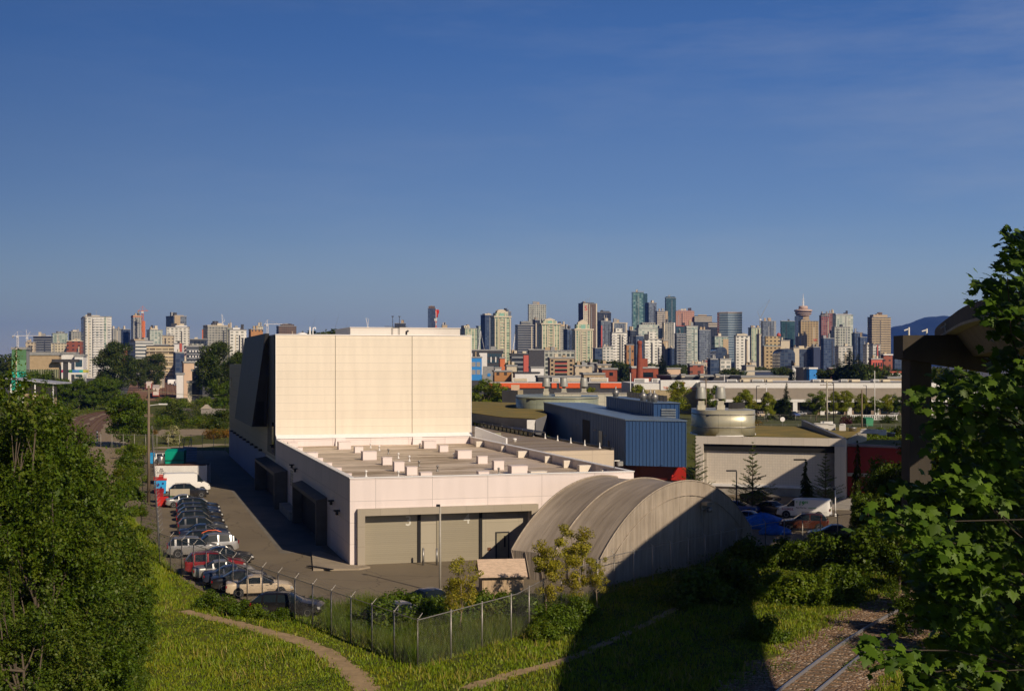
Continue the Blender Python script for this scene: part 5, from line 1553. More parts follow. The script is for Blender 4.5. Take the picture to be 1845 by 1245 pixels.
# ================================================================ chain-link fences
FH = 2.65
me_post = MB(); me_post.smooth = True; me_post.tube((0, 0, 0), (0, 0, FH + .05), .042, n=8); me_post.lathe([(.055, FH + .05), (.05, FH + .09), (.01, FH + .12)], n=8)
me_post = me_post.mesh('post', M_rail)
def fence(label, pts, n_posts, arms=True, hgt=FH, wires=True, dense=.13, skip=()):
    t = thing('chain_link_fence', label, 'fence', tuple(pts[0]))
    P = [Vector(p) - Vector(pts[0]) for p in pts]
    seg = [(P[i + 1] - P[i]).length for i in range(len(P) - 1)]
    tot = sum(seg)
    def pos(s):
        i = 0
        while i < len(seg) - 1 and s > seg[i]: s -= seg[i]; i += 1
        return P[i].lerp(P[i + 1], min(1, s / seg[i])), (P[i + 1] - P[i]).normalized()
    k = hgt / FH
    for i in range(n_posts + 1):
        p, d = pos(tot * i / n_posts)
        o = link('post', me_post, t, tuple(p)); o.scale = (1, 1, k)
        if arms:
            m = MB(); nn = Vector((d.y, -d.x, 0)) * (-1 if (d.x > 0) else 1)
            m.tube((0, 0, hgt + .02), tuple(nn * .3 + Vector((0, 0, hgt + .36))), .02, n=5); m.build('barbed_arm', M_rail, t, tuple(p))
    m = MB()
    for i in range(len(P) - 1): m.tube(P[i] + Vector((0, 0, hgt)), P[i + 1] + Vector((0, 0, hgt)), .028, n=6)
    m.build('top_rail', M_rail, t)
    if arms:
        m = MB()
        for i in range(len(P) - 1):
            d = (P[i + 1] - P[i]).normalized(); nn = Vector((d.y, -d.x, 0)) * (-1 if (d.x > 0) else 1)
            for u in (.4, .7, 1.0): m.tube(P[i] + nn * .3 * u + Vector((0, 0, hgt + .36 * u)), P[i + 1] + nn * .3 * u + Vector((0, 0, hgt + .36 * u)), .006, n=3)
        m.build('barbed_wire', M_rail, t)
    if wires:
        Vv = []
        for i in range(len(P) - 1):
            L = seg[i]; d = (P[i + 1] - P[i]) / L; nrm = Vector((d.y, -d.x, 0))
            s = np.arange(-hgt, L, dense)
            for sg in (1, -1):
                a0 = s if sg > 0 else s + hgt
                lo = np.where(sg > 0, np.maximum(a0, 0), np.minimum(a0, L)); z0 = (lo - a0) * sg
                hi = np.clip(a0 + sg * hgt, 0, L); z1 = (hi - a0) * sg
                ok = (z0 >= -1e-6) & (z1 <= hgt + 1e-6) & (z1 - z0 > .02)
                A = np.array(P[i])[None] + np.array(d)[None] * lo[ok][:, None]; A[:, 2] = z0[ok]
                Bq = np.array(P[i])[None] + np.array(d)[None] * hi[ok][:, None]; Bq[:, 2] = z1[ok]
                w = .003
                for off in (np.array([0, 0, w * 1.4]), np.array(nrm) * w):
                    Vv.append(np.stack([A - off, Bq - off, Bq + off, A + off], 1).reshape(-1, 3))
        link('wire_mesh', np_mesh('wire_mesh', np.concatenate(Vv), 4, M_galv), t)
    return t
FC = Vector((-28.8, 108.8, 0)); FB = Vector((-5.1, 72.0, 0))
fence('long chain-link fence running away beside the parked cars', [FC, Vector((-79.0, 292, 0))], 48, dense=.2)
fence('chain-link fence sloping down from the outer corner past the tan sedan', [FC, FC.lerp(FB, .45), FB], 16)
fence('chain-link fence rising from the near corner post to the shelter', [FB, Vector((.3, 80.2, 0)), Vector((2.3, 86.3, 0)), Vector((7.4, 96.4, 0))], 9, arms=False)
fence('chain-link fence in shade along the shelter gable', [Vector((7.4, 96.4, 0)), Vector((22, 115.6, 0))], 9, dense=.2)
fence('chain-link fence along the front of the shaded car park', [Vector((22, 115.6, 0)), Vector((30, 122, 0)), Vector((36, 126, 0))], 7, dense=.2)
fence('chain-link fence closing the far end of the yard', [Vector((-78, 246, 0)), BP(-.5, 140)], 12, arms=False, hgt=3.4, dense=.35)
fence('low wire fence on the lawn behind the street trees', [(62, 372, 0), (105, 372, 0), (122, 370, 0)], 14, arms=False, hgt=2.2, dense=.5)
fence('low wire fence along the pale track behind the tiled hall', [(56, 322, 0), (88, 322, 0), (102, 318, 0)], 14, arms=False, hgt=1.8, dense=.5)
# ================================================================ vehicles
M_tyre = mat('tyre_rubber', (.02, .02, .02), .8)
M_rim = mat('alloy_rim', (.5, .5, .5), .3, .8, vary=.15)
M_lens = mat('headlamp_lens', (.6, .6, .58), .12, .3, vary=.1)
M_tail = mat('tail_lamp', (.22, .008, .010), .2, vary=.1)
M_trim = mat('black_trim', (.025, .025, .027), .5)
M_plate = mat('plate_white', (.7, .7, .68), .5)
def paint(name, c, metal=.15, rough=.28):
    if name in MATS: return MATS[name]
    m, t, b, out = new_mat(name)
    v = coords(t, 'Object')
    g = t.n('ShaderNodeSeparateXYZ', ins={0: v}).outputs[2]
    dust = t.math('MULTIPLY', t.ramp(t.noise(v, 2.2, 4), .35, .75), t.ramp(g, .9, .2))
    t.set(b.inputs['Base Color'], t.mix(t.math('MULTIPLY', dust, .35), c, (.17, .14, .10)))
    b.inputs['Metallic'].default_value = metal
    t.set(b.inputs['Roughness'], t.math('ADD', rough, t.math('MULTIPLY', dust, .3)))
    b.inputs['Coat Weight'].default_value = .25
    b.inputs['Specular IOR Level'].default_value = .35
    b.inputs['Coat Roughness'].default_value = .06
    MATS[name] = m
    return m
PAINT = {'black': paint('paint_black', (.012, .012, .015)), 'navy': paint('paint_navy', (.015, .025, .06)), 'charcoal': paint('paint_charcoal', (.05, .052, .058)),
         'silver': paint('paint_silver', (.42, .41, .39), .6, .32), 'grey': paint('paint_grey', (.20, .20, .20), .5), 'red': paint('paint_red', (.28, .012, .016)), 'tan': paint('paint_tan', (.66, .53, .37), .2, .3),
         'white': paint('paint_white', (.78, .76, .72), 0, .35), 'blue': paint('paint_blue', (.02, .07, .28)), 'brown': paint('paint_brown', (.075, .022, .012)), 'green': paint('paint_green', (.03, .10, .07))}
CARK = {
 'sedan': dict(L=4.75, W=1.82, H=1.45, belt=.95, top=[(0, .62), (.006, .92), (.03, 1.0), (.15, 1.05), (.19, 1.06), (.31, 1.37), (.40, 1.45), (.52, 1.43), (.705, 1.0), (.74, .97), (.93, .83), (.985, .68), (1, .48)], rw=(.18, .33), ws=(.53, .71), cab=(.175, .715), pil=(.30, .33, .505, .525), wr=.32, wf=.80, wb=.185),
 'suv': dict(L=4.75, W=1.88, H=1.70, belt=1.06, top=[(0, .68), (.006, 1.05), (.03, 1.2), (.10, 1.58), (.16, 1.66), (.40, 1.70), (.55, 1.64), (.70, 1.14), (.74, 1.10), (.93, .96), (.985, .78), (1, .52)], rw=(.028, .115), ws=(.55, .705), cab=(.03, .71), pil=(.13, .165, .36, .385), wr=.36, wf=.81, wb=.19),
 'wagon': dict(L=4.7, W=1.82, H=1.52, belt=.98, top=[(0, .62), (.006, .98), (.03, 1.08), (.12, 1.42), (.18, 1.48), (.40, 1.52), (.53, 1.47), (.70, 1.04), (.74, 1.01), (.93, .86), (.985, .70), (1, .48)], rw=(.028, .135), ws=(.53, .705), cab=(.03, .71), pil=(.16, .19, .36, .385), wr=.33, wf=.81, wb=.19),
 'van': dict(L=5.65, W=2.0, H=2.12, belt=1.28, top=[(0, .62), (.004, 1.5), (.02, 2.02), (.05, 2.10), (.30, 2.12), (.62, 2.10), (.70, 2.0), (.815, 1.36), (.85, 1.28), (.955, 1.08), (.985, .85), (1, .5)], rw=(.0, .0), ws=(.70, .82), cab=(.655, .82), pil=(.60, .66, .60, .61), wr=.38, wf=.815, wb=.21),
 'high_van': dict(L=5.9, W=2.02, H=2.55, belt=1.4, top=[(0, .62), (.004, 1.8), (.015, 2.42), (.04, 2.52), (.30, 2.55), (.66, 2.52), (.73, 2.38), (.86, 1.42), (.89, 1.32), (.965, 1.08), (.99, .85), (1, .5)], rw=(.0, .0), ws=(.735, .865), cab=(.71, .865), pil=(.60, .70, .60, .61), wr=.36, wf=.82, wb=.2),
}
def car_meshes(kind):
    K = CARK[kind]; L, Wd, Hh, belt = K['L'], K['W'], K['H'], K['belt']
    xs = sorted(set(list(np.linspace(0, 1, 33)) + [p[0] for p in K['top']] + list(K['rw']) + list(K['ws']) + list(K['cab']) + list(K['pil'])))
    tx, tz = [p[0] for p in K['top']], [p[1] for p in K['top']]
    rings = []
    for x in xs:
        zt = float(np.interp(x, tx, tz))
        w = Wd / 2 * (1 - .20 * max(0, (x - .86) / .14) ** 2 - .12 * max(0, (.08 - x) / .08) ** 2)
        zb = .24 + .12 * max(0, (x - .92) / .08) + .12 * max(0, (.06 - x) / .06)
        cabin = max(0.0, (zt - belt) / (Hh - belt))
        zs = min(belt, zt - .035)
        wt = w * (.965 - (.20 if 'van' not in kind else .09) * cabin)
        zr = max(zs + .01, zt - .055 - .02 * cabin)
        half = [(w * .80, zb), (w * .965, zb + .07), (w, zb + (zs - zb) * .5), (w * .985, zb + (zs - zb) * .82), (w * .965, zs), (wt, zr), (wt * .80, zt - .012), (wt * .4, zt)]
        X = (x - .5) * L
        rings.append([(X, -y, z) for y, z in half][::1] + [(X, y, z) for y, z in half][::-1])
    n = len(rings[0])
    V, Fs = [], []
    for r in rings: V += r
    def cls(i, j):
        xa, xb = xs[i], xs[i + 1]; xm = (xa + xb) / 2
        if j in (4, n - 2 - 4):
            p = K['pil']
            if K['cab'][0] + .012 < xm < K['cab'][1] - .012 and not (p[0] <= xm <= p[1]) and not (p[2] <= xm <= p[3]) and float(np.interp(xm, tx, tz)) > belt + .07: return 'side_window'
        if j in (5, 6, 7, 8, 9):
            if K['ws'][0] < xm < K['ws'][1] - .008: return 'windscreen'
            if K['rw'][0] < xm < K['rw'][1]: return 'rear_window'
        return 'body'
    groups = {}
    for i in range(len(xs) - 1):
        for j in range(n):
            k = (j + 1) % n
            groups.setdefault(cls(i, j) if j < n - 1 else 'body', []).append((i * n + j, (i + 1) * n + j, (i + 1) * n + k, i * n + k))
    groups['body'].append(tuple(range(n))); groups['body'].append(tuple((len(xs) - 1) * n + q for q in reversed(range(n))))
    out = {}
    for g, fs in groups.items():
        used = sorted({q for f in fs for q in f}); mp = {q: i for i, q in enumerate(used)}
        me = bpy.data.meshes.new(g)
        me.from_pydata([V[q] for q in used], [], [tuple(mp[q] for q in f) for f in fs])
        me.polygons.foreach_set('use_smooth', [True] * len(fs))
        me.materials.append(PAINT['black'] if g == 'body' else M_glass)
        bm = bmesh.new(); bm.from_mesh(me); bmesh.ops.recalc_face_normals(bm, faces=bm.faces)
        bm.to_mesh(me); bm.free()
        if g == 'body': me.set_sharp_from_angle(angle=R(38))
        out[g] = me
    # side windows: one mesh each side
    return out
def wheel_meshes(r):
    b = MB(); b.smooth = True
    n = 20
    prof = [(r * .62, -.10), (r * .94, -.11), (r, -.08), (r, .08), (r * .94, .11), (r * .62, .10)]
    rg = [[(q * math.cos(2 * math.pi * k / n), y, q * math.sin(2 * math.pi * k / n)) for k in range(n)] for q, y in prof]
    b.rings(rg, caps=False); ty = b.mesh('tyre', M_tyre)
    b = MB(); b.tube((0, -.05, 0), (0, .05, 0), r * .62, n=18); b.cur = 1
    for sgn in (-1, 1):
        for k in range(5):
            a = 2 * math.pi * k / 5; c, s = math.cos(a), math.sin(a); p = r * .09
            y0, y1 = sorted((sgn * .052, sgn * .085))
            q = [(-p, 0), (p, 0), (p * .8, r * .6), (-p * .8, r * .6)]
            q = [(x * c - z * s, x * s + z * c) for x, z in q]
            lo = [(x, y0, z) for x, z in q]; hi = [(x, y1, z) for x, z in q]
            b.hexa(lo + hi)
        rr_ = [[(q * math.cos(2 * math.pi * k / 18), sgn * .09, q * math.sin(2 * math.pi * k / 18)) for k in range(18)] for q in (r * .52, r * .63)]
        b.rings(rr_, caps=False)
    rim = b.mesh('rim', [M_trim, M_rim])
    b = MB(); b.tube((0, -.13, 0), (0, .13, 0), r * 1.16, n=20); arch = b.mesh('wheel_arch', M_trim)
    return ty, rim, arch
CAR_P = {}
def car_proto(kind):
    K = CARK[kind]; L, Wd = K['L'], K['W']
    t = thing('parked_car', 'x', 'car')
    for g, me in car_meshes(kind).items(): link(g, me, t)
    ty, rim, arch = wheel_meshes(K['wr'])
    for fx in (K['wf'], K['wb']):
        for s in (-1, 1):
            X = (fx - .5) * L
            o = link('wheel', ty, t, (X, s * (Wd / 2 - .075), K['wr'])); link('rim', rim, o)
            link('wheel_arch', arch, t, (X, s * (Wd / 2 - .118), K['wr'] + .02))
    hz = float(np.interp(.96, [p[0] for p in K['top']], [p[1] for p in K['top']])) - .13
    for s in (-1, 1):
        b = MB(); y = s * Wd * .37; b.hexa([(L * .452, y - .17, hz - .09), (L * .487, y - .15, hz - .09), (L * .487, y + .15, hz - .09), (L * .452, y + .17, hz - .09), (L * .44, y - .17, hz + .08), (L * .478, y - .15, hz + .06), (L * .478, y + .15, hz + .06), (L * .44, y + .17, hz + .08)]); b.build('headlight', M_lens, t)
        b = MB(); z = .78 if kind in ('sedan', 'wagon') else 1.0; y = s * (Wd * .5 - .16); dz = .11 if kind in ('sedan',) else .2
        b.box((-L * .5 - .006, y - .13, z - dz * .7), (-L * .5 + .07, y + .13, z + dz * .7)); b.build('tail_light', M_tail, t)
        b = MB(); X = (K['cab'][1] - .565) * L; b.box((X, s * (Wd / 2 + .02) - .10, K['belt'] - .02), (X + .16, s * (Wd / 2 + .02) + .10, K['belt'] + .13)); b.build('wing_mirror', M_trim, t)
    b = MB(); b.box((L * .49, -Wd * .3, .34), (L * .503, Wd * .3, hz - .14)); b.build('grille', M_trim, t)
    b = MB(); b.box((-L * .504, -.26, .52), (-L * .497, .26, .64)); b.build('number_plate', M_plate, t)
    if kind in ('suv', 'wagon'):
        for s in (-1, 1):
            b = MB(); b.tube((-L * .34, s * Wd * .34, K['H'] + .02), (L * .04, s * Wd * .34, K['H'] + .03), .022, n=5); b.build('roof_rail', M_trim, t)
    if kind in ('sedan', 'suv', 'wagon'):
        for s in (-1, 1):
            b = MB()
            for X in (-.14 * L, .08 * L): b.box((X, s * Wd * .49 - .015, K['belt'] - .13), (X + .2, s * Wd * .49 + .02, K['belt'] - .09))
            b.build('door_handle', M_trim, t)
    CAR_P[kind] = t
    KIDS[t.name] = [(c, list(c.children)) for c in t.children]
    return t
for k in CARK: car_proto(k)
CAR_N = {}
def car(kind, col, label, loc, rz, group=None, cat='car', nm='parked_car', scale=1.0):
    p = CAR_P[kind]
    if kind not in CAR_N:
        CAR_N[kind] = 1
        r = p; r.location = loc; r.rotation_euler = (0, 0, rz)
        r.scale = (scale,) * 3
    else:
        r = dup(p, loc, rz, scale)
    r['label'] = label; r['category'] = cat
    if group: r['group'] = group
    elif 'group' in r: del r['group']
    r.name = nm
    for c in r.children:
        if c.name.split('.')[0] == 'body': set_mat(c, PAINT[col])
    return r
def car_px(kind, col, label, px, ytop, dr=0.0, group='cars parked along the long fence', **k):
    h = CARK[kind]['H']
    Y = (CH - h) * F / (ytop - HY)
    return car(kind, col, label, (xat(px, Y), Y, .006), BRZ + dr, group, **k)
FW = 'parked along the fence'
car_px('high_van', 'white', 'tall white panel van in front of the white container', 336, 851, .02, None, cat='van', nm='parked_van')
car_px('suv', 'white', 'white SUV between the tall white van and the black SUV', 337, 861, 0)
car_px('suv', 'black', 'black SUV half behind a pale grey signboard', 340, 871, 0)
car_px('sedan', 'silver', 'silver sedan, the farthest car of the near row', 336, 890, .03, scale=1.0)
car_px('suv', 'black', 'black SUV second in the near row, after the silver sedan', 357, 896, 0)
car_px('wagon', 'navy', 'dark navy wagon third in the near row', 358, 904, -.02)
car_px('wagon', 'black', 'black wagon fourth in the near row', 361, 911, .02)
car_px('suv', 'black', 'black SUV fifth in the near row with red tail lamps showing', 361, 919, 0)
car_px('suv', 'charcoal', 'charcoal SUV in the middle of the near row', 365, 930, .03)
car_px('sedan', 'navy', 'navy sedan with an orange arc showing in front of it', 369, 943, 0)
car_px('wagon', 'black', 'black car with an orange painted roof edge, behind the silver SUVs', 378, 954, .0)
car_px('suv', 'silver', 'silver SUV parked nose to the fence with its rear window to the yard', 378, 961, math.pi + .1)
car_px('suv', 'silver', 'silver-grey SUV beside the outer fence posts', 352, 966, 0)
car_px('sedan', 'black', 'black sedan poking out past the red SUV', 404, 984, .02)
car_px('suv', 'red', 'dark red SUV behind the fence posts', 388, 993, 0)
car_px('sedan', 'silver', 'silver sedan in front of the red SUV', 404, 1008, .03)
car_px('sedan', 'navy', 'navy sedan between the silver and the black sedans', 424, 1017, 0)
car_px('sedan', 'black', 'black sedan right behind the tan sedan', 440, 1026, -.02)
car_px('sedan', 'tan', 'tan four-door sedan, nearest complete car behind the fence', 468, 1035, -.06)
car_px('wagon', 'black', 'black hatchback half hidden by weeds below the tan sedan', 520, 1066, -.35)
car_px('sedan', 'navy', 'navy sedan by the lamp post, its red tail lamp towards the bush', 768, 1058, math.pi * .62, None)
car_px('sedan', 'grey', 'grey car bonnet under the green bush below the navy sedan', 728, 1082, .3, None)
# orange edge on one roof
m = MB(); pts = [(-.95, .98), (-.7, 1.34), (-.2, 1.54), (.5, 1.54), (1.0, 1.36)]
r0 = [o for o in SC.objects if o.get('label', '').startswith('black car with an orange')][0]
for a, c in zip(pts, pts[1:]): m.tube((a[0], -.72, a[1]), (c[0], -.72, c[1]), .05, n=5)
m.build('roof_trim', M_orange, r0)
# right-hand car park
vr = car_px('van', 'white', 'white rental van with a green price on its side, half in shadow', 1449, 897, math.pi - .62, None, cat='van', nm='rental_van')
vside = [(.02, .35)]
M_gtxt = mat('green_lettering', (.03, .38, .06), .5, vary=.05); M_ktxt = mat('black_lettering', (.02, .02, .02), .5); M_rtxt = mat('crimson_lettering', (.4, .02, .06), .5)
# its left flank (local +y) faces the camera
yv = CARK['van']['W'] / 2 + .005
def vtext(t, size, m, x, z, shear=0, xs=1.0): return text_part(t, size, m, vr, (x, yv, z), (R(90), 0, R(180)), .004, 'lettering', xs, shear)
vtext('19', .62, M_gtxt, .18, 1.62, .12, 1.05); vtext('$', .30, M_gtxt, .68, 1.74, .1); vtext('95', .32, M_gtxt, -.36, 1.74, .1, 1.1)
vtext('Rent This Van', .19, M_ktxt, .2, 1.17); vtext('uhaul.com', .20, M_gtxt, -.95, 1.17); vtext('U-HAUL', .34, M_rtxt, 1.62, .98, .25)
for s in (-.42, .42):
    m = MB(); m.box((-2.845, s - .3, 1.28), (-2.832, s + .3, 1.9)); m.build('rear_window', M_glass, vr)
m = MB(); m.box((-2.848, .25, .95), (-2.84, .7, 1.12)); m.build('rear_sticker', M_gtxt, vr)
m = MB(); m.box((-2.9, -.95, .40), (-2.78, .95, .55)); m.build('rear_bumper', M_rim, vr)
def car_g(kind, col, label, px, py, rz, **k):
    p = gnd(px, py); return car(kind, col, label, (p.x, p.y, .008), rz, 'cars in the shaded car park', **k)
car_g('sedan', 'blue', 'blue sedan at the right edge of the fabric shelter', 1352, 945, -.5)
car_g('sedan', 'blue', 'second blue sedan behind the blue tarpaulin', 1330, 925, -.4)
car_g('suv', 'brown', 'brown car behind the car park fence below the white van', 1448, 955, math.pi - .2)
car_g('sedan', 'charcoal', 'dark sedan left of the white rental van', 1392, 926, -.9)
car_g('sedan', 'black', 'black sedan behind the dark sedan by the tile wall', 1370, 905, -.7)
car_g('sedan', 'charcoal', 'shaded grey car under the bushes right of the brown car', 1500, 972, math.pi - .1)
# tarpaulins
M_tarp = mat('blue_tarpaulin', (.02, .16, .62), .4, vary=.35, scale=3, bump=.6, bscale=4)
def tarp(label, c, r, h, seed):
    rn = np.random.default_rng(seed); b = MB(); b.smooth = True
    rg = []
    for j in range(7):
        u = j / 6
        rg.append([(c[0] + r[0] * (1 - u ** 2.2 * .9) * math.cos(a) * (1 + .16 * math.sin(5 * a + seed) + .08 * math.sin(9 * a + 4 * u) + rn.normal() * .05), c[1] + r[1] * (1 - u ** 2.2 * .9) * math.sin(a), c[2] + h * u ** .8 * (1 + rn.normal() * .04) + .01) for a in np.linspace(0, 2 * math.pi, 25)[:-1]])
    b.rings(rg); o = b.build('tarpaulin', M_tarp); tag(o, label, 'tarpaulin'); return o
tarp('large dark blue tarpaulin draped over a heap between two blue sedans', gnd(1375, 950), (2.3, 1.7), 1.45, 1)
tarp('crumpled bright blue tarpaulin lying in front of the brown car', gnd(1395, 962), (1.5, .8), .9, 2)
# far parked cars before the store and in the yard on the left
for k, (px, py, kd, cl, lb) in enumerate(((1500, 741, 'suv', 'white', 'white car behind the pale utility pole'), (1493, 737, 'sedan', 'silver', 'silver car left of the pale utility pole'), (1446, 735, 'suv', 'white', 'white car right of the tall conifer'), (1440, 743, 'sedan', 'silver', 'silver car below the tall conifer'),
        (1612, 743, 'sedan', 'silver', 'silver sedan before the column'), (1430, 745, 'suv', 'blue', 'small blue car at the foot of the conifer'), (1455, 741, 'sedan', 'charcoal', 'dark car between conifer and solitary tree'), (1370, 745, 'suv', 'tan', 'tan van-like car by the white store pillar'))):
    p = gnd(px, py + 6); car(kd, cl, lb, (p.x, p.y, .02), .1 + k, 'cars in front of the long store')
for k, (px, py, kd, cl, lb) in enumerate(((313, 693, 'high_van', 'white', 'white van in the far rail yard'), (319, 695, 'sedan', 'silver', 'silver car in the far rail yard'), (325, 693, 'high_van', 'white', 'box-like white van nearest the pink building'), (330, 697, 'suv', 'charcoal', 'dark car in the far rail yard'))):
    p = gnd(px, py); car(kd, cl, lb, (p.x, p.y, .02), .3 + k * .4, 'vehicles in the rail yard', scale=1.6 if kd == 'high_van' else 1.3)
for k, (px, py, cl, lb) in enumerate(((130, 720, 'tan', 'tan car on the far left road'), (145, 721, 'charcoal', 'dark car on the far left road by the lamp post'))):
    p = gnd(px, py); car('suv', cl, lb, (p.x, p.y, .03), .1, 'cars on the far left road', scale=1.2)
p = gnd(300, 834); car('suv', 'white', 'white SUV behind the green skip', (p.x, p.y, .006), BRZ, None)
KIDS.clear()

# ---------------------------------------------------------------- container, skip, bins, signboard
ct = thing('shipping_container', 'white ribbed shipping container with small lettering at its fence end', 'container', at(278, 838, 182) - Vector((0, 0, zat(838, 182))), .03)
b = MB(); Lc = 7.1
b.box((0, 0, .1), (Lc, 2.4, 2.55))
for k in range(44): b.hexa([(k * Lc / 44 + .03, -.035, .25), (k * Lc / 44 + .10, -.035, .25), (k * Lc / 44 + .12, 0, .25), (k * Lc / 44, 0, .25), (k * Lc / 44 + .03, -.035, 2.42), (k * Lc / 44 + .10, -.035, 2.42), (k * Lc / 44 + .12, 0, 2.42), (k * Lc / 44, 0, 2.42)])
b.build('wall', M_white, ct)
b = MB()
for k in range(36): b.box((k * Lc / 36, -.02, 2.55), (k * Lc / 36 + .1, 2.42, 2.62))
b.box((0, 0, 2.55), (Lc, 2.4, 2.58)); b.build('roof', M_rust, ct)
b = MB()
for x in (-.02, Lc - .06):
    for y in (-.05, 2.37): b.box((x, y, 0), (x + .1, y + .1, 2.66))
b.build('corner_post', M_white, ct)
for k, s in enumerate(('BIG', 'STEEL', 'STORAGE')): text_part(s, .26, M_ktxt, ct, (1.0, -.045, 2.1 - .26 * k), (R(90), 0, 0), .004)
b = MB(); b.box((.65, -.05, 1.0), (1.35, -.04, 1.38)); b.build('red_notice', mat('faded_red', (.5, .12, .10), .6), ct)
sk = thing('skip', 'green steel skip with a lid lip, behind the white container', 'skip', at(297, 811, 200) - Vector((0, 0, zat(811, 200))), .03)
M_skip = mat('skip_green', (.0, .34, .22), .45, vary=.15)
b = MB(); b.hexa([(.1, .1, .15), (2.7, .1, .15), (2.7, 1.7, .15), (.1, 1.7, .15), (0, 0, 3.3), (2.85, 0, 3.3), (2.85, 1.8, 3.6), (0, 1.8, 3.6)]); b.build('body', M_skip, sk)
b = MB(); b.box((-.04, -.06, 1.9), (2.89, -.0, 2.05)); b.build('rim', mat('skip_dark', (0, .16, .1), .5), sk)
for x in (.3, 2.4): b = MB(); b.box((x, .2, 0), (x + .2, .4, .15)); b.build('foot', M_black, sk)
M_bb = mat('bin_blue', (.03, .35, .72), .45, vary=.1); M_rb = mat('bin_red', (.6, .03, .02), .45, vary=.1)
def bin_(name, label, px, py, w, d, h, m, lid, mark=None):
    p = gnd(px, py); t = thing(name, label, 'bin', p, BRZ, None)
    b = MB(); b.hexa([(-w / 2 + .1, 0, .1), (w / 2 - .1, 0, .1), (w / 2 - .1, d, .1), (-w / 2 + .1, d, .1), (-w / 2, -.1, h), (w / 2, -.1, h), (w / 2, d + .1, h), (-w / 2, d + .1, h)]); b.build('body', m, t)
    b = MB(); b.hexa([(-w / 2 - .05, -.15, h), (w / 2 + .05, -.15, h), (w / 2 + .05, d + .1, h), (-w / 2 - .05, d + .1, h), (-w / 2 - .05, -.15, h + .06), (w / 2 + .05, -.15, h + .06), (w / 2 + .05, d + .1, h + .35), (-w / 2 - .05, d + .1, h + .35)]); b.build('lid', lid, t)
    for x in (-w / 2 + .15, w / 2 - .15): b = MB(); b.tube((x - .04, .1, .07), (x + .04, .1, .07), .07, n=8); b.build('castor', M_black, t)
    if mark:
        for (x, z, a, c) in mark: b = MB(); b.smooth = True; b.tube((x, -.13, z), (x, -.075, z), a, n=10); b.build('painted_mark', mat('bin_mark', (.01, .03, .2), .5), t)
    return t
bin_('wheeled_bin', 'blue wheeled bin with a red lid and dark painted marks, by the fence', 289, 890, 1.5, 1.0, 1.75, M_bb, M_red, ((-.3, 1.2, .2, 0), (.3, 1.35, .13, 0), (.1, .85, .12, 0)))
bin_('wheeled_bin', 'dark red wheeled bin by the fence next to the blue one', 287, 906, 1.0, .8, 1.3, mat('bin_maroon', (.3, .015, .02), .5), mat('bin_maroon', (.3, .015, .02), .5))
bin_('wheeled_bin', 'low bright red open tub by the fence', 292, 913, 1.35, .8, .75, M_rb, M_rb)
bin_('wheeled_bin', 'small light blue bin beside the long fence behind the container', 274, 836, .8, .7, 1.5, M_bb, M_bb)
bin_('garden_bin', 'green bin by the yellow bollard on the lawn', 1567, 768, 2.2, 1.6, 2.0, mat('bin_green', (.05, .25, .12), .5), mat('bin_green', (.05, .25, .12), .5))
tk = thing('metal_tank', 'shiny steel tank standing in front of the white SUV', 'tank', gnd(290, 843), 0)
b = MB(); b.smooth = True; b.lathe([(.55, 0), (.6, .1), (.6, 1.7), (.45, 1.95), (.1, 2.0)], n=16); b.build('shell', mat('steel_shell', (.5, .48, .44), .25, .8), tk); b = MB(); b.box((-.7, -.6, 0), (.7, .6, .12)); b.build('base', M_galv, tk)
sg = thing('signboard', 'pale grey blank signboard on green legs in front of the black SUV', 'signboard', gnd(324, 904), BRZ - .1)
b = MB(); b.box((-1.15, 0, .75), (1.15, .06, 1.55)); b.build('board', mat('board_grey', (.42, .37, .28), .7), sg)
for x in (-1.0, .0, 1.0): b = MB(); b.box((x - .12, .0, 0), (x + .12, .25, .75)); b.build('leg', mat('leg_green', (.02, .12, .04), .6), sg)
b = MB(); b.box((-1.5, -.1, 1.0), (-1.3, .2, 1.2)); b.build('bracket', M_galv, sg)
for k, (x, rz_) in enumerate(((0, .2),)):
    tr = thing('steel_trestle', 'grey steel trestle frame beside the green skip', 'trestle', gnd(337, 815), .1)
    for (a, c) in (((-.9, 0, 0), (-.3, 0, 2.6)), ((-.9, 0, 2.6), (.9, 0, 2.6)), ((.9, 0, 2.6), (.6, 0, 0)), ((-.3, 0, 0), (-.9, 0, 2.6)), ((.1, 0, 0), (.6, 0, 2.6))):
        m = MB(); m.tube(a, c, .06, n=6); m.build('bar', M_galv, tr)
st = thing('chair_stack', 'stack of blue plastic sheeting and chairs right of the green skip', 'stack', gnd(342, 832), .2)
for k in range(9):
    m = MB(); m.hexa([(-1.1, -.5, .15 + k * .28), (1.1, -.35, .05 + k * .28), (1.2, .5, .1 + k * .28), (-1.0, .5, .2 + k * .28), (-1.1, -.5, .22 + k * .28), (1.1, -.35, .12 + k * .28), (1.2, .5, .2 + k * .28), (-1.0, .5, .3 + k * .28)])
    m.build('sheet', mat('blue_sheet', (.10, .14, .30), .5, vary=.3), st)

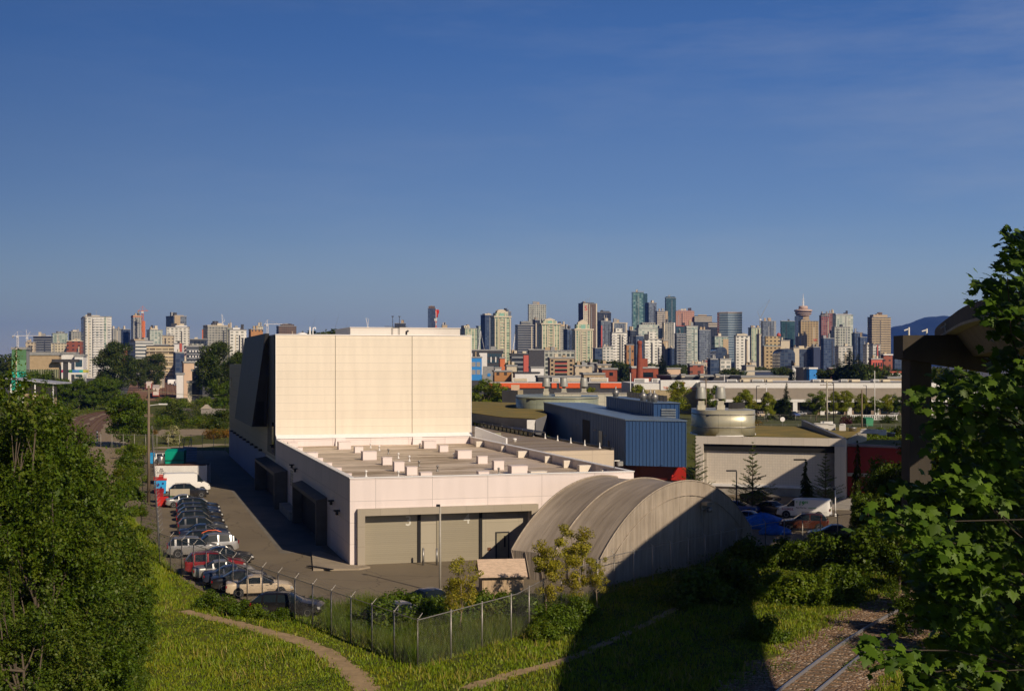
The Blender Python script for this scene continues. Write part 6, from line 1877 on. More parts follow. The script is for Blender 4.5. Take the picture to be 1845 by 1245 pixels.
# ---------------------------------------------------------------- lamps, poles, bollards
def lamp(label, px, yt, yb, arm, double=False, m=M_galv, nm='lamp_post', r=.075, group=None, Y=None):
    Y = Y or CH * F / (yb - HY); h = zat(yt, Y)
    t = thing(nm, label, 'lamp post', (xat(px, Y), Y, 0), 0, group)
    b = MB(); b.smooth = True; b.tube((0, 0, 0), (0, 0, h), r * 1.25, r * .85, n=8); b.build('pole', m, t)
    b = MB(); b.lathe([(r * 2.4, 0), (r * 2.4, .05), (r * 1.5, .3)], n=10); b.build('base', m, t)
    b = MB()
    for s in ((1, -1) if double else (1,)): b.hexa([(s * min(0, arm) if double else min(0, arm), -.16, h - .02), (max(0, s * arm), -.16, h - .02), (max(0, s * arm), .16, h - .02), (min(0, s * arm), .16, h - .02), (min(0, s * arm), -.14, h + .14), (max(0, s * arm), -.14, h + .14), (max(0, s * arm), .14, h + .14), (min(0, s * arm), .14, h + .14)])
    b.build('lamp_head', M_black if not double else M_galv, t); return t
lamp('grey lamp post standing in front of roller door four', 793, 912, 1068, -.28, m=mat('lamp_grey', (.40, .37, .31), .5))
lamp('dark lamp post at the shelter corner before the tile wall', 1327, 849, 930, -1.1, m=M_black)
lamp('lamp post behind the white van among the conifers', 1452, 829, 912, -1.4, m=M_black)
lamp('dark lamp post among the street trees, left, above the white store pillar', 1363, 696, 760, .9, m=M_black, r=.11)
lamp('tall dark lamp post right of the pale utility pole', 1502, 691, 765, -.5, m=M_black, r=.12)
lamp('dark lamp post behind the round street trees', 1561, 695, 752, -1.0, m=M_black, r=.12)
lamp('pale flagpole-like lamp left of the tall conifer', 1381, 692, 752, -.4, m=M_white, r=.10)
lamp('tall thin white lamp mast rising above the long store', 1576, 668, 752, -.6, m=M_white, r=.11)
lamp('white lamp mast rising above the store near the drum', 1305, 675, 745, -.5, m=M_white, r=.11)
lamp('white lamp on the red store roof left of the brick chimney', 1136, 672, 745, .8, m=M_white, r=.14)
lamp('left one of two pale lamp posts on the far left road', 151, 705, 722, -.4, m=M_white, r=.13)
lamp('right one of two pale lamp posts on the far left road', 177, 702, 721, -.4, m=M_white, r=.13)
lamp('short pale post lamp behind the white rental van', 1505, 882, 930, -.25, m=M_white, nm='post_lamp', r=.06)
def upole(label, px, yt, yb, arms, m, r=.15, Y=None):
    Y = Y or CH * F / (yb - HY); h = zat(yt, Y)
    t = thing('utility_pole', label, 'utility pole', (xat(px, Y), Y, 0))
    b = MB(); b.smooth = True; b.tube((0, 0, 0), (0, 0, h), r * 1.15, r * .8, n=8); b.build('pole', m, t)
    for z, w in arms:
        b = MB(); b.box((-w, -.08, h - z - .08), (w, .08, h - z + .08))
        for k in (-.9, -.5, .5, .9): b.lathe([(.05, .08), (.07, .2), (.02, .28)], (k * w, 0, h - z), 6)
        b.build('cross_arm', M_wood, t)
    return t, h
up, uh = upole('brown utility pole at the long fence with a cable to the warehouse', 268, 695, 905, ((.6, .9), (3.6, .5)), M_wood, .17)
b = MB(); q0 = Vector((0, 0, uh - .5)); q1 = at(415, 709, 236) - up.location
for k in range(16):
    a, c = q0.lerp(q1, k / 16), q0.lerp(q1, (k + 1) / 16); a.z -= 1.6 * math.sin(math.pi * k / 16) * .3; c.z -= 1.6 * math.sin(math.pi * (k + 1) / 16) * .3
    b.tube(a, c, .035, n=4, cap=False)
b.build('cable', mat('pale_cable', (.4, .38, .25), .6), up)
b = MB(); b.tube((0, 0, 11.5), (1.6, 0, 11.7), .04, n=5); b.box((1.2, -.15, 11.6), (2.2, .15, 11.75)); b.build('street_light', M_white, up)
upole('pale utility pole with cross-arms before the long store', 1490, 686, 762, ((1.2, 1.9), (2.6, 1.9)), mat('pale_pole', (.4, .36, .28), .8), .26)
upole('brown wooden pole without arms, in front of the street trees', 1553, 702, 800, (), M_wood, .17)
upole('weathered pole by the orange store letters', 1272, 682, 760, ((.6, .9),), M_wood, .2)
upole('thin dark pole in the far rail yard', 297, 676, 725, (), M_rust, .14)
upole('thin pole in the rail yard beside the pink building', 336, 684, 705, (), M_rust, .2)
bol = thing('bollard', 'steel bollard in front of roller door three', 'bollard', gnd(762.6, 1018), 0, 'bollards at the loading bays')
b = MB(); b.smooth = True; b.tube((0, 0, 0), (0, 0, 1.35), .09, n=10); b.lathe([(.09, 1.35), (.06, 1.42), (.01, 1.44)], n=10); b.build('post', M_galv, bol)
dup(bol, gnd(787, 1018), label='steel bollard beside the grey lamp post')
dup(bol, gnd(1558, 765), scale=1.5, label='yellow-tipped bollard next to the green bin on the lawn', group='lawn bollards')
mk = thing('marker_post', 'white and black banded marker post beside the level crossing', 'marker post', gnd(175, 799))
b = MB(); b.tube((0, 0, 0), (0, 0, 2.6), .16, n=8); b.build('post', M_white, mk)
for z in (.5, 1.2, 1.9): b = MB(); b.tube((0, 0, z), (0, 0, z + .3), .165, n=8); b.build('band', M_black, mk)
dsh = thing('round_sign', 'round white sign on a thin post at the lawn fence', 'sign', gnd(1410, 770)); b = MB(); b.tube((0, -.05, 2.1), (0, .05, 2.1), .62, n=18); b.build('disc', M_white, dsh); b = MB(); b.tube((0, .08, 0), (0, .08, 2), .05); b.build('post', M_galv, dsh)
rl = thing('white_railing', 'low white railing with dark gaps behind the street trees', 'railing', gnd(1532, 757))
b = MB(); Lr = xat(1618, 388) - xat(1532, 388); b.box((0, 0, 1.35), (Lr, .15, 1.55)); b.box((0, 0, .1), (Lr, .15, .25)); b.build('rail', M_white, rl)
for k in range(26): b = MB(); b.box((k * Lr / 26, .02, .25), (k * Lr / 26 + .22, .12, 1.35)); b.build('baluster', M_white, rl)
wb = thing('bench_block', 'low white block at the foot of the pale utility pole', 'block', gnd(1490, 764)); b = MB(); b.box((-1.8, -.4, 0), (1.8, .4, .7)); b.build('base', M_white, wb); b = MB(); b.box((-1.9, -.45, .7), (1.9, .45, .8)); b.build('top', M_conc, wb)
cw = thing('car_wash_booth', 'small grey brick shelter behind the far scrub, left of the warehouse', 'shelter', gnd(362, 748))
b = MB(); b.box((0, 0, 0), (9, 3, 2.0)); b.build('wall', mat('grey_blockwork', (.30, .27, .24), .9, vary=.4, scale=2), cw); b = MB(); b.hexa([(-.2, -.2, 2), (3, -.2, 2), (3, 3.2, 2), (-.2, 3.2, 2), (1.2, 1.2, 3.4), (1.8, 1.2, 3.4), (1.8, 1.8, 3.4), (1.2, 1.8, 3.4)]); b.build('roof', M_taupe, cw)
# ================================================================ the city
ST = {
 'white': facade((.66, .63, .55), (.12, .15, .14), 3.1, 4.2, .28, .85, .15, .8, .55),
 'white2': facade((.74, .71, .62), (.14, .15, .13), 3.1, 5.2, .3, .8, .3, .8, .4),
 'whiteband': facade((.62, .60, .54), (.07, .09, .10), 3.4, 60, .38, .85, -1, 2, .2),
 'cream': facade((.60, .53, .38), (.12, .12, .09), 3.2, 3.6, .25, .78, .28, .8, .35),
 'creamgreen': facade((.58, .53, .36), (.13, .22, .16), 3.1, 5.2, .12, .9, .25, .95, .55, (.34, .44, .30)),
 'glassgreen': facade((.40, .42, .34), (.12, .19, .16), 3.1, 3.8, .15, .9, .08, .92, .6, (.36, .42, .34)),
 'glasspale': facade((.48, .50, .42), (.20, .27, .24), 3.1, 4.4, .2, .9, .1, .85, .6, (.52, .54, .46)),
 'glassteal': facade((.10, .18, .18), (.05, .13, .13), 3.6, 4.4, .08, .95, .03, .97, .5, (.24, .36, .33)),
 'tealdark': facade((.035, .075, .085), (.02, .055, .065), 3.6, 4.4, .1, .92, .05, .95, .3, (.06, .13, .14)),
 'glassdark': facade((.045, .05, .06), (.014, .02, .03), 3.5, 4.0, .2, .9, .1, .9, .25, (.06, .075, .09)),
 'glassblue': facade((.05, .07, .11), (.02, .035, .075), 3.4, 3.6, .12, .92, .06, .94, .3, (.10, .14, .20)),
 'bluegrey': facade((.16, .18, .21), (.05, .065, .085), 3.2, 3.4, .2, .85, .12, .88, .4, (.20, .24, .27)),
 'grey': facade((.34, .33, .28), (.07, .08, .08), 3.1, 3.8, .28, .82, .18, .82, .45),
 'greyband': facade((.33, .33, .31), (.035, .045, .055), 3.4, 60, .4, .95, -1, 2, .2),
 'darkband': facade((.20, .21, .22), (.025, .03, .04), 3.4, 60, .35, .95, -1, 2, .2),
 'concrete': facade((.40, .38, .33), (.10, .12, .12), 3.2, 3.0, .2, .9, .3, .9, .3),
 'gridwhite': facade((.50, .50, .42), (.05, .065, .06), 3.6, 3.6, .2, .85, .2, .85, .35),
 'tan': facade((.43, .32, .17), (.045, .04, .03), 3.9, 4.6, .3, .72, .22, .7, .1),
 'tanband': facade((.44, .34, .20), (.05, .05, .05), 3.9, 2.6, .35, .85, .12, .9, .1),
 'brown': facade((.18, .115, .07), (.03, .025, .02), 3.7, 3.2, .22, .85, .2, .8, .2),
 'pink': facade((.52, .28, .20), (.19, .10, .08), 3.8, 3.6, .32, .75, .16, .84, .15),
 'redgrid': facade((.30, .10, .085), (.035, .035, .045), 3.6, 3.4, .3, .9, .2, .9, .35, (.25, .22, .22)),
 'brick': facade((.26, .075, .04), (.04, .03, .03), 4.2, 6.0, .35, .75, .3, .7, .2),
 'brickplain': mat('plain_brick', (.30, .075, .04), .9, vary=.25, scale=.5),
 'orangebrick': facade((.42, .20, .07), (.05, .04, .03), 9, 4.2, .1, .34, .3, .7, .1),
 'peach': facade((.62, .44, .30), (.20, .15, .12), 9, 12, .6, .7, .4, .5, .1),
 'beige': facade((.52, .43, .30), (.10, .09, .07), 4, 4.4, .35, .75, .25, .75, .3),
 'balcony': facade((.60, .48, .30), (.10, .08, .05), 3.3, 5.4, .48, .98, .06, .94, .4, (.30, .25, .16)),
 'stripe': facade((.60, .53, .42), (.05, .045, .04), 3.8, 60, .45, .95, -1, 2, .1),
 'plainwhite': mat('city_white', (.74, .72, .68), .6, vary=.08),
 'plaindark': mat('city_dark', (.05, .05, .055), .7, vary=.3),
 'plaingrey': mat('city_grey', (.30, .30, .29), .7, vary=.2),
 'plaincream': mat('city_cream', (.60, .52, .38), .7, vary=.12),
 'plainorange': mat('city_orange', (.62, .17, .06), .7, vary=.12),
 'plainblue': mat('city_blue', (.03, .24, .62), .5, vary=.1),
 'plainnavy': mat('city_navy', (.025, .04, .09), .6, vary=.2),
 'tealroof': mat('copper_green', (.22, .42, .32), .6, vary=.15),
 'plaintan': mat('city_tan', (.44, .33, .20), .75, vary=.15),
 'plainred': mat('city_red', (.50, .10, .07), .7, vary=.12),
}
CITY = {}
def tower(x0, xs, x1, yt, Y, st, label, name='tower', phi=28, roof=None, cat='tower', group=None, z0=0.0, depth=None):
    """a building whose near corner stands at photo x = xs; left face x0..xs, right face xs..x1"""
    ph = R(phi) if xs - x0 > .5 else R(5)
    c, s = math.cos(ph), math.sin(ph)
    a = (x1 - CX) / F
    X, hgt = xat(xs, Y), zat(yt, Y)
    w1 = (a * Y - X) / (c - a * s)
    if xs - x0 > .5:
        q = (x0 - CX) / F
        w0 = (X - q * Y) / (s + q * c)
    else: w0 = depth or (8 if x0 < 620 else 13)
    w0 = max(3, min(w0, 90))
    t = thing(name, label, cat, (X, Y, 0), ph, group)
    b = MB(); b.box((0, 0, z0), (w1, w0, hgt)); b.build('wall', ST[st] if isinstance(st, str) else st, t)
    b = MB(); b.box((-.4, -.4, hgt), (w1 + .4, w0 + .4, hgt + .9)); b.build('roof', roof or ST['plaingrey'], t)
    rr = random.Random(label + str(int(x0)))
    if Y > 600 and cat in ('tower', 'building') and hgt > 14:
        for _ in range(rr.randint(1, 3)):
            a, c, e, g = rr.uniform(.08, .7) * w1, rr.uniform(.1, .6) * w0, rr.uniform(.1, .25) * w1, rr.uniform(1.2, 3.2) * (1 + (hgt > 50))
            b = MB(); b.box((a, c, hgt + .9), (a + e, c + min(5, w0 * .3), hgt + .9 + g)); b.build('roof_unit', ST[rr.choice(('plaingrey', 'plaincream', 'plaindark', 'plaintan'))], t)
        if hgt > 35 and rr.random() < .45:
            b = MB(); b.tube((w1 * .5, w0 * .4, hgt), (w1 * .5, w0 * .4, hgt + rr.uniform(5, 11)), .22, n=4); b.build('aerial', ST['plaingrey'], t)
        if hgt > 35:
            for _ in range(rr.randint(1, 2)):
                f = rr.uniform(.12, .85); b = MB(); b.box((w1 * f, -.25, 2), (w1 * f + rr.uniform(.8, 2.0), -.02, hgt - rr.uniform(1, 9))); b.build('facade_strip', ST[rr.choice(('plaindark', 'glassdark', 'plaingrey', 'plaincream'))], t)
    t['_w'] = w1; t['_d'] = w0; t['_h'] = hgt; t['_Y'] = Y
    return t
def dims(t): return t['_w'], t['_d'], t['_h'], t['_Y'] / F
def pent(t, f0, f1, hpx, st, name='plant_room', d0=.2, d1=.8, zoff=.9):
    w, d, h, k = dims(t)
    b = MB(); b.box((w * f0, d * d0, h + zoff), (w * f1, d * d1, h + zoff + hpx * k)); return b.build(name, ST[st], t)
def strip(t, f0, f1, st, out=.5, z0=0, z1=1.0, name='pier', side='R'):
    """upright strip standing proud of the right (R) or left (L) face"""
    w, d, h, k = dims(t)
    b = MB()
    if side == 'R': b.box((w * f0, -out, h * z0), (w * f1, -.02, h * z1 + (.05 if z1 < 1 else .6)))
    else: b.box((-out, d * f0, h * z0), (-.02, d * f1, h * z1 + .6))
    return b.build(name, ST[st], t)
def slabs(t, n, st, out=1.3, f0=0.0, f1=1.0, z0=.05, name='balcony', left=True):
    """a balcony slab at every floor, each its own part"""
    w, d, h, k = dims(t)
    b = MB(); b.box((w * f0 - (out if left and f0 == 0 else 0), -out, 0), (w * f1, -.03, .9))
    if left and f0 == 0: b.box((-out, -.03, 0), (-.03, d, .9))
    me = b.mesh(name, ST[st])
    for k_ in range(n): link(name, me, t, (0, 0, h * (z0 + (1 - z0) * (k_ + .1) / n)))
def wins(t, nx, nz, f0, f1, z0, z1, m, name='window', wx=.6, wz=.55, out=.12):
    w, d, h, k = dims(t)
    dx, dz = w * (f1 - f0) / nx, h * (z1 - z0) / nz
    me = MB().box((0, -out, 0), (dx * wx, -.02, dz * wz)).mesh(name, m)
    for i in range(nx):
        for j in range(nz): link(name, me, t, (w * f0 + dx * (i + .5 - wx / 2), 0, h * z0 + dz * (j + .5 - wz / 2)))
def crane(label, px, ybase, ytop, jl, jr, Y, st, luff=None, wd=1.1):
    k = Y / F
    t = thing('tower_crane', label, 'crane', (xat(px, Y), Y, 0))
    z0, z1 = max(0, zat(ybase, Y)), zat(ytop, Y)
    m = MB()
    for dx, dy in ((-wd, -wd), (wd, -wd), (wd, wd), (-wd, wd)): m.tube((dx, dy, 0), (dx, dy, z1), .28, n=4)
    n = 14
    for i in range(n):
        a, c = z1 * i / n, z1 * (i + 1) / n
        m.tube((-wd, -wd, a), (wd, -wd, c), .2, n=3); m.tube((wd, -wd, a), (-wd, -wd, c), .2, n=3)
    m.build('mast', ST[st], t)
    if luff:
        e = Vector(((luff[0] - px) * k, 0, zat(luff[1], Y)))
        m = MB(); m.tube((-.6, 0, z1), e, .55, .3, n=4); m.tube((.6, 0, z1 + 1.6), e, .3, .25, n=4); m.build('jib', ST[st], t)
        m = MB(); m.tube((0, 0, z1), (-(luff[0] - px) * k * .32, 0, z1 + 12), .5, .3, n=4); m.tube((-(luff[0] - px) * k * .32, 0, z1 + 12), e, .12, n=3); m.build('gantry', ST[st], t)
    else:
        m = MB(); m.tube((-jl * k, 0, z1), (jr * k, 0, z1), .55, n=4); m.tube((0, 0, z1 + 7), (jr * k * .8, 0, z1), .18, n=3); m.tube((0, 0, z1 + 7), (-jl * k * .8, 0, z1), .18, n=3); m.tube((0, 0, z1), (0, 0, z1 + 7), .4, .2, n=4); m.build('jib', ST[st], t)
        m = MB(); m.box((-jl * k, -1.2, z1 - 3.5), (-jl * k * .75, 1.2, z1 - .5)); m.build('counterweight', ST['plaingrey'], t)
    m = MB(); m.box((-1.6, -1.8, z1 - 3.5), (1.6, -.2, z1 - .8)); m.build('cab', ST['plainwhite'], t)
    return t
AT, OT, LB = 'apartment_tower', 'office_tower', 'low_building'
# ---------------------------------------------------------------- left skyline
t = tower(22, 22, 47, 630, 500, 'plaingrey', 'green and teal panelled building at the left edge', 'college_building', cat='building', depth=5)
w, d, h, k = dims(t)
for (a, c, m) in ((.62, .82, mat('panel_green', (.16, .34, .18), .5)), (.3, .62, mat('panel_teal', (.03, .48, .36), .5)), (.0, .3, mat('panel_sage', (.30, .36, .22), .5)), (.82, 1.0, mat('panel_moss', (.10, .22, .10), .5))):
    b = MB(); b.box((-.1, -.25, h * a), (w + .1, -.02, h * c)); b.build('cladding_band', m, t)
strip(t, .28, .36, 'plaincream', .5)
t = tower(46, 46, 106, 640, 520, 'plaintan', 'long taupe building with a fluted green band, behind the left trees', 'college_building', cat='building', depth=4)
w, d, h, k = dims(t)
M_flute = facade((.26, .27, .16), (.05, .06, .04), 40, .9, -1, 2, .5, .95, .2)
for a, c in ((.42, .72), (.05, .3)):
    b = MB(); b.box((0, -.3, h * a), (w, -.02, h * c)); b.build('fluted_band', M_flute, t)
b = MB(); b.box((w - 2, -3, h * .86), (w + 8, -.4, h * .92)); b.build('dark_canopy', ST['plaindark'], t)
b = MB(); b.box((w + 2.2, -2.6, 0), (w + 3.8, -1, h * .86)); b.build('canopy_column', ST['plaindark'], t)
t = tower(46, 46, 135, 638, 585, 'plainwhite', 'bright white gallery building with a rainbow-striped canopy', 'gallery_building', cat='building', depth=6)
w, d, h, k = dims(t)
for (a, c, q) in ((.1, .42, -1.2), (.54, .77, .8)): pent(t, a, c, 1.6 + q * .4, 'plainwhite', 'roof_box', .05, .9, .0)
b = MB(); b.box((w * .835, -.3, h * .45), (w * .86, -.02, h * .78)); b.build('window', M_glass, t); b = MB(); b.box((w * .76, -.3, h * .26), (w * .78, -.02, h * .36)); b.build('window', M_glass, t)
t2 = tower(134.5, 134.5, 150, 642, 583, 'plainwhite', 'glazed white bay at the right end of the gallery building', 'gallery_wing', cat='building', depth=6)
wins(t2, 1, 3, .08, .9, .28, .96, M_glassb, wx=.96, wz=.7)
rb_ = thing('rainbow_canopy', 'canopy edge striped red, blue, green and cyan under the white gallery', 'canopy', (xat(105, 575), 575, zat(671, 575)))
for i, cc in enumerate(((.55, .02, .04), (.45, .03, .12), (.05, .05, .06), (.05, .25, .08), (.06, .25, .6), (.1, .3, .65), (.05, .5, .4), (.6, .55, .1))):
    b = MB(); b.box((i * 1.52, 0, 0), (i * 1.52 + 1.5, 3, 1.1)); b.build('stripe', mat('rainbow_%d' % i, cc, .5), rb_)
b = MB(); b.box((0, .1, -.9), (12, 3, -.02)); b.build('soffit', ST['plainwhite'], rb_)
rf = thing('canopy_roof', 'pale blue-grey sloping canopy roof above the left trees', 'roof', at(24, 700, 330)); rf.location.z = 0
b = MB(); z1_, z0_ = zat(681, 330), zat(690, 330); b.hexa([(-2, 0, z1_ - .3), (10.5, 0, z0_ - .3), (10.5, 12, z0_ - .3), (-2, 12, z1_ - .3), (-2, 0, z1_), (10.5, 0, z0_), (10.5, 12, z0_), (-2, 12, z1_)]); b.build('roof', mat('roof_lavender', (.42, .43, .47), .5), rf)
for x in (-1, 2, 5, 9.5): b = MB(); b.tube((x, 1, 0), (x, 1, z0_ - .3), .18, n=8); b.build('column', M_white, rf)
b = MB(); b.box((0, 4, 0), (7, 11, z0_ - 1)); b.build('wall', ST['plaintan'], rf)

t = tower(146, 151, 201, 571, 1500, 'white', 'white slab tower with balconies, tallest on the left', AT, 20); slabs(t, 24, 'plainwhite', 1.2, .32, .72, .02); slabs(t, 24, 'plainwhite', 1.0, .86, 1.0, .02); pent(t, .3, .6, 2.5, 'plaincream'); strip(t, 0, .06, 'plaindark', .3); strip(t, .74, .80, 'glassgreen', .4)
tower(60, 60, 92, 607, 1900, 'darkband', 'grey stepped apartment block with dark bands beside the left crane', 'apartment_block', cat='building', roof=ST['plaindark']); t = tower(91, 95, 122, 601, 2000, 'glassgreen', 'green glass block with a stepped top, left of the white slab tower', AT, 20); pent(t, .3, .75, 3, 'grey')
tower(46, 46, 62, 617, 1700, 'beige', 'pale peach block below the left crane', 'apartment_block', cat='building'); tower(92, 92, 123, 619, 1600, 'cream', 'cream block with a grey roof storey before the green glass block', 'apartment_block', cat='building'); t = tower(124, 128, 147, 598, 2050, 'grey', 'grey apartment tower tight against the white slab', AT, 25); pent(t, .2, .6, 2.5, 'plaincream')
tower(120, 120, 147, 615, 1450, 'brick', 'brown block with cream storeys left of the white slab', 'apartment_block', cat='building', roof=ST['plaincream']); tower(199, 203, 219, 593, 2100, 'grey', 'slim grey tower right of the white slab', AT); tower(218, 222, 235, 594, 2000, 'glassblue', 'deep blue glass block before the concrete frame tower', OT)
t = tower(236, 240, 256, 571, 1950, 'concrete', 'unfinished concrete tower with an orange hoist', AT, 25, roof=ST['plainorange']); pent(t, 0, 1.0, 2, 'plaintan', 'formwork', 0, 1); strip(t, 1.0, 1.35, 'plainorange', .6, .0, .93, 'hoist')
crane('orange tower crane over the unfinished tower', 257, 616, 560, 9, 10, 1930, 'plainorange')
t = tower(264, 270, 293, 595, 1800, 'glasspale', 'cream and glass stepped tower right of the orange crane', AT, 25); pent(t, .15, .7, 2.5, 'plaincream')
t = tower(233, 244, 276, 615, 1300, 'whiteband', 'white office block with dark window bands', 'office_block', 30, cat='building'); pent(t, .0, .6, 2.5, 'plaintan')
t = tower(260, 264, 313, 624, 1150, 'balcony', 'beige apartment block with rows of shaded balconies', 'apartment_block', 10, cat='building', roof=ST['plaindark']); slabs(t, 6, 'plaincream', 1.0, 0, 1, .08, left=False); pent(t, .3, .8, 2, 'plaingrey')
t = tower(299, 313, 336, 570, 2000, 'bluegrey', 'tall tower, half glass and half tan, left of centre gap', AT, 35); strip(t, .05, .5, 'plaintan', 1.0, 0, 1.0); pent(t, .2, .9, 1.5, 'plaintan')
t = tower(300, 300, 340, 590, 1700, 'white2', 'cream white tower in front of the half-tan tower', AT); pent(t, .4, .9, 2.5, 'plainwhite'); tower(292, 292, 312, 605, 1600, 'beige', 'tan block with green glass below the cream tower', 'apartment_block', cat='building')
tower(312, 316, 332, 636, 1050, 'glassblue', 'dark blue block beside the beige balcony block', 'office_block', 40, cat='building'); t = tower(313, 313, 328, 620, 1250, 'plainwhite', 'small white and red block above the dark blue one', 'apartment_block', cat='building'); strip(t, .7, 1, 'plainred', .5, .5)
t = tower(330, 336, 372, 625, 1100, 'darkband', 'grey block with white balcony fronts left of the big tree', 'apartment_block', 15, cat='building'); wins(t, 6, 6, .1, 1, .1, .95, ST['plainwhite'], 'balcony_front', .5, .3, .6); pent(t, .2, .9, 4, 'grey', d0=.1); tower(342, 342, 372, 612, 1500, 'glassdark', 'dark flat-topped block above the white balcony fronts', 'apartment_block', cat='building')
tower(366, 374, 410, 587, 1650, 'grey', 'broad grey tower with a small white crane on top', AT, 30, roof=ST['plaincream']); tower(364, 364, 376, 594, 1700, 'plainorange', 'narrow orange-brown tower edge left of the broad grey tower', AT)
tower(408, 410, 422, 592, 1500, 'creamgreen', 'pale green tower beside the broad grey one', AT); t = tower(411, 414, 444, 595, 1350, 'white2', 'white tower with scattered dark windows', AT, 15); pent(t, .2, .7, 3, 'plainwhite'); strip(t, .55, .63, 'plaindark', .3, .1, .9); tower(448, 452, 474, 594, 1600, 'orangebrick', 'orange-tan tower just above the warehouse corner', AT); tower(461, 464, 474, 589, 1900, 'cream', 'small tan tower left of the dark rooftop blocks', AT)
tower(328, 331, 350, 654, 640, 'peach', 'tall pale pink windowless building by the rail yard', 'storage_building', 15, cat='building'); tower(346, 346, 360, 669, 560, 'plaindark', 'dark brown shed against the big tree', LB, cat='building'); tower(338, 338, 356, 690, 560, 'plaincream', 'low cream shed at the rail yard fence', LB, cat='building'); tower(318, 318, 332, 675, 640, 'plainwhite', 'small white hut at the rail yard', LB, cat='building', depth=8); tower(284, 284, 292, 671, 900, 'plaincream', 'pale signal building at the end of the freight train', LB, cat='building', depth=10)
for (px, yb, yt, jl, jr, lb) in ((32, 640, 605, 10, 60, 'white tower crane at the far left with a long level jib'), (482, 610, 584, 6, 26, 'pale tower crane above the warehouse roof, left')): crane(lb, px, yb, yt, jl, jr, 2100, 'plainwhite')
crane('white luffing crane between the far left blocks', 49, 625, 607, 8, 8, 2200, 'plainwhite', (55, 598)); crane('small white crane on the broad grey tower', 401, 590, 583, 5, 5, 1700, 'plainwhite', (405, 577)); crane('thin luffing crane behind the cream block roof', 663, 595, 588, 5, 5, 2200, 'plainwhite', (659, 573))
t = tower(498, 502, 534, 588, 2200, 'brown', 'dark and brown twin blocks above the cream block roof', AT); pent(t, .2, .9, 3, 'brown'); tower(711, 711, 731, 583, 2300, 'glassdark', 'dark distant block above the rooftop plant room', OT)
for px, yt, lb in ((548, 585, 'dark tree top above the warehouse roof, left of the white flue'), (588, 581, 'dark tree top above the warehouse roof, right of the white flue'), (607, 592, 'lower tree top right of the others above the warehouse roof')): tree_px('city', 'leafy_tree', px, yt, 660, 12.5, lb, 'tree tops above the warehouse', .85, 700)
# ---------------------------------------------------------------- centre
t = tower(771, 771, 785, 556, 2900, 'glassblue', 'dark blue rounded tower behind the big flag', AT, roof=ST['brown']); pent(t, .1, .9, 4, 'brown')
fl = thing('flag', 'big red and white flag hanging limp from a tall white pole', 'flag', (xat(785.5, 1200), 1200, 0))
b = MB(); b.tube((0, 0, 0), (0, 0, zat(556, 1200)), .45, .25, n=8); b.build('pole', M_white, fl)
zf = zat(558, 1200)
for i, (a, c, m) in enumerate(((0, .42, M_red), (.42, .62, M_white), (.62, .74, M_red), (.74, .84, M_white), (.84, 1.0, M_red))):
    b = MB(); b.smooth = True
    H_ = 16.5
    rg = []
    for u in np.linspace(a, c, 5):
        wv = 2.6 * (1 - .55 * u) + .5 * math.sin(u * 14)
        rg.append([(.3 + wv * q * (-1 if u > .42 and q > .5 else 1) * (.9 if u < .45 else .7), .5 * math.sin(q * 9 + u * 5), zf - H_ * u) for q in np.linspace(-.3, 1, 8)])
    b.rings(rg, closed=False, caps=False); b.build('cloth', m, fl)
t = tower(829, 838, 860, 592, 1900, 'creamgreen', 'olive and cream tower just right of the cream warehouse top', AT, 30); pent(t, 0, .45, 4.5, 'cream'); tower(716 + 80, 797, 806, 586, 2300, 'plaintan', 'small tan tower top above the plant room roof', AT)
tower(858, 862, 880, 588, 2500, 'glassgreen', 'far green glass tower left of the arched cream tower', AT, 30); t = tower(866, 874, 888, 568, 2300, 'glassblue', 'tall dark glass tower behind the arched tower, left', AT, 35); pent(t, .1, .9, 2, 'plaincream'); tower(906, 912, 921, 562, 2350, 'bluegrey', 'tall grey tower behind the arched tower, right', AT, 35)
def citygate(x0, xs, x1, yt, ysh, Y, label, archtop):
    t = tower(x0, xs, x1, ysh, Y, 'creamgreen', label, AT, 22)
    w, d, h, k = dims(t)
    for f in (.0, .28, .62, .94): strip(t, f, f + .06, 'plaincream', 1.0, 0, .97)
    slabs(t, 18, 'plaincream', 1.0, .36, .6, .03, left=False)
    top = (ysh - yt) * k
    b = MB(); b.box((w * .1, d * .1, h + .9), (w * .85, d * .8, h + .9 + top * .5)); b.build('stepped_top', ST['creamgreen'], t)
    b = MB()
    z = h + .9 + top * .5
    if archtop:
        n = 12; x0_, x1_ = w * .2, w * .75; r = (x1_ - x0_) / 2; cx = (x0_ + x1_) / 2
        pr = [(x0_, z)] + [(cx - r * math.cos(math.pi * i / n), z + top * .15 + r * .55 * math.sin(math.pi * i / n)) for i in range(n + 1)] + [(x1_, z)]
    else: pr = [(w * .2, z), (w * .2, z + top * .2), (w * .475, z + top * .5), (w * .75, z + top * .2), (w * .75, z)]
    f_ = [(x, d * .15, q) for x, q in pr]; g_ = [(x, d * .6, q) for x, q in pr]
    b.rings([f_, g_]); b.build('gable_top', ST['plaincream'], t)
    b = MB(); b.box((w * .36, d * .08, h - 9), (w * .6, d * .1, h + .9 + top * .45)); b.build('green_glazing', ST['tealroof'], t)
    b = MB(); b.box((-1, -1, h - .5), (w + 1, d + .4, h - .02 + 1.2)); b.build('cornice', ST['plaincream'], t)
    return t
citygate(884, 891, 920, 559, 571, 1650, 'cream and green tower with a rounded arch top', True)
tower(951, 953, 984, 549, 2500, 'gridwhite', 'grid-fronted pale tower standing alone above the skyline', AT, 10); t = tower(928, 933, 962, 586, 1900, 'darkband', 'dark grey tower with pale floor bands', AT, 18); pent(t, .25, .85, 6, 'greyband'); tower(960, 964, 973, 577, 2000, 'glassdark', 'narrow black tower between grey bands and cream gables', AT)
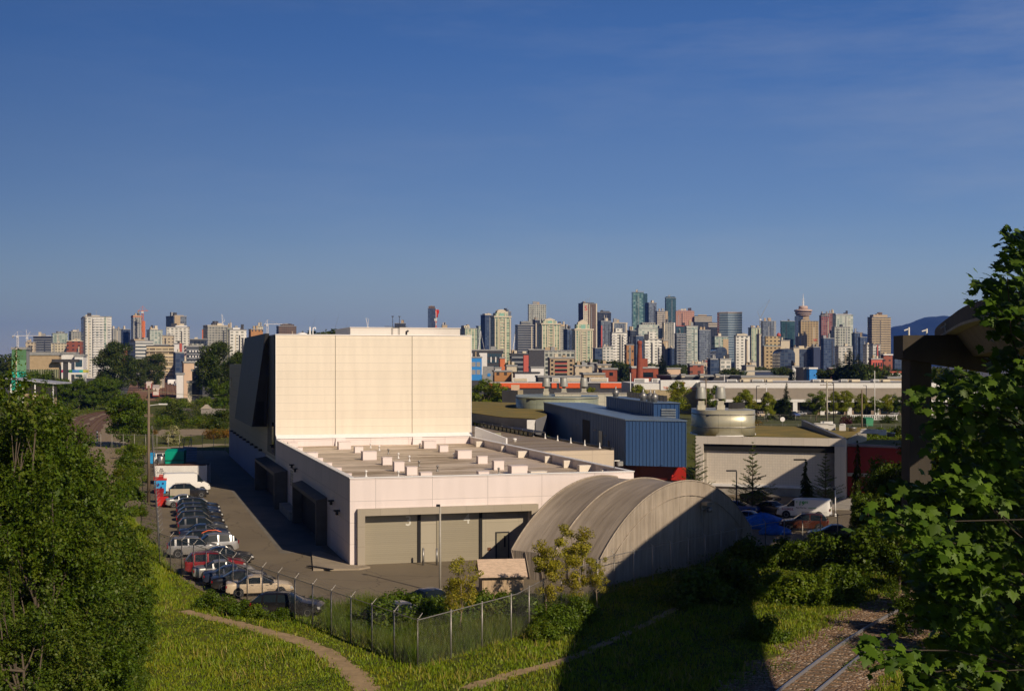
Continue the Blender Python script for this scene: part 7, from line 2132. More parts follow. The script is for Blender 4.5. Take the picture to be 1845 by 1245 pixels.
citygate(970, 976, 1009, 574, 584, 1650, 'cream and green tower with a pointed gable top', False); t = tower(1001, 1006, 1025, 588, 1850, 'grey', 'grey tower with a red-brown top storey', AT, 25, roof=ST['plaintan']); pent(t, .05, .95, 2.5, 'plaintan'); tower(1015, 1022, 1034, 594, 1750, 'glassblue', 'dark blue glass block left of the tall cream tower', AT, 40)
t = citygate(1031, 1036, 1068, 577, 594, 1600, 'tall cream tower with a square crown left of the red-brown tower', False)
# red-brown bank tower
t = tower(1042, 1051, 1075, 547, 2500, 'brown', 'brown office tower with cream corners and a red letter sign near its top', OT, 30); w, d, h, k = dims(t)
strip(t, -.02, .34, 'cream', .6, 0, 1); strip(t, .93, 1.02, 'plaincream', .7, 0, 1); pent(t, .1, .9, 1.5, 'plaindark'); text_part('S', 13, M_red, t, (w * .17, -.9, h - 9), (R(90), 0, 0), .1, 'sign_letter')
b = MB()
for q in (.3, .45, .6): b.tube((w * q, d * .4, h), (w * q, d * .4, h + 8 + 6 * q), .25, n=4)
b.build('aerial', ST['plaingrey'], t)
t = tower(1076, 1078, 1101, 563, 2600, 'glassdark', 'black office tower right of the brown bank tower', OT, 25); pent(t, .2, .9, 2, 'plaindark'); t = tower(1077, 1083, 1101, 579, 2050, 'bluegrey', 'blue-grey tower with a thin red stripe', AT, 35); strip(t, -.02, .1, 'plainred', .6, .0, .92)
t = tower(1100, 1104, 1130, 582, 2100, 'bluegrey', 'grey glass tower with a cream frame round its top', AT, 20, roof=ST['plaincream']); strip(t, 0, .08, 'plaincream', .6); strip(t, .9, 1.0, 'plaincream', .6)
t = tower(1099, 1103, 1130, 600, 1500, 'white2', 'white tower with a raised centre, left of the brick chimney', AT, 15); pent(t, .25, .7, 7, 'white2', 'raised_top', .1, .9); slabs(t, 14, 'plainwhite', .9, .0, .3, .02); slabs(t, 14, 'plainwhite', .9, .8, 1, .02)
tower(1085, 1086, 1105, 625, 1450, 'white', 'lower white wing left of the raised-centre tower', AT, 12); tower(1068, 1072, 1086, 628, 1500, 'glassblue', 'low dark blue block below the blue-grey tower', OT, 40); tower(1129, 1129, 1142, 622, 1350, 'orangebrick', 'small tan tower between white tower and chimney', AT)
tower(1130, 1136, 1146, 596, 1900, 'glassdark', 'dark tower behind and left of the brick chimney', AT, 40)
t = tower(1140, 1140, 1160, 527, 2900, 'glassteal', 'tallest tower, teal glass with a darker right flank', OT); w, d, h, k = dims(t); strip(t, .95, 1.32, 'tealdark', -.0 + .4, 0, .985, 'dark_flank'); b = MB(); b.tube((w * .3, 5, h + 3), (w * 1.1, 5, h + 3), .4, n=4); b.tube((w * .6, 5, h), (w * .6, 5, h + 4), .4, n=4); b.build('roof_crane', ST['plaingrey'], t)
tower(1162, 1169, 1183, 546, 2800, 'bluegrey', 'slate blue tower right of the tallest one', OT, 35); t = tower(1181, 1184, 1203, 561, 2700, 'stripe', 'cream and black striped office tower', OT, 25); strip(t, .78, 1.0, 'plaintan', .5)
t = tower(1198, 1200, 1218, 537, 2900, 'tealdark', 'dark teal round-cornered tower, second tallest', OT, 15); pent(t, .05, .95, 2, 'tealdark'); t = tower(1217, 1218, 1251, 561, 2500, 'pink', 'broad salmon pink office block', OT, 10); pent(t, .05, .95, .6, 'plainred', 'cornice', 0, 1); pent(t, .15, .22, 2, 'plaintan')
t = tower(1251, 1252, 1283, 580, 2500, 'glassdark', 'black block with a flared white top, left', OT, 8); pent(t, -.02, 1.0, 11, 'stripe', 'white_top', 0, 1, 0.0); pent(t, .2, .7, 13, 'plaintan', 'plant_room', .3, .6, 0); t = tower(1276, 1277, 1296, 590, 2400, 'glassdark', 'smaller black block with a white top, right', OT, 8); pent(t, -.03, 1.02, 9, 'stripe', 'white_top', 0, 1, 0)
# curved glass tower
t = thing('office_tower', 'blue glass tower with a concave curved bright side', 'tower', (xat(1296, 2300), 2300, 0)); h = zat(564, 2300)
pl_ = [(0, 0), (14, -6)] + [(14 + 24 * u, -6 + 5 * math.sin(math.pi * u) - 2 * u) for u in np.linspace(.1, 1, 9)] + [(38, 24), (0, 24)]
b = MB(); b.prism(pl_, 0, h); b.build('wall', facade((.30, .36, .38), (.06, .10, .14), 4.2, 60, .3, .95, -1, 2, .2), t); b = MB(); b.prism([(x * 1.01, y) for x, y in pl_], h, h + 1.5); b.build('roof', ST['plaintan'], t); b = MB(); b.box((20, 2, h - 5), (38.4, 24.3, h + 1.2)); b.build('crown_band', ST['plaincream'], t)
t = tower(1144, 1150, 1193, 592, 2000, 'glasspale', 'broad pale grey stepped tower behind the brick chimney', AT, 18); pent(t, .05, .9, 6, 'glasspale', 'stepped_top', .1, .9); pent(t, .2, .75, 10, 'grey', 'stepped_top', .2, .8); t = tower(1193, 1196, 1216, 582, 2000, 'grey', 'grey tower with pale vertical edges, right of the stepped tower', AT, 20); strip(t, 0, .1, 'plaincream', .5); strip(t, .9, 1, 'plainwhite', .5)
t = tower(1159, 1162, 1192, 612, 1450, 'white2', 'cream white tower right of the brick chimney', AT, 10); pent(t, .25, .7, 13, 'white2', 'raised_top', .1, .9); slabs(t, 12, 'plainwhite', .9, 0, .25, .02, left=False); slabs(t, 12, 'plainwhite', .9, .82, 1, .02); b = MB(); w, d, h, k = dims(t); b.box((w * .0, -1, h), (w * .2, 3, h + 6)); b.build('sign_box', ST['plaindark'], t)
tower(1141, 1146, 1160, 606, 1500, 'glassblue', 'dark blue glass slab directly behind the chimney', AT, 40); tower(1190, 1195, 1204, 614, 1600, 'plaintan', 'plain tan slab between white and glass towers', AT, 45); tower(1203, 1207, 1216, 628, 1600, 'glassblue', 'short navy block by the plain tan slab', AT, 40)
t = tower(1215, 1219, 1236, 602, 1550, 'bluegrey', 'dark glass half of the twin towers, with terraces', AT, 25); slabs(t, 16, 'plaingrey', .8, 0, 1, .03, left=False); t = tower(1234, 1237, 1257, 588, 1560, 'glasspale', 'tall pale glass half of the twin towers', AT, 20); slabs(t, 20, 'plaingrey', .8, 0, .45, .03, left=False)
tower(1256, 1260, 1280, 595, 1950, 'bluegrey', 'blue-grey tower right of the twin glass towers', AT, 30); tower(1219, 1219, 1237, 588, 2200, 'tealdark', 'teal block with a copper-red top behind the twin towers', AT, roof=ST['plainred']); t = tower(1283, 1288, 1312, 607, 1500, 'glassgreen', 'green-grey glass tower above the dark arched roof', AT, 30); strip(t, .6, 1, 'plaintan', .5, .2, .95)
# ---------------------------------------------------------------- right
t = tower(1323, 1326, 1351, 606, 1450, 'white2', 'cream window-gridded tower right of the curved glass one', AT, 12); pent(t, .1, .85, 3, 'plaincream'); tower(1348, 1354, 1371, 591, 2000, 'creamgreen', 'tan and green twin-stack tower', AT, 30); tower(1368, 1368, 1372, 603, 1600, 'plaincream', 'thin cream slab edge before the grey glass block', AT); t = tower(1371, 1374, 1398, 579, 2400, 'bluegrey', 'grey glass block under the luffing crane', OT, 15); strip(t, .85, 1, 'plaingrey', .5); crane('tall thin luffing crane over the grey glass block', 1370, 600, 574, 4, 4, 2350, 'plaingrey', (1387, 540))
t = tower(1374, 1377, 1407, 624, 1450, 'tan', 'old tan stone building with a copper-green cornice', 'heritage_tower', 12); pent(t, .1, .95, 18, 'tan', 'upper_tier', .1, .9, 0); pent(t, .02, .8, 1.8, 'tealroof', 'cornice', .0, .95, 0); w, d, h, k = dims(t); b = MB(); b.smooth = True; b.lathe([(2.2, 0), (2.4, 1.4), (1.6, 3), (.3, 4)], (w * .92, d * .5, h + 18 * k), 12); b.build('red_dome', ST['plainred'], t)
tower(1406, 1408, 1432, 579, 2200, 'tealdark', 'dark glass slab left of the revolving-restaurant tower', OT, 12); tower(1407, 1407, 1423, 614, 1500, 'plaincream', 'cream block below the dark glass slab', 'office_block', cat='building')
# tower with the saucer
ht = thing('observation_tower', 'tower with a saucer-shaped revolving pod and a tall white mast', 'tower', (xat(1448.5, 2400), 2400, 0)); kz = lambda y: zat(y, 2400)
b = MB(); b.box((-13, -2, 0), (-2, 18, kz(569))); b.build('dark_shaft', ST['glassblue'], ht); b = MB(); b.box((-2, -2, 0), (9, 14, kz(570))); b.build('shaft', ST['plaintan'], ht)
b = MB(); b.smooth = True; M_pod = mat('pod_pink_concrete', (.55, .40, .32), .7, vary=.1)
b.lathe([(7, kz(571)), (12, kz(568.5)), (13.5, kz(567))], (0, 6, 0), 28); b.build('pod_base', M_pod, ht); b = MB(); b.smooth = True; b.lathe([(13.2, kz(567)), (14, kz(566))], (0, 6, 0), 28); b.build('window_band', M_glass, ht)
b = MB(); b.smooth = True; b.lathe([(14, kz(566)), (15, kz(564.8)), (15, kz(563.8))], (0, 6, 0), 28); b.build('pod_ring', M_pod, ht); b = MB(); b.lathe([(14.2, kz(563.8)), (14.4, kz(562.2))], (0, 6, 0), 28); b.build('window_band', M_glass, ht)
b = MB(); b.smooth = True; b.lathe([(14.4, kz(562.2)), (16.4, kz(560)), (16.2, kz(558.4)), (12, kz(557.2))], (0, 6, 0), 28); b.build('pod_rim', M_pod, ht); b = MB(); b.smooth = True; b.lathe([(8.2, kz(557.2)), (8.2, kz(552)), (7, kz(551.2))], (0, 6, 0), 24); b.build('pod_top', M_pod, ht)
b = MB(); b.tube((0, 6, kz(551.5)), (0, 6, kz(540)), 1.3, .8, n=6); b.tube((0, 6, kz(540)), (0, 6, kz(529)), .7, .3, n=6)
for y in (549, 546, 543, 539): b.tube((-2.6, 6, kz(y)), (2.6, 6, kz(y)), .35, n=4)
b.build('mast', M_white, ht)
t = tower(1443, 1443, 1475, 579, 2150, 'tan', 'tan office block with punched windows and a red emblem, beside the saucer tower', OT); w, d, h, k = dims(t); pent(t, .05, .55, 2, 'plaintan'); text_part('W', 6, M_red, t, (w * .8, -.5, h * .64), (R(90), 0, 0), .1, 'sign_emblem', 1.0); tower(1438, 1438, 1444, 607, 2100, 'plaintan', 'narrow tan shoulder of the punched-window block', OT)
t = tower(1476, 1480, 1495, 569, 2050, 'redgrid', 'red grid-fronted tower with a dark roof garden', AT, 15); pent(t, .1, .5, 3, 'plaindark', 'roof_garden'); t = tower(1490, 1492, 1505, 565, 2100, 'redgrid', 'taller red and glass tower behind the red grid front', AT, 12); strip(t, .6, 1, 'glassdark', .5)
t = tower(1504, 1506, 1537, 568, 2000, 'glasspale', 'pale glass tower with white lines beside the red towers', AT, 10); pent(t, .15, .5, 1.5, 'plaindark'); pent(t, .0, .9, .8, 'plainwhite', 'roof_frame', 0, 1); t = tower(1504, 1504, 1532, 590, 1850, 'gridwhite', 'white gridded front of the pale glass tower', AT); tower(1511, 1511, 1536, 625, 1500, 'white', 'lower white block before the white gridded tower', AT); tower(1479, 1484, 1504, 610, 1800, 'glassblue', 'navy block in front of the red grid tower', AT, 40); tower(1495, 1498, 1512, 596, 1900, 'glassdark', 'black slab between red and white towers', AT, 40)
tower(1537, 1540, 1549, 600, 2000, 'glassblue', 'small navy tower, taller of the pair left of the tan slab', OT, 40); tower(1546, 1550, 1562, 608, 1850, 'glassblue', 'wider navy tower of the pair left of the tan slab', OT, 40)
t = tower(1563, 1571, 1605, 572, 2200, 'tanband', 'tan office slab with a dark side, standing alone at the right', OT, 18); pent(t, .1, .85, 4, 'plaintan', 'upper_tier', .1, .9); pent(t, .42, .62, 8.5, 'brown', 'plant_room', .3, .6)
tower(1562, 1562, 1572, 622, 1500, 'white2', 'slim white block at the foot of the tan slab', AT); t = tower(1573, 1573, 1586, 622, 1450, 'white', 'white block with red stripes before the tan slab', AT); strip(t, .55, .7, 'plainred', .4); t = tower(1568, 1570, 1590, 648, 900, 'plainred', 'coral red block right of the dark fir', 'apartment_block', 20, cat='building'); wins(t, 4, 3, .1, 1, .15, .95, M_glass); tower(1587, 1592, 1608, 640, 1100, 'brick', 'brick block with a white penthouse at the foot of the mountain', 'apartment_block', 30, cat='building', roof=ST['plainwhite']); tower(1606, 1612, 1634, 643, 1200, 'glassblue', 'dark blue block left of the column', 'apartment_block', 30, cat='building')
tower(1616, 1617, 1628, 625, 2000, 'bluegrey', 'small tower under construction beside the cap beam', AT)
tower(1431, 1431, 1478, 629, 1400, 'glassblue', 'long navy building with a pale parapet below the saucer tower', LB, cat='building', roof=ST['plaincream']); t = tower(1466, 1466, 1478, 626, 1390, 'plainnavy', 'royal blue block right of the long navy building', LB, cat='building'); tower(1430, 1430, 1440, 627, 1380, 'plaincream', 'small cream block left of the long navy building', LB, cat='building')
# ---------------------------------------------------------------- domes, stadium masts
for (px, w_, yt, Y, lb) in ((1300, 20, 625, 1300, 'dark arched roof below the green-grey glass tower'), (1419, 27, 628, 1350, 'broad dark arched hall left of the navy building')):
    t = thing('arched_hall', lb, 'hall', (xat(px, Y), Y, 0)); r = w_ / 2 * Y / F; h = zat(yt, Y); n = 14
    pr = [(-r, 0), (-r, h - r * .8)] + [(-r * math.cos(math.pi * i / n), h - r * .8 + r * .8 * math.sin(math.pi * i / n)) for i in range(1, n)] + [(r, h - r * .8), (r, 0)]
    b = MB(); b.rings([[(x, 0, z) for x, z in pr], [(x, 40, z) for x, z in pr]]); b.build('shell', ST['glassblue'], t); b = MB(); b.box((-r * .9, -.6, 0), (r * .9, -.02, h * .3)); b.build('front_glazing', ST['glassdark'], t)
for i, (x0, y0, x1, y1, lb) in enumerate(((838, 635, 846, 588, 'white leaning stadium mast left of the arched tower'), (859, 630, 866, 596, 'second white leaning stadium mast, nearer the arched tower'), (920, 632, 929, 595, 'white leaning stadium mast right of the arched tower'), (924, 628, 934, 600, 'shorter leaning stadium mast right of the arched tower'))):
    t = thing('stadium_mast', lb, 'mast', (xat(x0, 2000), 2000, 0), 0, 'white stadium masts'); a = Vector((0, 0, 0)); c = at(x1, y1, 2000) - t.location; m0 = at(x0, y0, 2000) - t.location
    b = MB(); b.tube(m0 - Vector((0, 0, 20)), c, 1.0, .6, n=5); b.build('spar', M_white, t); b = MB(); b.tube(c, c + Vector((7, 20, -38)), .25, n=3); b.build('cable', M_white, t)
# ---------------------------------------------------------------- middle distance, centre
t = tower(848, 848, 907, 632, 900, 'plaindark', 'black and white modern apartment block right of the cream block', 'apartment_block', cat='building', depth=16); w, d, h, k = dims(t)
for f in (.30, .0): b = MB(); b.box((w * (.26 if f else -.1), -.5, h * .35), (w * (.5 if f else .05), -.02, h * .94)); b.build('white_panel', ST['plainwhite'], t)
wins(t, 7, 4, .5, 1.0, .3, .96, M_glassb, wx=.7); wins(t, 3, 2, .55, .98, .35, .9, ST['plainwhite'], 'white_panel', .25, .5, .4)
t = tower(847, 847, 868, 645, 860, 'plainblue', 'royal blue framed block below the black and white block', 'apartment_block', cat='building', depth=14); w, d, h, k = dims(t); wins(t, 2, 2, .1, .92, .42, .92, ST['plaingrey'], wx=.8, wz=.6); b = MB(); b.box((-.2, -.4, h * .0), (w + .2, -.03, h * .28)); b.build('base_band', ST['plaindark'], t)
tower(901, 901, 910, 646, 850, 'plainorange', 'narrow orange panel tower beside the black and white block', 'apartment_block', cat='building', depth=10); t = tower(892, 892, 903, 664, 800, 'plainwhite', 'white stair block below the orange panel', LB, cat='building', depth=10); t = thing('grey_hopper', 'grey tapering hopper building with a small round mark', 'building', (xat(880, 780), 780, 0)); b = MB(); z_ = zat(660, 780); b.hexa([(-4, -3, 0), (4, -3, 0), (4, 5, 0), (-4, 5, 0), (-3.2, -2.6, z_), (3.0, -2.6, z_), (3.0, 4, z_), (-3.2, 4, z_)]); b.build('wall', ST['plaingrey'], t); b = MB(); b.tube((.4, -3.0, z_ - 5), (.4, -2.6, z_ - 5), 1.0, n=14); b.build('round_mark', ST['plainblue'], t)
t = tower(918, 922, 952, 639, 950, 'darkband', 'dark red-brown block with a red corner', 'apartment_block', 15, cat='building', roof=ST['plaindark']); strip(t, .7, 1.0, 'plainred', .6, .4, .98); tower(951, 953, 981, 631, 1050, 'plaindark', 'slate dark block with a flat roof', 'office_block', 12, cat='building'); t = tower(980, 980, 1035, 633, 1100, 'gridwhite', 'dark office block with a fine white window grid', 'office_block', cat='building'); pent(t, .05, .45, 5, 'plaintan')
t = tower(991, 991, 1035, 646, 900, 'plaintan', 'tan office block with red stripes between window rows', 'office_block', cat='building'); w, d, h, k = dims(t)
for j in range(5):
    z = h * (.28 + .145 * j); b = MB(); b.box((w * .2, -.35, z), (w * .7, -.02, z + h * .065)); b.build('window_band', M_glass, t); b = MB(); b.box((w * .2, -.4, z - h * .045), (w * .7, -.02, z - h * .005)); b.build('red_band', ST['plainred'], t)
wins(t, 1, 5, .04, .14, .27, 1.0, M_glass, wx=.9, wz=.45); wins(t, 1, 5, .80, .92, .27, 1.0, M_glass, wx=.9, wz=.45)
tower(891, 891, 922, 670, 740, 'orangebrick', 'orange brick warehouse right of the leafy gap tree', 'brick_building', cat='building'); tower(913, 913, 931, 660, 780, 'plaincream', 'small pale block above the orange brick warehouse', LB, cat='building'); tower(957, 957, 980, 663, 800, 'plainwhite', 'low white block between dark block and office grid', LB, cat='building'); tower(928, 928, 972, 673, 730, 'plainwhite', 'long low white roof in front of the dark blocks', LB, cat='building', roof=ST['plaindark']); tower(1033, 1036, 1067, 660, 850, 'beige', 'low tan building right of the red-striped office', LB, 15, cat='building'); tower(1076, 1076, 1101, 658, 860, 'beige', 'second low tan building, nearer the chimney', LB, cat='building'); tower(1064, 1064, 1078, 655, 880, 'plaingrey', 'small grey block between the two low tan buildings', LB, cat='building')
t = tower(1052, 1052, 1089, 675, 640, 'plaintan', 'tan flat building with four dark openings on the red roof', LB, cat='building', depth=10); wins(t, 4, 1, .1, .95, .55, .98, M_dark); t = tower(1085, 1085, 1112, 666, 700, 'brickplain', 'dark brick block with one window left of the chimney', 'brick_building', cat='building'); wins(t, 1, 1, .4, .8, .7, .95, M_glass)
tower(970, 970, 1090, 680, 660, 'plaindark', 'long black parapet behind the white rooftop screens', LB, cat='building')
# brewery chimney and its building
t = tower(1135, 1137, 1186, 664, 760, 'brickplain', 'red brick powerhouse beside the tall chimney', 'brick_building', 12, cat='building'); wins(t, 1, 1, .42, .82, .62, .85, M_glass, wx=.96, wz=.9); pent(t, .3, .62, 15, 'brickplain', 'upper_storey', .2, .8); pent(t, -.05, .35, 1.2, 'plainwhite', 'roof_edge', .0, .3); pent(t, .62, .9, 1.0, 'plainwhite', 'roof_edge', .1, .4)
ck = thing('brick_chimney', 'tall tapering red brick chimney', 'chimney', (xat(1152.5, 752), 752, 0)); b = MB(); b.smooth = True; hc = zat(614, 752); b.lathe([(2.1, 0), (2.0, hc * .3), (1.15, hc - 2), (1.1, hc)], n=18); b.build('shaft', ST['brickplain'], ck); b = MB(); b.smooth = True; b.lathe([(1.15, hc - 2.4), (1.45, hc - 2), (1.45, hc - .6), (1.2, hc - .2)], n=18); b.build('cap', ST['brickplain'], ck); b = MB()
for q in range(12): b.smooth = True; b.lathe([(1.16 + .02 + .84 * (1 - q / 12) * .9, hc * .15 + q * hc * .066), (1.16 + .02 + .84 * (1 - q / 12) * .9, hc * .15 + q * hc * .066 + .3)], n=18)
b.build('iron_band', mat('chimney_band', (.2, .045, .03), .8), ck)
tower(1201, 1202, 1226, 665, 800, 'peach', 'blank peach building right of the brick powerhouse', LB, 10, cat='building'); tower(1240, 1243, 1268, 658, 900, 'brick', 'brick block with a cream top window right of the peach building', 'brick_building', 20, cat='building'); t = tower(1278, 1280, 1296, 648, 1000, 'glassblue', 'dark navy apartment block left of the pale glass flats', 'apartment_block', 40, cat='building'); tower(1296, 1298, 1317, 648, 950, 'white', 'pale glass flats with white frames', 'apartment_block', 12, cat='building')
t = tower(1448, 1448, 1459, 665, 720, 'plaingrey', 'grey slab attached to the bright blue storage building', LB, cat='building', depth=14); tower(1458.5, 1458.5, 1472, 665, 715, 'plainblue', 'bright blue box building with a pale top edge', 'storage_building', cat='building', depth=14, roof=ST['plainwhite']); t = tower(1428, 1428, 1438, 662, 750, 'plainwhite', 'narrow white block left of the blue box building', LB, cat='building'); wins(t, 1, 3, .1, .9, .2, .9, ST['plaingrey'])
t = tower(1333, 1333, 1400, 670, 900, 'plainnavy', 'long dark navy low roof below the tan stone building', LB, cat='building'); tower(1210, 1210, 1330, 679, 720, 'plaindark', 'long dark flat roof with small rooftop clutter', LB, cat='building', depth=40); tower(1336, 1336, 1420, 680, 700, 'beige', 'low row with pale rooftop boxes', LB, cat='building', depth=30); tower(1345, 1345, 1360, 660, 900, 'plaincream', 'small cream house beyond the long navy roof', LB, cat='building')
for k, (px, lb) in enumerate(((1228, 'pale rooftop box at the left of the long dark roof'), (1262, 'pale rooftop box in the middle of the long dark roof'), (1290, 'pale rooftop box at the right of the long dark roof'))):
    o = tower(px, px, px + 6, 676.5, 715, 'plaincream', lb, 'rooftop_box', cat='rooftop box', z0=zat(680, 715), depth=4)
tower(1578, 1578, 1632, 672, 760, 'plainwhite', 'pale metal-roofed shed left of the column', 'shed', cat='building', roof=ST['plainred']); tower(1690, 1690, 1760, 676, 620, 'plainwhite', 'white flat building right of the column', LB, cat='building'); tower(1600, 1600, 1640, 682, 640, 'plaintan', 'low pinkish building under the metal-roofed shed', LB, cat='building')
# ---------------------------------------------------------------- the long stores
t = thing('long_store', 'long white store with a deep sloping grey canopy behind the street trees', 'store', (xat(1262, 430), 430, 0)); L1 = xat(1700, 430) - xat(1262, 430)
zt_ = lambda y: zat(y, 430)
b = MB(); b.box((0, 0, zt_(699)), (L1, 60, zt_(690))); b.build('fascia', ST['plainwhite'], t); b = MB(); b.hexa([(0, -3.4, zt_(719)), (L1, -3.4, zt_(719)), (L1, .1, zt_(719)), (0, .1, zt_(719)), (0, -.4, zt_(699)), (L1, -.4, zt_(699)), (L1, .1, zt_(699)), (0, .1, zt_(699))]); b.build('canopy', mat('canopy_grey', (.24, .205, .16), .7, vary=.12), t)
b = MB(); b.box((0, -3.6, zt_(724)), (L1, -3.3, zt_(719))); b.build('canopy_edge', ST['plainwhite'], t); b = MB(); b.box((0, .12, 0), (L1, 59, zt_(699) - .02)); b.build('wall', mat('store_front', (.30, .22, .16), .7, vary=.3, scale=.3), t)
for k in range(9): x = 3 + k * L1 / 9; b = MB(); b.box((x, -3.5, 0), (x + 1.4, -2.4, zt_(724))); b.build('pillar', ST['plainwhite'], t)
for k in range(8): x = 6 + k * L1 / 9; b = MB(); b.box((x, .0, .2), (x + 5.5, .1, 4.2)); b.build('shop_window', M_glass, t)
b = MB(); b.box((-.5, .3, zt_(690)), (L1, .8, zt_(690) + .35)); b.build('parapet_line', ST['plaindark'], t)
for k, (px, wd_) in enumerate(((1310, 18), (1334, 17), (1356, 20), (1378, 14), (1465, 13), (1478, 22), (1516, 11), (1528, 22), (1574, 10), (1585, 19))):
    x = xat(px, 445) - t.location.x
    b = MB(); b.box((x, 15, zt_(690)), (x + wd_ * 445 / F, 19, zt_(684.5))); o = b.build('rooftop_screen', ST['plaincream'] if k % 2 else ST['plainwhite'], t)
    b = MB(); b.box((x + .3, 14.85, zt_(689)), (x + wd_ * 445 / F * (.9 if k % 2 == 0 else .3), 15, zt_(685.3))); b.build('louvre', ST['plaingrey'] if k % 2 == 0 else ST['plaindark'], o)
t = thing('hardware_store', 'white store front with orange lettering behind the bronze tree', 'store', (xat(1142, 440), 440, 0)); L2 = xat(1263, 440) - xat(1142, 440); z4 = lambda y: zat(y, 440)
b = MB(); b.box((0, 0, 0), (L2, 50, z4(691))); b.build('wall', ST['plainwhite'], t); b = MB(); b.box((xat(1190, 440) - t.location.x, -.5, z4(703)), (xat(1261, 440) - t.location.x, 6, z4(685))); b.build('raised_front', ST['plainwhite'], t); b = MB(); b.box((0, -.3, 0), (L2, -.01, z4(702))); b.build('lower_wall', mat('store_tan', (.42, .33, .19), .8, vary=.15), t)
text_part('TO', 1.1, M_orange, t, (xat(1199, 440) - t.location.x, -.55, z4(699.3)), (R(90), 0, 0), .03); text_part('RIVE', 1.15, M_orange, t, (xat(1249, 440) - t.location.x, -.55, z4(700.5)), (R(90), 0, 0), .03); text_part('TI', 1.3, M_orange, t, (xat(1230, 440) - t.location.x, -.55, z4(691.5)), (R(90), 0, 0), .03)
for px, wd_ in ((1143, 26), (1175, 14)):
    x = xat(px, 455) - t.location.x; b = MB(); b.box((x, 15, z4(690)), (x + wd_ * 455 / F, 18, z4(683))); o = b.build('rooftop_screen', ST['plainwhite'], t); b = MB(); b.box((x + .4, 14.8, z4(689.5)), (x + wd_ * 455 / F * .7, 15, z4(684))); b.build('louvre', ST['plaingrey'], o)
t = thing('red_roof_store', 'long low store with an orange-red roof band behind the exhaust hoods', 'store', (xat(880, 520), 520, 0)); L3 = xat(1142, 520) - xat(880, 520); z5 = lambda y: zat(y, 520)
b = MB(); b.box((0, .4, 0), (L3, 40, z5(690))); b.build('wall', ST['plaindark'], t)
for a, c in ((882, 985), (994, 1003), (1008, 1045), (1082, 1141)): b = MB(); b.box((xat(a, 520) - t.location.x, 0, z5(699)), (xat(c, 520) - t.location.x, .35, z5(690))); b.build('red_band', M_orange, t)
b = MB(); b.box((0, .0, z5(689.9)), (L3, 1, z5(688.6))); b.build('parapet', ST['plainwhite'], t)
for px, wd_ in ((924, 28), (995, 14), (1012, 40), (1062, 34)):
    x = xat(px, 535) - t.location.x; b = MB(); b.box((x, 15, z5(689)), (x + wd_ * 535 / F, 19, z5(681.5))); o = b.build('rooftop_screen', ST['plainwhite'], t); b = MB(); b.box((x + .5, 14.8, z5(688)), (x + wd_ * 535 / F - .5, 15, z5(682.5))); b.build('louvre', ST['plaincream'], o)
b = MB(); x = xat(921, 505) - t.location.x; b.box((x, -8, 0), (x + 3.2, -4, z5(693))); b.build('pink_unit', ST['peach'], t)
# ---------------------------------------------------------------- freight train and rail wagons
M_wag = mat('wagon_red', (.30, .045, .03), .7, vary=.3, scale=.4); M_wagw = mat('wagon_white', (.6, .52, .46), .7, vary=.2)
def wagon(label, p, ang, group, L=13, hh=4.6):
    t = thing('freight_wagon', label, 'rail wagon', p, ang, group)
    b = MB(); b.box((0, -1.6, 1.1), (L, 1.6, hh)); b.build('body', M_wag, t); b = MB(); b.box((.3, -1.65, hh), (L - .3, 1.65, hh + .3)); b.build('roof', M_wagw, t); b = MB(); b.box((-.12, -1.3, 1.6), (-.02, 1.3, hh - .5)); b.box((-.2, -1.6, hh - .4), (-.13, 1.6, hh)); b.build('end_ladder', M_wagw, t)
    for x in (1.5, L - 2.5):
        b = MB(); b.box((x - .7, -1.2, .2), (x + 1.7, 1.2, 1.08)); b.build('bogie', M_black, t)
    for k in range(4):
        b = MB(); b.box((1 + k * L / 4.4, 1.61, 1.4), (1.4 + k * L / 4.4, 1.68, hh - .2)); b.build('side_rib', M_wagw, t)
    return t
ordn = ['nearest', 'second', 'third', 'fourth', 'fifth', 'sixth', 'seventh']
a0, a1 = gnd(281, 718), gnd(284, 688)
dv = (a1 - a0).normalized(); angt = math.atan2(dv.y, dv.x)
for k in range(7): wagon('%s dark red wagon of the train seen end-on by the utility pole top' % ordn[k], a0 + dv * 15.5 * k, angt, 'right string of red wagons')
a0 = gnd(268, 704)
for k in range(4): wagon('%s red wagon of the left string beside the train' % ordn[k], a0 + dv * 17 * k, angt + .02, 'left string of red wagons')
wagon('single red wagon standing alone up the yard', gnd(298, 688), angt, None, 14, 5)
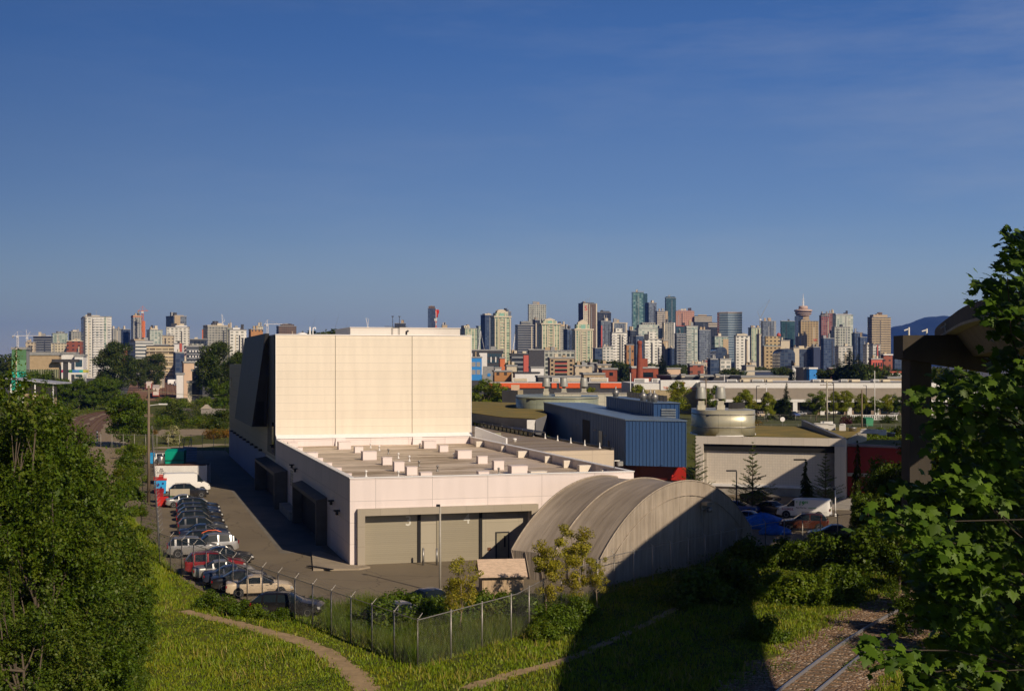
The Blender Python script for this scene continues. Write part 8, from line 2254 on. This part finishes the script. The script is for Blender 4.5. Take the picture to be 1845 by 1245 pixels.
# ---------------------------------------------------------------- trees and small roofs between the blocks
for (px, yt, Y, w, lb) in ((1040, 648, 1000, 1.1, 'round green tree left of the low tan buildings'), (1058, 646, 990, 1.0, 'green tree behind the first low tan building'), (1080, 643, 980, 1.1, 'tall green tree between the low tan buildings'), (1100, 645, 960, 1.2, 'green tree above the dark brick block'), (1118, 648, 950, 1.2, 'broad green tree left of the chimney'), (1130, 652, 930, .9, 'green tree tight left of the brick powerhouse'), (1178, 650, 900, .9, 'green tree behind the brick powerhouse'), (1215, 652, 950, 1.2, 'green tree above the peach building'), (1230, 656, 930, 1.0, 'green tree right of the peach building'), (912, 648, 930, .8, 'small dark tree right of the orange panel tower'), (1033, 655, 1000, .8, 'tree against the red-striped office'), (1325, 660, 800, .9, 'round dark tree at the left of the long navy roof'), (1355, 655, 950, .8, 'tree behind the small cream house'), (1374, 657, 1000, .9, 'tree at the foot of the tan stone building'), (1395, 659, 980, .9, 'tree right of the tan stone building'), (1418, 657, 740, .7, 'slim dark tree left of the blue box building'),
        (1508, 657, 620, 1.3, 'dark tree at the left of the fir clump'), (1556, 648, 640, 1.25, 'dark tree at the right of the fir clump'), (1535, 652, 612, 1.2, 'round dark tree at the foot of the tallest fir'), (35, 640, 700, 1.2, 'dark tree behind the teal building'), (30, 632, 900, 1.3, 'far tree left of the teal building'), (1565, 662, 620, .9, 'low tree right of the fir clump'), (1600, 662, 760, 1.0, 'tree below the brick block at the mountain foot'), (1620, 661, 780, 1.0, 'tree left of the column top'), (1690, 655, 560, 1.3, 'tree between the column and the guideway, left'), (1720, 658, 540, 1.3, 'tree between the column and the guideway, right'), (985, 672, 700, .6, 'small tree among the low white roofs'), (1660, 660, 700, 1.0, 'tree hidden behind the column')):
    tree_px('city', 'leafy_tree', px, yt, 690, 12.4, lb, 'trees among the low blocks', w, Y)
tree_px('cypress', 'conifer', 1193, 640, 690, 12, 'dark conical tree right of the brick chimney', None, 1.3, 780)
tree_px('fir_big', 'conifer', 1530, 630, 690, 16.6, 'tall dark fir rising in front of the white gridded tower', None, 1.35, 600)
tree_px('fir_big', 'conifer', 1546, 640, 690, 16.6, 'second fir just right of the tallest dark fir', None, 1.0, 605)
tree_px('fir_big', 'conifer', 1512, 648, 690, 16.6, 'lower fir left of the tallest dark fir', None, 1.1, 610)
rq = random.Random(99)
FILL = [('plaincream', 'small cream block in the crowded streets below the towers'), ('beige', 'small tan block in the crowded streets below the towers'), ('plaindark', 'small dark block in the crowded streets below the towers'), ('brick', 'small brick block in the crowded streets below the towers'), ('white', 'small white block in the crowded streets below the towers'), ('bluegrey', 'small blue-grey block in the crowded streets below the towers'), ('glassblue', 'small navy block in the crowded streets below the towers')]
for i in range(120):
    px = rq.uniform(1180, 1640) if i % 3 else rq.uniform(850, 1180)
    yt = rq.triangular(636, 676, 660); Y = 2600 - (yt - 630) * 36 + rq.uniform(-60, 60)
    st, lb = FILL[i % 7]; wd_ = rq.uniform(6, 18)
    tower(px, px + wd_ * .25, px + wd_, yt, Y, st, lb, 'city_block', rq.uniform(15, 45), cat='building', group='small ' + st + ' blocks below the towers')
for i in range(36):
    px = rq.uniform(25, 470); yt = rq.triangular(612, 652, 632); Y = 2400 - (yt - 610) * 24
    st, lb = FILL[i % 7]; wd_ = rq.uniform(6, 14)
    tower(px, px + wd_ * .25, px + wd_, yt, Y, st, lb.replace('below the towers', 'of the left skyline'), 'city_block', rq.uniform(15, 45), cat='building', group='small ' + st + ' blocks of the left skyline')
for i in range(40):
    px = rq.uniform(1200, 1640); Y = rq.uniform(820, 1700)
    tree_px('city', 'leafy_tree', px, rq.uniform(655, 668), 690, 12.4, 'dark green tree among the crowded low roofs below the towers', 'street trees of the crowded blocks', rq.uniform(.8, 1.2), Y)
# ================================================================ air
HAZE = 4.5e-5
def haze():
    m = bpy.data.materials.new('haze')
    m.use_nodes = True
    t = NT(m.node_tree)
    out = t.n('ShaderNodeOutputMaterial')
    v = t.n('ShaderNodeVolumePrincipled')
    v.inputs['Color'].default_value = (.08, .26, 1.0, 1)
    v.inputs['Density'].default_value = HAZE
    v.inputs['Anisotropy'].default_value = 0.0
    t.t.links.new(v.outputs[0], out.inputs['Volume'])
    b = MB(); b.box((-7200, -200, -1), (7200, 15300, 470))
    tag(b.build('haze', m), 'thin blue air over the far city and mountain', None, None, 'stuff')
haze()
make_world()
